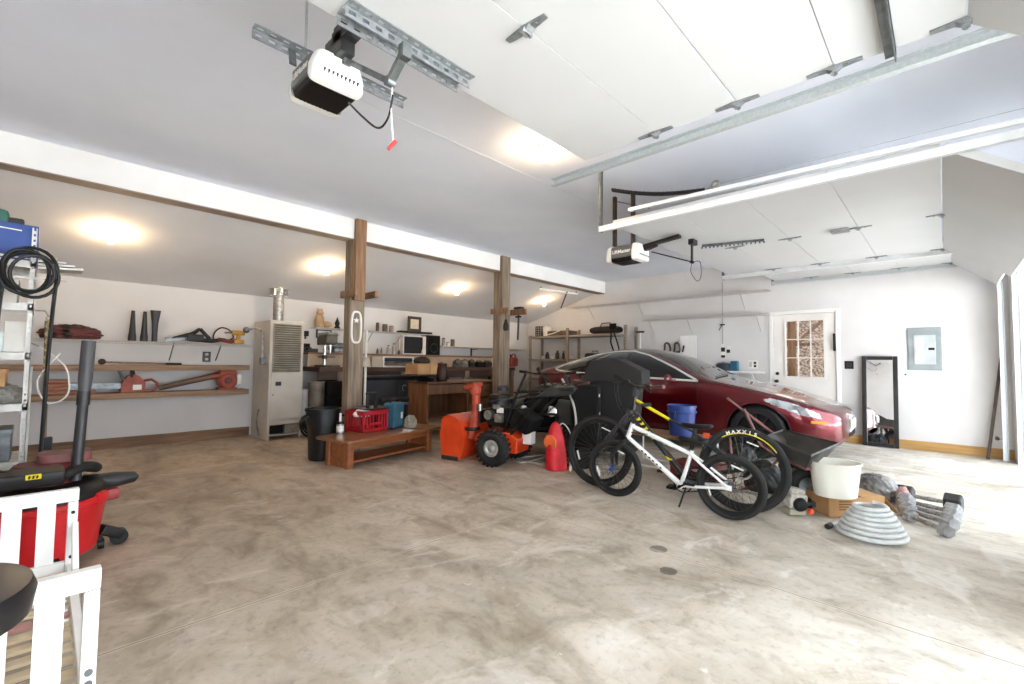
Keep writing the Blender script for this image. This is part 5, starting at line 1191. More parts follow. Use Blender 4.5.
m = MB().prism([(L_*.05, -.07, 0), (L_*.62, -.07, 0), (L_*.66, -.07, H_*.45), (L_*.5, -.07, H_*.78), (L_*.38, -.07, H_*.9), (L_*.22, -.07, H_*.85), (L_*.06, -.07, H_*.45)], (0, .16, 0)); m.tube([(L_*.60, 0, H_*.55), (L_*.82, 0, H_*.62), (L_*.98, 0, H_*.42), (L_*.96, 0, H_*.15), (L_*.8, 0, H_*.06), (L_*.6, 0, H_*.05)], .017, 8)
m.build('body', SAWO, t, bevel=.012)
MB().tube([(L_*.30, -.09, H_*.75), (L_*.28, -.07, H_*1.05), (L_*.36, .05, H_*1.1), (L_*.44, .09, H_*.6)], .013, 8).build('front_handle', BLACK, t); MB().prism([(-.02, -.06, H_*1.15), (.0, -.06, H_*1.18), (L_*.16, -.06, H_*.55), (L_*.12, -.06, H_*.5)], (0, .12, 0)).build('hand_guard', DGREY, t)
MB().bx(L_*.34, L_*.56, -.075, -.07, H_*.12, H_*.38, .002).build('label_plate', PAPER, t)
MB().prism(rrect(-.46, L_*.1, -.0, .075, .035, 0), (0, 0, .008)).xf(Matrix.Translation((0, -.05, H_*.2)) @ Matrix.Rotation(PI/2, 4, 'X')).build('guide_bar', GREYST, t)
p0 = PY(227, 391, 7.55); t = thing('leaf_blower', 'orange hand-held leaf blower with long brown tube on the lower plank shelf', 'leaf blower', (p0.x, 7.58, ZL)); pe = PY(159, 388, 7.55)-t.location
m = MB().lathe([(0, -.09), (.1, -.09), (.125, -.06), (.125, .05), (.09, .09), (0, .09)], (0, 0, .128), (0, -1, 0), 24).box((.0, .0, .24), (.22, .14, .09), None, .025).tube([(-.1, 0, .26), (0, 0, .31), (.12, 0, .25)], .018, 8).bx(-.12, .12, -.08, .08, 0, .03, .006); m.tube([(-.08, 0, .21), (-.2, -.01, .19)], [.055, .045], 14); m.build('body', SAWO, t)
MB().tube([(-.18, -.01, .195), lerp((-.18, -.01, .195), (pe.x, -.02, .045), .5), (pe.x, -.02, .045)], [.042, .04, .034], 14).build('blower_tube', mat('brown_tube', '6A5040', .5, c2='57402F'), t)
MB().lathe([(0, 0), (.05, 0), (.04, .02), (0, .025)], (0, -.09, .128), (0, -1, 0), 16).build('starter', REDD, t); MB().box((.15, 0, .15), (.07, .12, .16), None, .02).build('fuel_tank', PAPER, t)
# ------------------------------------------------------------------ furnace
X0, X1, Y0 = 2.28, 2.76, 7.06; zt = PY(290, 321, Y0).z
t = thing('wall_furnace', 'tall beige gas furnace with louvred upper panel', 'furnace', ((X0+X1)/2, (Y0+DY)/2, 0)); W_, D_ = X1-X0, DY-.02-Y0
MB().bx(-W_/2, W_/2, -D_/2, D_/2, .28, zt, .006).build('cabinet', BEIGEM, t)
MB().bx(-W_/2, -W_/2+.03, -D_/2, D_/2, 0, .28).bx(W_/2-.03, W_/2, -D_/2, D_/2, 0, .28).bx(-W_/2+.03, W_/2-.03, D_/2-.02, D_/2, 0, .28).bx(-W_/2+.03, W_/2-.03, -D_/2, -D_/2+.01, .22, .28).bx(-W_/2+.03, W_/2-.03, -D_/2, D_/2, .06, .075).build('base', BEIGEM, t)
MB().bx(-W_/2+.04, -.03, -D_/2-.002, -D_/2+.01, .09, .21).build('vent', BLACKM, t); MB().bx(.0, W_/2-.04, -D_/2-.004, -D_/2+.01, .09, .21).build('vent', mat('beige_mesh', '8C8579', .6, c2='6E685E', scale=60), t)
zm = PY(290, 372, Y0).z
dp = MB().bx(-W_/2+.03, W_/2-.03, -D_/2-.012, -D_/2, .30, zm-.01, .004).build('lower_panel', BEIGEM, t)
MB().bx(-W_/2+.09, -W_/2+.17, -D_/2-.018, -D_/2-.012, zm-.20, zm-.14, .003).build('label_plate', DGREY, dp); MB().cyl((-W_/2+.06, -D_/2-.012, zm-.33), (-W_/2+.06, -D_/2-.03, zm-.33), .010, n=8).build('latch', GREYST, dp)
m = MB().bx(-W_/2+.04, -W_/2+.06, -D_/2-.012, -D_/2, zm, zt-.05).bx(W_/2-.06, W_/2-.04, -D_/2-.012, -D_/2, zm, zt-.05)
n = 22
for k in range(n): zz = zm+.01+(zt-.07-zm)*k/(n-1); m.box((0, -D_/2-.008, zz), (W_-.1, .02, .016), (.6, 0, 0))
m.build('louvre', mat('louvre_grey', '9C9488', .5, c2='878073'), t); MB().bx(-W_/2+.05, W_/2-.05, -D_/2-.003, -D_/2, zm, zt-.05).build('grille_back', DGREY, t)
fx = PY(279, 310, 7.4).x-t.location.x
zc_ = shedz(7.40)
m = MB().cyl((fx, 0, zt), (fx, 0, zc_+.01), .075, n=24)
m.build('flue_pipe', SILVER, t); MB().lathe([(.085, -.10), (.13, -.10), (.13, -.02), (.15, -.015), (.15, .0), (.085, .0)], (fx, 0, zc_-.02), (0, 0, 1), 28).build('flue_collar', CHROME, t)
a = PY(253, 318, 7.2)-t.location; m = MB().tube(curve_pts([(-W_/2-.05, -.2, 1.2), (-W_/2-.05, -.2, 1.50), (-W_/2-.06, -.2, 1.58), (-W_/2-.14, -.2, 1.62), (-W_/2-.24, -.2, 1.60)]), .015, 8); m.build('gas_pipe', SILVER, t); MB().sph((-W_/2-.27, -.2, 1.59), .045).build('regulator', GREYST, t); MB().bx(-W_/2-.075, -W_/2, -.26, -.16, 1.10, 1.20, .01).build('junction_box', GREYST, t); MB().tube(curve_pts([(-W_/2-.02, -.1, .05), (-W_/2-.08, -.16, .25), (-W_/2-.03, -.05, .4), (-W_/2, .0, .42)]), .012, 6).build('gas_line', SILVER, t)
# ------------------------------------------------------------------ workbench along the back wall
XB0, XB1 = 2.98, 7.4
BY = 7.0; BT = 1.06
t = thing('workbench', 'long dark workbench along the back wall behind the timber posts', 'workbench', ((XB0+XB1)/2, 7.4, 0)); ox = t.location.x
MB().bx(XB0-ox, XB1-ox, BY-7.4, DY-7.4-.002, BT-.07, BT, .005).build('bench_top', wood('bench_dark', '5B3F2E', '3C281D', 0), t)
MB().bx(XB0-ox, XB1-ox, BY+.03-7.4, BY+.07-7.4, BT-.2, BT-.071, .004).build('apron', wood('bench_dark2', '4A3326', '33221A', 0), t)
for x in (XB0+.35, 4.5, 6.0, XB1-.08):
    for y in (BY+.06, DY-.08): MB().bx(x-.05-ox, x+.05-ox, y-.05-7.4, y+.05-7.4, 0, BT-.071, .004).build('leg', WOODG, t)
MB().bx(XB0-ox, XB1-ox, 7.46-7.4, 7.50-7.4, BT+.002, 1.265, .004).build('riser_front', mat('riser_beige', 'BDA58E', .7, c2='AD957E', scale=4), t); MB().bx(XB0-ox, XB1-ox, 7.44-7.4, DY-7.4-.002, 1.265, 1.30, .003).build('riser_top', WOODX, t)
# pegboard-like grey panel behind
WS = 1.715
wsh = wire_shelf('wire_shelf', 'cluttered wire shelf above the workbench, holding jars and a framed picture', (3.12, DY, WS), (4.85, DY, WS), (0, -.30, 0), 3, None, .26, .035, bx_=(.42, .6, .95))
ZS = WS+.008
def small(name, label, cat, px_, Y, z, fn, group=None):
    p = PY(px_, 350, Y); t = thing(name, label, cat, (p.x, Y, z), group=group); fn(t); return t
TAN = mat('tan_clay', 'B99C78', .7, c2='9E815E', scale=7)
def cat_fig(t): MB().tube([(-.06, 0, 0), (-.06, 0, .12), (-.055, 0, .20)], [.07, .075, .06], 12).sph((-.055, -.01, .25), .06).tube([(-.085, 0, .29), (-.09, 0, .33)], [.02, .004], 6).tube([(-.03, 0, .29), (-.02, 0, .33)], [.02, .004], 6).sph((.07, 0, .06), .07, (1.3, .9, .8)).build('figure', TAN, t)
small('cat_figurine', 'tan pottery animal figure at the left end of the shelf above the bench', 'figurine', 322, 7.64, ZS, cat_fig)
def blk_fig(t): MB().lathe([(0, 0), (.05, 0), (.045, .03), (.03, .05), (.045, .09), (.03, .13), (.012, .17), (.004, .2), (0, .2)], n=12).build('figure', BLACK, t)
small('figurine', 'small black pointed figure beside the tan pottery animal', 'figurine', 336.5, 7.64, ZS, blk_fig)
def jar(r, h, mm, lid=None):
    def f(t):
        MB().lathe([(0, 0), (r, 0), (r, h*.8), (r*.85, h*.86), (r*.85, h*.9)], n=18).build('jar_body', mm, t)
        MB().lathe([(0, h*.88), (r*.92, h*.88), (r*.92, h), (0, h)], n=18).build('lid', lid or DGREY, t)
    return f
BRN = mat('brown_jar', '6E5747', .4, c2='4C3A2F', scale=9); CLR = mat('cloudy_glass', 'BDB6AC', .2, c2='99928A', scale=6)
small('jar', 'tall brown jar on the shelf right of the near timber post', 'jar', 377, 7.64, ZS, jar(.032, .16, BRN), 'jars on the shelf above the bench')
small('jar', 'wide brown tin beside the tall brown jar on the shelf', 'jar', 384.5, 7.64, ZS, jar(.05, .14, BRN, BRN), 'jars on the shelf above the bench')
small('jar', 'pale pink-topped tin in the row of jars on the shelf', 'jar', 391, 7.64, ZS, jar(.045, .12, mat('pink_tin', 'B09A92', .5, c2='97827A'), BRN), 'jars on the shelf above the bench')
def figs(t): MB().bx(-.36, .36, -.09, .09, 0, .035, .005).build('board', BLACK, t)
small('black_board', 'long flat black board lying on the shelf under the picture frame', 'board', 414.5, 7.58, ZS+.0, figs)
def frame(w_, h_, fw, m1, m2):
    def f(t):
        m = MB().bx(-w_/2, -w_/2+fw, -.012, .012, 0, h_).bx(w_/2-fw, w_/2, -.012, .012, 0, h_).bx(-w_/2+fw, w_/2-fw, -.012, .012, 0, fw).bx(-w_/2+fw, w_/2-fw, -.012, .012, h_-fw, h_); m.build('frame', m1, t, bevel=.003)
        MB().bx(-w_/2+fw, w_/2-fw, .0, .008, fw, h_-fw).build('picture', m2, t); MB().bar((0, .01, .1), (0, .07, .0), .03, .006).build('stand', m1, t)
    return f
small('picture_frame', 'dark picture frame with pale print standing on the black board', 'picture frame', 414, 7.60, ZS+.036, frame(.31, .30, .055, mat('frame_brown', '3C302A', .4, c2='2B221D'), mat('pale_print', 'D9CDB8', .8, c2='CFC0A4', scale=14)))
q = boxY(316.5, 329, 331.5, 338.5, DY-.02); t = thing('display_frame', 'small black framed white display hung under the shelf beside the near post', 'display', ((q[0]+q[1])/2, DY-.012, q[2])); frame(q[1]-q[0], q[3]-q[2], .025, BLACK, mat('white_display', 'F2F4F6', .4, c2='D5DAE0', scale=30, lo=.3, hi=.5))(t)
for o in list(t.children):
    if o.name.startswith('stand'): bpy.data.objects.remove(o)
q = boxY(302.5, 331, 308, 336, DY); t = thing('thermostat', 'small black control on the back wall right of the furnace', 'control', ((q[0]+q[1])/2, DY, (q[2]+q[3])/2)); MB().bx(-.05, .05, -.03, 0, -.045, .045, .006).build('case', BLACK, t); MB().bx(-.015, .015, -.012, 0, -.09, -.045, .003).build('conduit', DGREY, t)
RZ = 1.302
def spk(w_, d_, h_, m1):
    def f(t):
        MB().bx(-w_/2, w_/2, -d_/2, d_/2, 0, h_, .008).build('case', m1, t); MB().bx(-w_/2+.02, w_/2-.02, -d_/2-.006, -d_/2, .02, h_-.02, .003).build('grille', BLACKM, t); MB().torus((0, -d_/2-.004, h_*.35), w_*.28, .008, (0, 1, 0), 20, 6).build('speaker_ring', DGREY, t)
    return f
small('radio', 'small black radio on the bench riser right of the furnace', 'radio', 305.5, 7.6, RZ, spk(.11, .1, .14, BLACK))
def lowbox(t): MB().box((0, 0, .03), (.16, .12, .06), None, .01).build('case', DGREY, t); MB().cyl((-.04, -.03, .06), (-.04, -.03, .08), .02).build('knob', BLACK, t)
small('charger', 'low dark charger box beside the small black radio', 'charger', 312, 7.6, RZ, lowbox)
# drill press on the bench
def drill(t):
    G = mat('drill_green_grey', '5A564C', .45, .3, c2='474338', scale=9)
    MB().bx(-.13, .13, -.22, .16, 0, .03, .006).build('base', G, t); MB().cyl((0, .08, .03), (0, .08, .40), .022).build('column', CHROME, t)
    MB().box((0, .0, .16), (.2, .2, .02), None, .006).cyl((0, .08, .13), (0, .08, .19), .04).build('work_table', G, t)
    MB().box((-.01, -.04, .44), (.20, .34, .17), None, .04).build('head', G, t); MB().box((0, .0, .535), (.17, .40, .05), None, .02).build('belt_cover', SILVER, t); MB().cyl((0, .2, .36), (0, .2, .5), .075).build('motor', BLACK, t)
    MB().cyl((0, -.12, .36), (0, -.12, .28), .022).cyl((0, -.12, .28), (0, -.12, .22), .012).build('chuck', CHROME, t)
    m = MB()
    for k in range(3): a = 2.1*k; m.cyl((.10, -.06, .42), (.12, -.06+.13*math.cos(a), .42+.13*math.sin(a)), .007, n=6)
    m.build('feed_lever', CHROME, t)
small('drill_press', 'grey-green bench drill press left of the near timber post', 'drill press', 327, 7.24, BT+.002, drill)
def grinder(t): MB().box((0, 0, .04), (.2, .14, .07), None, .012).cyl((-.12, 0, .12), (.12, 0, .12), .055).build('motor', GREYST, t); [MB().cyl((sx*.15-.015, 0, .12), (sx*.15+.015, 0, .12), .075, n=20).build('wheel', SILVER, t) for sx in (-1, 1)]
small('bench_grinder', 'bench grinder on the riser just left of the near timber post', 'grinder', 338.5, 7.6, RZ, grinder)
# items on the riser right of the post
for k, (px_, r, h, mm, lb) in enumerate(((377.5, .022, .10, BRN, 'small brown bottle left of the two clear bottles on the riser'), (381.5, .018, .12, GREYST, 'thin grey can on the riser among the bottles'), (388.5, .035, .17, CLR, 'left of the two clear bottles on the bench riser'), (394, .037, .21, CLR, 'taller clear bottle on the bench riser beside the television'), (399, .02, .09, DGREY, 'small dark jar on the riser just left of the television'))):
    def f(t, r=r, h=h, mm=mm): MB().lathe([(0, 0), (r, 0), (r, h*.62), (r*.45, h*.8), (r*.4, h*.9)], n=16).build('bottle_body', mm, t); MB().lathe([(0, h*.88), (r*.5, h*.88), (r*.5, h), (0, h)], n=12).build('cap', DGREY, t)
    small('bottle', lb, 'bottle', px_, 7.6, RZ, f, 'bottles and cans on the bench riser')
a = boxY(403, 335, 427.5, 355.5, 7.45)
t = thing('television', 'old white-cased television with black screen on the bench riser', 'television', ((a[0]+a[1])/2, 7.6, RZ)); W_, H_ = a[1]-a[0], a[3]-RZ
MB().bx(-W_/2+.04, W_/2, -.10, .02, 0, H_, .01).prism([(-W_/2+.03, .02, .03), (W_/2-.03, .02, .03), (W_/2-.03, .02, H_-.02), (-W_/2+.03, .02, H_-.02)], (0, .14, -.01)).build('case', PAPER, t); MB().bx(-W_/2+.06, W_/2-.09, -.106, -.099, .02, H_-.02, .006).build('screen', LENS, t); MB().bar((W_*.28, -.105, .0), (W_*.46, -.105, H_*.9), .02, .008).build('trim_strip', WHITE, t)
a = boxY(427.8, 335, 440.5, 355.5, 7.45); t = thing('speaker', 'black loudspeaker right of the old television', 'speaker', ((a[0]+a[1])/2, 7.58, RZ)); spk(a[1]-a[0]-.01, .24, a[3]-RZ, BLACK)(t)
# light shelves right of it
for z_, lb in ((PY(470, 347, 7.5).z, 'upper pale wall shelf between television and far timber post'), (PY(470, 357.5, 7.5).z, 'lower pale wall shelf between television and far timber post')):
    xs0, xs1 = PY(441.5, 350, 7.5).x, PY(526, 350, 7.5).x; plank('wall_shelf', lb, xs0, xs1, 7.5, DY, z_-.02, z_, mat('pale_shelf', 'C9BFB2', .6, c2='B7AC9E', scale=5), ())
zu = PY(470, 347, 7.5).z
m = MB().bx(-.015, .015, -.02, 0, -.42, .0); t = thing('shelf_upright', 'dark shelf upright between the two pale wall shelves', 'bracket', (PY(471, 350, DY).x, DY, zu-.022)); m.build('upright', DGREY, t); MB().bar((0, -.01, -.03), (0, -.22, -.008), .015, .012).build('bracket', DGREY, t)
for px_, r, h, mm, lb in ((443.5, .035, .17, CLR, 'tall clear jar with dark lid on the upper pale wall shelf'), (447.5, .04, .08, PAPER, 'short white jar in the middle of the upper pale wall shelf'), (452.5, .045, .15, BRN, 'brown-labelled jar, rightmost on the upper pale wall shelf')): small('jar', lb, 'jar', px_, 7.62, zu+.002, jar(r, h, mm), 'jars on the upper pale wall shelf')
# microwave-like white cabinet under the riser, cardboard box, jug
a = boxY(386.5, 363, 412, 378, 6.95); t = thing('organizer_cabinet', 'open-fronted cream drawer unit on the bench behind the cardboard box', 'drawer unit', ((a[0]+a[1])/2, 7.18, BT+.001)); W_, H_ = a[1]-a[0]+.1, .19
MB().bx(-W_/2, W_/2, -.2, .2, 0, .02).bx(-W_/2, W_/2, -.2, .2, H_-.02, H_).bx(-W_/2, -W_/2+.03, -.2, .2, .02, H_-.02).bx(W_/2-.03, W_/2, -.2, .2, .02, H_-.02).bx(-W_/2, W_/2, .18, .2, .02, H_-.02).build('case', PAPER, t); MB().bx(-W_/2+.035, W_/2-.035, -.205, -.19, .03, .085, .003).build('drawer', BRN, t); MB().bx(-W_/2+.035, W_/2-.035, -.205, -.19, .10, .165, .003).build('drawer', BLACK, t)
# big black covered cabinet below
a = boxY(362, 378, 427, 432, 6.3); t = thing('black_cabinet', 'large matte black cabinet with small grey emblem behind the red crate', 'cabinet', ((a[0]+a[1])/2, 6.55, 0)); W_ = a[1]-a[0]; H_ = a[3]
MB().bx(-W_/2, W_/2, -.25, .25, .04, H_, .015).build('body', BLACKM, t); MB().bx(-W_/2-.01, W_/2+.01, -.26, .26, H_, H_+.02, .005).build('top', BLACK, t); MB().bx(-W_/2+.02, W_/2-.02, -.24, .24, 0, .04).build('plinth', BLACK, t)
for sg in (-1, 1): MB().bx(min(0, sg*W_*.48)+.004, max(0, sg*W_*.48)-.004, -.262, -.25, .08, H_-.04, .004).build('door', mat('cabinet_black', '171415', .5, c2='100E0F'), t)
e = PY(404.5, 388, 6.28)-t.location
MB().tube([(e.x+.035*math.cos(a), -.268, e.z+.05*math.sin(a)) for a in np.linspace(.5, 4.4, 12)], .007, 5).build('emblem', GREYST, t)
m = MB().cyl((-.3, -.285, H_*.62), (.22, -.285, H_*.62), .035, n=14); m.build('grab_bar', DGREY, t)
# under the bench, left of the near post
def boxthing(name, label, cat, px0, py0, px1, py1, Yf, D_, m1, fn=None):
    a = boxY(px0, py0, px1, py1, Yf); t = thing(name, label, cat, ((a[0]+a[1])/2, Yf+D_/2, 0 if fn != 'z' else a[2])); return t, a[1]-a[0], a[3]
t, W_, H_ = boxthing('white_cabinet', 'small white cabinet under the bench right of the furnace', 'cabinet', 302, 390, 313, 430, 7.25, .4, WHITE)
MB().bx(-W_/2, W_/2, -.2, .2, 0, H_, .008).build('body', WHITE, t); MB().bx(-W_/2+.01, W_/2-.01, -.212, -.2, .03, H_-.02, .004).build('door', WHITE, t); MB().cyl((W_/2-.05, -.212, H_*.7), (W_/2-.05, -.235, H_*.7), .012).build('knob', GREYST, t)
t, W_, H_ = boxthing('steel_drum', 'dented grey metal drum under the bench beside the white cabinet', 'drum', 313.5, 378, 327, 430, 6.95, .3, GALV); H_ = min(H_, .84)
MB().lathe([(0, 0), (W_/2, 0), (W_/2+.008, .02), (W_/2, .04), (W_/2, H_*.5-.02), (W_/2+.01, H_*.5), (W_/2, H_*.5+.02), (W_/2, H_-.03), (W_/2+.008, H_-.01), (W_/2, H_), (0, H_)], n=28).build('shell', mat('drum_grey', '8A8178', .5, .4, c2='6B6259', scale=6), t)
t, W_, H_ = boxthing('mini_fridge', 'black mini fridge under the bench left of the near timber post', 'fridge', 327.5, 378, 346, 430, 7.0, .45, BLACK); H_ = .84
MB().bx(-W_/2, W_/2, -.22, .22, .02, H_, .01).build('body', BLACK, t); MB().bx(-W_/2, W_/2, -.25, -.225, .02, H_*.68, .008).build('door', BLACKM, t); MB().bx(-W_/2, W_/2, -.25, -.225, H_*.69, H_, .008).build('freezer_door', BLACKM, t); MB().bx(W_/2-.04, W_/2-.02, -.275, -.25, H_*.45, H_*.66, .004).build('handle', DGREY, t); MB().bx(-W_/2+.02, W_/2-.02, -.2, .2, 0, .02).build('plinth', BLACK, t)
# white pole beside the near post with a clamp lamp
p0, p1 = PY(364.5, 404, 6.1), PY(365.5, 330, 6.1); t = thing('white_pole', 'thin white vertical pole standing just right of the near timber post', 'pole', (p0.x, 6.1, 0)); MB().cyl((0, 0, .02), (0, 0, p1.z), .018, n=12).build('pole', PAPER, t); MB().lathe([(0, 0), (.14, 0), (.13, .015), (.03, .025), (0, .025)], n=24).build('base', DGREY, t)
zc_ = PY(365, 362, 6.1).z; MB().lathe([(.03, .12), (.045, .09), (.10, 0), (.092, 0), (.04, .085)], (-.02, -.02, zc_-.05), (.1, -.2, 1), 20).build('lamp_shade', mat('shade_beige', 'BFB3A2', .6), t)
# ------------------------------------------------------------------ wooden desk with cardboard box and metal jar
a = boxY(427.5, 382, 497, 440, 5.75); t = thing('wooden_desk', 'brown wooden desk with drawers behind the snow blower', 'desk', ((a[0]+a[1])/2, 6.05, 0)); W_, H_ = a[1]-a[0], a[3]; DW = mat('desk_side', '8B5F3E', .5, c2='6F4729', scale=3, stretch=(6, 6, .8))
MB().bx(-W_/2-.03, W_/2+.03, -.33, .33, H_-.03, H_, .006).build('desk_top', OAKD, t)
for x in (-W_/2, -W_/2+.05+W_*.5, W_/2-.04): MB().bx(x, x+.04, -.29, .29, .0, H_-.031, .003).build('side_panel', DW, t)
MB().bx(-W_/2+.041, W_/2-.041, .24, .26, .25, H_-.031).build('back_panel', OAKD, t)
for k in range(3):
    z1 = H_-.06-k*.24; d_ = MB().bx(-W_/2+.05+W_*.5+.045, W_/2-.045, -.3, -.28, z1-.22, z1, .005).build('drawer', OAKD, t); MB().bar((-.0+W_*.28, -.315, z1-.11), (W_*.28+.1, -.315, z1-.11), .012, .012, .003).build('handle', KN, d_)
MB().bx(-W_/2+.041, W_*.04, -.3, -.28, H_-.2, H_-.05, .005).build('drawer', OAKD, t); MB().bx(-W_/2+.041, W_*.04, -.26, .23, .28, .3).build('inner_shelf', OAKD, t)
HD = H_; dx = t.location.x
pb0, pb1 = PY(418, 374, 5.85), PY(442, 374, 5.85); W_ = pb1.x-pb0.x; H_ = PY(425, 363, 5.85).z-PY(425, 374, 5.85).z
t = thing('black_shelf_board', 'thin black board under the cardboard box on the black cabinet', 'board', (pb0.x+W_*.6, 6.15, HD)) if False else None
zb = max(HD, PY(427, 374.5, 5.85).z)
t = thing('cardboard_box', 'plain cardboard box on the desk edge with dark odds and ends on top', 'cardboard box', (pb0.x+W_/2, 6.03, zb)); m = MB(); th = .005; D_ = .34
m.bx(-W_/2, W_/2, -D_/2, -D_/2+th, 0, H_).bx(-W_/2, W_/2, D_/2-th, D_/2, 0, H_).bx(-W_/2, -W_/2+th, -D_/2, D_/2, 0, H_).bx(W_/2-th, W_/2, -D_/2, D_/2, 0, H_).bx(-W_/2, W_/2, -D_/2, D_/2, 0, th); m.build('carton', CARD, t, smooth=0); MB().bx(-.012, .012, -D_/2-.002, -D_/2, 0, H_).build('tape', mat('tape', 'A97F56', .5), t); MB().bx(-W_/2, W_/2, -D_/2, D_/2, H_-.012, H_-.006).build('top_flap', CARD, t)
o = blob('dark_gloves', (pb0.x+W_*.45, 6.05, zb+H_), .09, (1.5, 1, .75), mat('glove_brown', '33241C', .7, c2='21170F', scale=12), 61, .2, 7); tag(o, 'dark crumpled gloves on top of the plain cardboard box', 'gloves')
p = PY(447, 385, 5.72); t = thing('metal_jar', 'dark bronze lidded metal jar on the desk right of the cardboard box', 'jar', (p.x, 5.86, HD+.002)); hj = PY(447, 361.5, 5.75).z-HD
MB().lathe([(0, 0), (.08, 0), (.095, .03), (.10, hj*.5), (.09, hj*.72), (.075, hj*.78)], n=28).build('jar_body', mat('dark_bronze_jar', '4A3029', .35, .5, c2='35211B'), t); MB().lathe([(0, hj*.77), (.088, hj*.77), (.08, hj*.9), (.03, hj*.96), (0, hj)], n=28).build('lid', mat('dark_bronze_jar', '4A3029'), t)
t = thing('dark_tray', 'wide dark shallow pan on the desk in front of the cardboard box', 'pan', (PY(432, 378, 5.7).x, 5.88, HD+.001)); MB().lathe([(0, 0), (.12, 0), (.17, .05), (.163, .05), (.115, .008), (0, .008)], n=32).build('dish', BLACK, t)
# clutter on the right stretch of bench
def clut(t, kind, mm):
    if kind == 0: MB().cyl((-.06, 0, .07), (.07, 0, .07), .06, n=16).box((0, 0, .02), (.16, .12, .04), None, .006).build('motor', mm, t); MB().tube([(.05, 0, .1), (.09, 0, .14), (.02, 0, .155), (-.05, 0, .13)], .012, 6).build('handle', BLACK, t)
    elif kind == 1: MB().box((0, 0, .055), (.2, .16, .11), None, .025).build('case', mm, t); MB().tube([(-.07, 0, .1), (-.06, 0, .13), (.06, 0, .13), (.07, 0, .1)], .013, 6).build('handle', DGREY, t)
    elif kind == 2: MB().lathe([(0, 0), (.04, 0), (.04, .17), (.02, .2), (.02, .23)], n=16).build('bottle_body', mm, t); MB().lathe([(0, .225), (.026, .225), (.026, .26), (0, .26)], n=12).build('cap', BLACK, t)
    elif kind == 3: MB().box((0, 0, .08), (.1, .06, .16), None, .006).build('carton', mm, t); MB().box((0, 0, .17), (.102, .062, .02), None, .003).build('lid', PAPER, t)
for k, (px_, kind, mm, lb) in enumerate(((457, 0, GREYST, 'grey electric motor on the right stretch of the bench beside the metal jar'), (464, 0, SILVER, 'bright metal grinder on the bench behind the desk'), (471, 0, DGREY, 'dark power tool on the bench between metal grinder and black cases'), (479, 1, BLACK, 'black tool case on the bench left of the white bottle'), (487, 1, DGREY, 'dark grey tool case just left of the white bottle'), (493.5, 2, PAPER, 'white plastic bottle on the bench beside the far timber post'), (499.5, 3, PAPER, 'white carton with dark lid in front of the far timber post'))):
    Yk = 7.22 if k != 6 else 7.1; small(('electric_motor', 'grinder', 'power_tool', 'tool_case', 'tool_case', 'bottle', 'carton')[k], lb, ('motor', 'grinder', 'power tool', 'case', 'case', 'bottle', 'carton')[k], px_, Yk, BT+.002, lambda t: clut(t, kind, mm))
def gascan(t):
    m = MB().box((0, 0, .12), (.24, .16, .22), None, .05).tube([(-.06, 0, .2), (-.02, 0, .3), (.06, 0, .3), (.1, 0, .2)], .018, 8); m.build('can_body', mat('gas_can_red', '8E3325', .5, c2='74271B'), t); MB().tube([(-.07, 0, .22), (-.1, 0, .29)], [.025, .012], 10).build('spout', BLACK, t)
small('gas_can', 'dusty red fuel can on the bench right of the far timber post', 'fuel can', 513, 7.2, BT+.002, gascan)
# ------------------------------------------------------------------ corner shelving on the right wall
XF = DX-.48
ya, yb = PX(625, 330, DX-.05).y, PX(528, 340, XF).y
z1, z2 = PX(590, 334, XF).z, PX(555, 359, XF).z
t = thing('shelving_unit', 'grey-brown wooden shelving unit in the far right corner behind the car', 'shelving unit', (DX-.24, (ya+yb)/2, 0)); oy = t.location.y; ox = t.location.x
GW = mat('shelf_grey_wood', '9A8D80', .7, c2='847668', scale=4, stretch=(8, 1, 8))
for z_ in (z1, z2, z2-.45, .25): MB().bx(-.22, .22, ya-oy, yb-oy, z_-.05, z_, .003).build('shelf', GW, t)
for k, px_ in enumerate((625, 567, 530)):
    y = PX(px_, 340, XF).y-oy; y = min(y, yb-oy-.03)
    for x, top in ((-.245, z1+.16 if k < 2 else z1+.02), (.20, z1+.14)): MB().bx(x, x+.04, y-.03, y+.03, 0, top, .003).build('upright', GW, t)
def on_shelf(name, label, cat, px_, z_, fn, x=None, group=None):
    X_ = x or DX-.24; p = PX(px_, 340, X_); t = thing(name, label, cat, (X_, p.y, z_+.002), group=group); fn(t); return t
on_shelf('bucket', 'white pail on the top corner shelf', 'pail', 547.5, z1, lambda t: (MB().lathe([(0, 0), (.10, 0), (.115, .2), (.12, .2), (.12, .22), (.108, .22), (.09, .01), (0, .01)], n=24).build('shell', PAPER, t), MB().tube([(-.118*math.cos(a), .02*math.sin(a), .2+.09*math.sin(a)) for a in np.linspace(0, PI, 10)], .004, 5).build('bail_handle', SILVER, t)))
def basket(t):
    m = MB()
    for k in range(5): m.torus((0, 0, .02+.055*k), .10, .006, (0, 0, 1), 20, 5)
    for k in range(10): a = 2*PI*k/10; m.tube([(.1*math.cos(a), .1*math.sin(a), .01), (.1*math.cos(a), .1*math.sin(a), .25)], .006, 5)
    m.lathe([(0, .008), (.1, .008), (.1, .016), (0, .016)], n=20); m.build('cage', DGREY, t)
on_shelf('wire_basket', 'dark wire basket left of the white pail on the corner shelf', 'basket', 539.5, z1, basket)
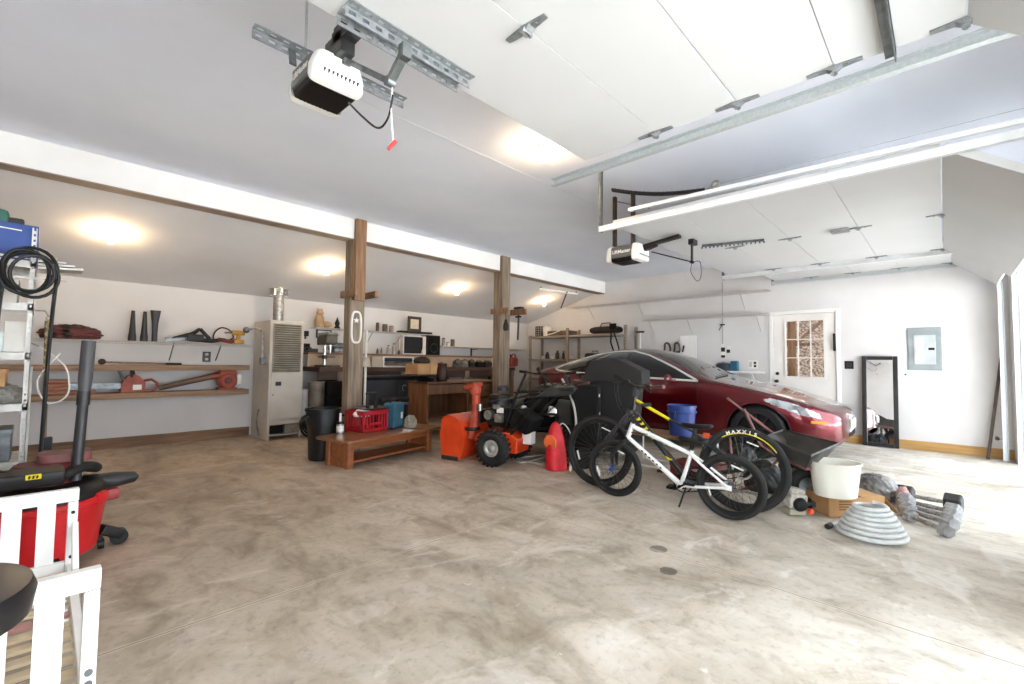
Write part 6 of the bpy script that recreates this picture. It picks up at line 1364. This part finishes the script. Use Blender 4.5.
on_shelf('tray', 'long brown tray on the top corner shelf', 'tray', 562, z1, lambda t: (MB().bx(-.15, .15, -.32, .32, 0, .015).bx(-.15, -.14, -.32, .32, .015, .11).bx(.14, .15, -.32, .32, .015, .11).bx(-.15, .15, -.32, -.31, .015, .11).bx(-.15, .15, .31, .32, .015, .11).build('tray_body', BRN, t), MB().tube([(-.16, .35, .02), (-.17, .1, .06), (-.15, -.1, .13)], .012, 6).build('loose_strap', PAPER, t)))
on_shelf('duffel_bag', 'long dark bag on the right end of the top corner shelf', 'bag', 606, z1, lambda t: (MB().grid(lambda u, v: V(.13*math.cos(u*2*PI), -.34+.68*v, .085+.085*math.sin(u*2*PI)*(1-.25*(2*v-1)**6)), 24, 12, True).build('bag_body', mat('dark_brown_bag', '2E221E', .6, c2='201714', scale=10), t), MB().tube([(0, -.15, .16), (0, -.1, .24), (0, .1, .24), (0, .15, .16)], .012, 6).build('handle', BLACK, t)))
p = PX(612, 325, XF-.03); zt_ = p.z
t = thing('leaning_tripod', 'dark folded tripod-like stand leaning on the corner shelving', 'stand', (XF-.045, p.y, z1-.2)); MB().tube([(0, 0, .38), (0, .02, 0), (0, -.06, -.2)], .018, 6).tube([(0, 0, .38), (0, -.14, -.02), (0, -.2, -.22)], .016, 6).build('leg', BLACKM, t); MB().box((.0, -.03, .34), (.05, .16, .12), None, .02).build('head', BLACKM, t)
for k, (px_, r, h, mm, lb) in enumerate(((543, .035, .09, PAPER, 'white jar, leftmost on the second corner shelf'), (547.5, .05, .17, BLACK, 'black jug on the second corner shelf beside the white jar'), (552.5, .035, .10, PAPER, 'white tub between the black jug and the dark bottle'), (557.5, .05, .2, DGREY, 'tall dark bottle on the second corner shelf'), (563.5, .03, .19, BLACK, 'slim black spray bottle on the second corner shelf'), (572, .03, .1, PAPER, 'small white bottle right of the middle upright'), (586, .03, .13, BLACK, 'dark bottle on the second corner shelf above the car roof'))):
    def f(t, r=r, h=h, mm=mm): MB().lathe([(0, 0), (r, 0), (r, h*.65), (r*.5, h*.82), (r*.5, h*.9)], n=16).build('bottle_body', mm, t); MB().lathe([(0, h*.88), (r*.55, h*.88), (r*.55, h), (0, h)], n=12).build('cap', DGREY, t)
    on_shelf('bottle', lb, 'bottle', px_, z2, f, None, 'bottles on the second corner shelf')
on_shelf('toolbox', 'low dark toolbox on the second corner shelf above the car roof', 'toolbox', 595, z2, lambda t: (MB().box((0, 0, .07), (.18, .34, .13), None, .02).build('case', BLACK, t), MB().tube([(0, -.08, .13), (0, -.07, .18), (0, .07, .18), (0, .08, .13)], .01, 6).build('handle', DGREY, t)))
# rail and strap hanging under the sloped ceiling in the corner
pa, pb = PY(540, 289, 6.6), PX(576, 294, 8.4)
def shed_pt(px_, py_, off): n = V(SN).normalized(); d = ray(px_, py_); c = V(0, 5.66, 2.785)-n*off; return CAMP+d*((c-CAMP).dot(n)/d.dot(n))
pa, pb = shed_pt(539, 289, .05), shed_pt(578, 294, .05); t = thing('ceiling_rail', 'white rail fixed under the sloped ceiling in the far corner', 'rail', pa); MB().bar((0, 0, 0), pb-pa, .05, .04, .004).build('rail', WHITE, t)
for s_ in (.05, .95): c = lerp((0, 0, 0), pb-pa, s_); MB().bar(c, c+V(0, 0, .085), .02, .02).build('mount', GREYST, t)
pa, pb = shed_pt(567, 292, .06), shed_pt(561, 308, .03); o = MB().bar((0, 0, 0), pb-pa, .03, .02, .004).build('ceiling_brace', DGREY); o.location = pa; tag(o, 'short dark brace crossing the white rail in the far corner', 'brace')
# things on the right wall behind the car
p = PX(641, 332, DX); q = PX(641, 346, DX); t = thing('tee_handle_tool', 'dark T-handled tool hanging on the right wall beside the corner shelving', 'tool', (DX-.03, p.y, p.z)); MB().bar((0, -.09, 0), (0, .09, 0), .03, .04, .006).build('handle', BLACK, t); MB().cyl((0, 0, 0), (0, 0, -.75), .012, n=8).build('shaft', PAPER, t)
a = on_wall(681, 336, 697, 362, DX); t = thing('white_board', 'plain white panel standing against the wall behind the car', 'board', (DX-.03, (a[0]+a[1])/2, 0)); MB().bx(-.012, .012, -(a[1]-a[0])/2, (a[1]-a[0])/2, 0, a[3], .003).build('board', WHITE, t)
for k, (px_, lb) in enumerate(((667, 'left of two brown loop-handled hand saws on the wall above the car'), (677, 'right of two brown loop-handled hand saws on the wall above the car'))):
    p = PX(px_, 349, DX-.04); t = thing('hand_saw', lb, 'saw', (DX-.03, p.y, p.z)); BW = mat('brown_handle', '4E3A2E', .6, c2='382820', scale=8); MB().tube(curve_pts([(0, -.06, -.04), (0, -.055, .05), (0, -.01, .12), (0, .045, .1), (0, .05, .02), (0, .06, -.06), (0, 0, -.06)], 5, True), .02, 7, True).build('handle', BW, t); MB().prism([(-.003, .05, -.05), (-.003, -.05, -.05), (-.003, -.02, -.42), (-.003, .01, -.42)], (.005, 0, 0)).build('blade', GREYST, t)
p = PX(682.5, 349, DX-.06); o = MB().bar((0, 0, -.06), (0, -.03, .07), .03, .03, .008).build('pry_tool', BLACK); o.location = (DX-.06, p.y, p.z); tag(o, 'short black handle right of the two brown saw handles', 'handle')
a = on_wall(716, 361, 732, 371, DX-.3); t = thing('blue_helmet', 'dark blue and teal hard case on the ledge behind the car hood', 'case', (DX-.17, (a[0]+a[1])/2, a[2])); MB().lathe([(0, 0), (.16, 0), (.155, .06), (.11, .13), (0, .16)], (0, .05, 0), (0, 0, 1), 24).build('shell', mat('navy', '26303F', .4), t); MB().box((0, -.14, .09), (.12, .12, .18), None, .02).build('visor', mat('teal_blue', '2F6C86', .4), t)
zl = a[2]
t = thing('low_wall_shelf', 'narrow white ledge on the right wall behind the car', 'shelf', (DX, 3.0, zl-.004)); MB().bx(-.32, 0, -.75, 1.0, -.03, 0, .004).build('board', WHITE, t)
for y_ in (-.6, .85): MB().bar((-.01, y_, -.25), (-.26, y_, -.03), .03, .02).build('bracket', WHITE, t)
for k, (px_, lb) in enumerate(((705, 'left small black clip lying on the white ledge behind the car'), (711, 'right small black clip lying on the white ledge behind the car'))):
    p = PX(px_, 359, DX-.12); o = MB().tube([(0, .09, 0), (0, .02, .05), (0, -.09, .03)], [.03, .045, .02], 8).build('black_clamp', BLACK); o.location = (DX-.15, p.y, zl+.03); tag(o, lb, 'clamp')
# ------------------------------------------------------------------ left foreground
# metal shelving
t = thing('metal_shelving', 'white slotted-angle metal shelving at the left edge, loaded with boxes', 'shelving unit', (-.55, 4.55, 0)); ox, oy = -.55, 4.55
SLOT = mat('slotted_white', 'D9D7D2', .5, .2, c2='C3C0BA', scale=14)
def slotted(m, x, y, h, sx, sy):
    w = .025; th = .003
    for fx_, fy_ in ((1, 0), (0, 1)):
        for s0, s1 in ((0, .30), (.70, 1)): 
            if fx_: m.bx(x+sx*w*s0, x+sx*w*s1, y, y+sy*th, 0, h)
            else: m.bx(x, x+sx*th, y+sy*w*s0, y+sy*w*s1, 0, h)
        n = int(h/.036)
        for k in range(n):
            z0 = .036*k; 
            if fx_: m.bx(x+sx*w*.3, x+sx*w*.7, y, y+sy*th, z0, z0+.021)
            else: m.bx(x, x+sx*th, y+sy*w*.3, y+sy*w*.7, z0, z0+.021)
XR = -.055
for x, sx in ((XR-ox, -1), (-1.06-ox, 1)):
    for y, sy in ((4.30-oy, 1), (4.80-oy, -1)):
        m = MB(); slotted(m, x, y, 2.02, sx, sy); m.build('upright', SLOT, t, smooth=0)
LV = [.12, .50, .87, 1.20, 1.52, 1.80]
for z in LV: MB().bx(-1.06-ox, XR-ox, 4.303-oy, 4.797-oy, z-.004, z).bx(-1.06-ox, XR-ox, 4.300-oy, 4.304-oy, z-.045, z).bx(-1.06-ox, XR-ox, 4.796-oy, 4.8-oy, z-.045, z).bx(XR-.004-ox, XR-ox, 4.3-oy, 4.8-oy, z-.045, z).build('shelf', SLOT, t)
MB().bar((XR-ox, 4.3-oy, .2), (XR-ox, 4.8-oy, 1.1), .02, .003).build('brace', SLOT, t)
# boxes on it
def pbox(name, label, cat, c, d, m1, rz=0, extra=None):
    t = thing(name, label, cat, c, rz); MB().bx(-d[0]/2, d[0]/2, -d[1]/2, d[1]/2, 0, d[2], .004).build('carton', m1, t)
    if extra: extra(t, d)
    return t
def blue_art(t, d):
    MB().prism([(-d[0]/2, -d[1]/2-.001, d[2]*.05), (d[0]/2, -d[1]/2-.001, d[2]*.05), (-d[0]/2, -d[1]/2-.001, d[2]*.35)], (0, -.001, 0)).build('print', PAPER, t)
    MB().prism([(d[0]*.02, -d[1]/2-.001, d[2]*.86), (d[0]*.4, -d[1]/2-.001, d[2]*.80), (d[0]*.4, -d[1]/2-.001, d[2]*.83), (d[0]*.02, -d[1]/2-.001, d[2]*.9)], (0, -.001, 0)).build('print', PAPER, t)
    m = MB().lathe([(0, 0), (d[2]*.2, 0), (0, .002)], (d[0]*.08, -d[1]/2-.001, d[2]*.35), (0, -1, 0), 20); m.build('print', mat('print_red', '9E2F45', .6), t)
pbox('blue_box', 'blue printed carton on top of the metal shelving', 'carton', (-.43, 4.50, 1.802), (.76, .36, .235), mat('print_blue', '2C4C93', .5, c2='243F80', scale=4), 0, blue_art)
t = thing('green_sander', 'green power tool on top of the blue carton at the left edge', 'power tool', (-.30, 4.46, 2.039)); MB().box((0, 0, .05), (.22, .1, .1), None, .025).build('body', mat('tool_green', '2E6B5C', .5), t); MB().box((.14, 0, .03), (.08, .07, .05), None, .012).build('nozzle', DGREY, t)
# folded white sheets poking out
t = thing('foam_sheets', 'pale folded sheets sticking out right of the metal shelving top', 'sheets', (-.13, 4.95, 1.83)); a = PY(83, 270, 5.1)-t.location
m = MB()
for k in range(4): m.prism([V(-.35, -.1, .03*k-.04), V(a.x-.05*k, .12, a.z+.02*k-.01), V(a.x-.06*k, .28, a.z+.02*k-.02), V(-.4, .15, .03*k)], (0, 0, .016))
m.build('sheet', PAPER, t)
# coiled black hose on the shelving corner
c = PY(31.5, 274, 4.20); t = thing('coiled_hose', 'coiled black hose hung on the front post of the metal shelving', 'hose', c); m = MB()
pts = []
for k in range(4*24+1):
    a = 2*PI*k/24; q = k/96; rx = .128-.035*q; rz_ = .155-.045*q
    pts.append((.02*math.sin(a*.37)-.012+rx*math.cos(a), -.03-.06*q, .014*math.cos(a*.43)+rz_*math.sin(a)))
m.tube(pts, .0105, 8).tube(curve_pts([(.115, -.04, -.02), (.105, -.05, -.2), (.095, -.05, -.55), (.09, -.04, -.95), (.085, -.05, -1.25)]), .0105, 8).build('coil', BLACK, t)
MB().tube(curve_pts([(-.115, -.05, -.02), (-.13, -.06, -.4), (-.12, -.06, -.8), (-.125, -.05, -1.1)]), .0105, 8).build('hose_end', BLACK, t); MB().bar((-.08, -.03, -.03), (.16, -.03, -.03), .008, .008).build('hook', SILVER, t)
# contents, left to right on the shelves
q = [('metal_box', 'small grey metal box on the third metal shelf from the top', (-.20, 4.50, 1.202), (.2, .2, .13), GALV), ('white_carton', 'white carton in the middle of the metal shelving', (-.45, 4.48, 1.202), (.2, .25, .17), PAPER), ('brown_carton', 'brown carton on the fourth metal shelf from the top', (-.3, 4.5, .872), (.28, .3, .22), CARD), ('grey_bin', 'pale grey bin on the upper metal shelf under the blue carton', (-.28, 4.5, 1.522), (.3, .3, .15), BEIGEM), ('dark_box', 'dark box on the metal shelf behind the hanging hose', (-.62, 4.5, 1.522), (.25, .3, .2), DGREY), ('tin_box', 'dull metal tin low on the metal shelving', (-.25, 4.5, .502), (.26, .3, .2), GREYST)]
for nm, lb, c, d, mm in q: pbox(nm, lb, nm.split('_')[1], c, d, mm, 0, lambda t, d: MB().bx(-d[0]/2-.004, d[0]/2+.004, -d[1]/2-.004, d[1]/2+.004, d[2]-.03, d[2]+.003, .003).build('lid', t.children[0].data.materials[0], t))
o = blob('folded_tarp', V(-.22, 4.42, .872), .12, (1.2, .9, .7), mat('grey_tarp', '8C877F', .6, c2='65615B', scale=10), 71, .16, 7); tag(o, 'crumpled grey tarp beside the brown carton on the metal shelving', 'tarp')
o = blob('dust_sheet', V(-.02, 4.10, .004), .17, (.9, .6, 1.9), mat('grey_sheet', 'A5A09A', .7, c2='7D7872', scale=8), 73, .18, 6); tag(o, 'heap of pale grey cloth on the floor behind the red vacuum', 'cloth')
pbox('small_carton', 'small pale carton standing at the right end of the metal shelf', 'carton', (-.13, 4.44, 1.202), (.1, .14, .2), PAPER)
# chains, shovel etc. hanging at the right end of the shelving
c = V(.02, 4.62, 1.45); t = thing('brass_chain', 'brass-coloured chain hanging at the end of the metal shelving', 'chain', c); m = MB()
for k in range(16): m.torus((0, 0, -.028*k), .013, .004, (1, 0, 0) if k % 2 else (0, 1, 0), 12, 5)
m.build('chain', mat('brass', 'B8A063', .35, .8), t); MB().tube([(0, 0, .01), (-.02, 0, .05), (-.07, 0, .05)], .006, 6).build('hook', SILVER, t)
t = thing('cable_bundle', 'loop of thin pale cable hanging at the end of the metal shelving', 'cable', (.06, 4.70, 1.0)); MB().tube(curve_pts([(-.08, 0, .25), (.06, 0, .1), (.08, 0, -.1), (-.02, 0, -.16), (-.08, .02, .0), (.03, .02, .2)]), .006, 6).build('wire', PAPER, t); MB().tube([(-.08, 0, .25), (-.12, 0, .27)], .006, 6).build('hook', SILVER, t)
p0, p1 = PY(43, 460, 4.9), PY(47, 330, 4.9); t = thing('shovel', 'grey steel spade leaning against the end of the metal shelving', 'shovel', (p0.x, 4.9, 0)); MB().cyl((0, 0, .42), (p1.x-p0.x, .06, 1.45), .016, n=10).build('shaft', WOODG, t); zb = p0.z-.0
MB().prism([(-.10, 0, .26), (-.11, 0, .05), (0, -.01, .0), (.11, 0, .05), (.10, 0, .26), (.03, .01, .42), (-.03, .01, .42)], (0, .008, 0)).build('blade', SILVER, t); MB().box((.01, .01, .52), (.07, .05, .1), None, .01).build('clamp', BLACK, t)
t = thing('aluminium_tubes', 'thin pale rods standing in front of the metal shelving', 'rods', (-.12, 4.22, 0)); [MB().tube([(-.08-.06*k, -.03, 0), (-.2-.05*k, .05, 1.0)], .009, 6).build('rod', SILVER, t) for k in range(3)]
# red wet/dry vacuum with hose and tubes
c = V(.03, 3.72, 0); t = thing('shop_vacuum', 'red wet and dry vacuum with black hose behind the white bed rail', 'vacuum', c)
VR = mat('vac_red', 'D01F26', .35, c2='B8171D', scale=6)
MB().lathe([(0, .06), (.235, .06), (.245, .08), (.275, .34), (.285, .345), (.285, .37), (.27, .375)], n=48).build('drum', VR, t); MB().lathe([(0, .375), (.275, .375), (.275, .41), (.25, .44), (.2, .46), (0, .465)], n=48).build('lid', BLACK, t)
[MB().box((sg*.20, -.12, .36), (.13, .08, .07), (0, 0, -.5*sg), .012).build('latch', VR, t) for sg in (-1, 1)]
MB().lathe([(0, .46), (.15, .46), (.15, .53), (.12, .57), (0, .575)], n=32).build('motor_head', REDD, t)
MB().prism(rrect(-.03, .20, -.05, .16, .06, .565), (0, 0, .05)).build('tool_tray', mat('dusty_maroon', '7D4A48', .6, c2='683B39', scale=10), t)
for a in (.2, 1.77, 3.34, 4.91):
    p = V(.27*math.cos(a), .27*math.sin(a), 0); MB().cyl(p+V(-.015, 0, .03), p+V(.015, 0, .03), .03, n=16).bar(p*.75+V(0, 0, .09), p+V(0, 0, .06), .06, .03, .005).build('caster', BLACK, t)
p = PY(103, 521, 3.86)-c
MB().box((.29, .02, .34), (.08, .12, .07), (0, 0, .2), .02).build('side_handle', mat('dusty_red', '9A3A38', .5), t)
MB().bar((.26, .05, .12), (.36, .08, .06), .07, .06, .01).cyl((.35, .05, .048), (.35, .12, .048), .045, n=20).build('rear_wheel', BLACK, t)
# yellow warning label with black figures on the vac head
lp = PY(33.5, 477, 3.45)-c; lb = MB().box(lp, (.058, .012, .026), (.15, 0, 0), .002).build('warning_label', mat('label_yellow', 'F0DC12', .5), t)
m = MB()
for dx in (-.015, .0, .014): m.box(lp+V(dx, -.008, 0), (.008, .004, .015), (.15, .2, 0))
m.build('label_print', BLACK, lb)
MB().box((lp.x-.06, lp.y+.09, lp.z-.02), (.36, .16, .08), (.1, 0, .05), .02).build('head_cover', BLACK, t)
m = MB().tube(curve_pts([(-.35, .1, .55), (-.2, -.12, .56), (.0, -.18, .50), (.16, -.1, .54), (.22, .05, .5), (.05, .14, .53)], 10), .028, 10); m.build('suction_hose', RUBBER, t)
# upright black tube and horizontal blower nozzle standing by the vac
p0, p1 = PY(74.5, 492, 3.60), PY(89, 341, 3.66); dd_ = (p1-p0)/(p1.z-p0.z); p0 = p0-dd_*(p0.z-.47); t = thing('extension_tube', 'tall dark vacuum wand standing upright beside the red vacuum', 'tube', p0); d = p1-p0
TUBED = mat('tube_dark', '2F2D2E', .45, c2='252324', scale=10)
z2_ = PY(80, 395, 3.62).z-p0.z; bx_ = d.x*(z2_/p1.z); by_ = d.y
T_ = lambda z: V(d.x*z/d.z, d.y*z/d.z, z)
MB().tube([T_(0), T_(z2_*.4), T_(z2_-.02)], [.026, .026, .025], 20).build('tube', TUBED, t); MB().tube([T_(z2_-.06), T_(z2_+.02)], [.030, .030], 20).build('tube_collar', TUBED, t)
MB().tube([T_(z2_), T_(z2_+.05), T_(z2_+.09), T_(d.z)], [.027, .029, .033, .033], 20).build('flared_end', mat('tube_grey', '4A4849', .5, c2='3E3C3D'), t)
p0, p1 = PY(84, 484, 3.74), PY(138, 476, 3.80); t = thing('blower_nozzle', 'black tapered blower nozzle lying across the red vacuum, pointing right', 'nozzle', p0); MB().tube([(-.12, 0, -.005), (0, 0, 0), lerp((0, 0, 0), p1-p0, .55), lerp((0, 0, 0), p1-p0, .92), p1-p0], [.045, .052, .048, .034, .012], 18).build('nozzle', TUBED, t); MB().box((-.06, 0, -.0), (.14, .1, .1), None, .02).build('elbow', BLACK, t)
# white slatted toddler bed frame
WB = mat('bed_white', 'F1F0EE', .4, c2='E8E7E4', scale=3); PS = mat('pale_slat', 'D8C7A8', .6, c2='C6B28F', scale=5, stretch=(1, 8, 8))
XL_, XR_, YB0, YB1, HB = -.62, .137, 1.70, 2.78, .60
t = thing('toddler_bed', 'white slatted toddler bed frame in the left foreground', 'bed', ((XL_+XR_)/2, (YB0+YB1)/2, 0)); ox, oy = t.location.x, t.location.y
for yy, nm in ((YB1, 'headboard'), (YB0, 'footboard')):
    MB().bx(XL_-ox-.02, XR_-ox, yy-oy-.018, yy-oy+.018, HB-.055, HB, .004).build(nm+'_rail', WB, t)
    MB().bx(XL_-ox, XR_-ox-.034, yy-oy-.014, yy-oy+.014, .22, .29, .004).build(nm+'_lower_rail', WB, t)
    for x in (XL_, XR_-.034): MB().bx(x-ox, x-ox+.033, yy-oy-.02, yy-oy+.02, 0, HB-.056, .004).build('leg', WB, t)
    for k in range(6): x = XR_-.098-.10*k; MB().bx(x-ox-.028, x-ox+.028, yy-oy-.010, yy-oy+.010, .291, HB-.056, .002).build('slat', WB, t)
for x in (XL_+.0, XR_-.03): MB().bx(x-ox, x-ox+.025, YB0+.02-oy, YB1-.02-oy, .20, .28, .003).build('side_rail', WB, t)
MB().bar((XR_-.01-ox, YB1-.22-oy, .30), (XR_-.01-ox, YB1-.04-oy, .44), .02, .07, .003).build('corner_brace', WB, t)
for k in range(12):
    y = YB0+.07+k*(YB1-YB0-.14)/11; MB().bx(XL_+.026-ox, XR_-.032-ox, y-oy-.019, y-oy+.019, .25, .262, .002).build('mattress_slat', PS if k != 6 else mat('red_slat', 'C08A80', .6), t)
for z in (.12, .30, .33): MB().cyl((XR_-.017-ox, YB0-.02-oy, z), (XR_-.017-ox, YB0-.025-oy, z), .009, n=12).build('bolt', GREYST, t)
for z in (.31, .50): MB().cyl((XR_-.017-ox, YB1-.02-oy, z), (XR_-.017-ox, YB1-.025-oy, z), .007, n=12).build('bolt', BLACK, t)
# round black stool seat
c = V(-.185, 1.40, 0); t = thing('round_stool', 'round black padded stool in the bottom left corner', 'stool', c)
SH = .725
MB().lathe([(0, SH-.085), (.17, SH-.085), (.192, SH-.07), (.198, SH-.03), (.19, SH-.008), (.15, SH), (0, SH+.004)], n=48).build('seat', mat('black_vinyl', '201E21', .35, c2='19171A', scale=18), t)
m = MB().cyl((0, 0, .08), (0, 0, SH-.085), .03, n=16); m.build('post', DGREY, t); MB().torus((0, 0, .22), .15, .012, (0, 0, 1), 32, 8).build('foot_ring', SILVER, t)
for k in range(4): a = PI/4+k*PI/2; MB().tube([(.0, 0, .10), (.13*math.cos(a), .13*math.sin(a), .06), (.19*math.cos(a), .19*math.sin(a), .0)], .016, 8).tube([(.15*math.cos(a), .15*math.sin(a), .22), (.02*math.cos(a), .02*math.sin(a), .3)], .01, 6).build('leg', DGREY, t)
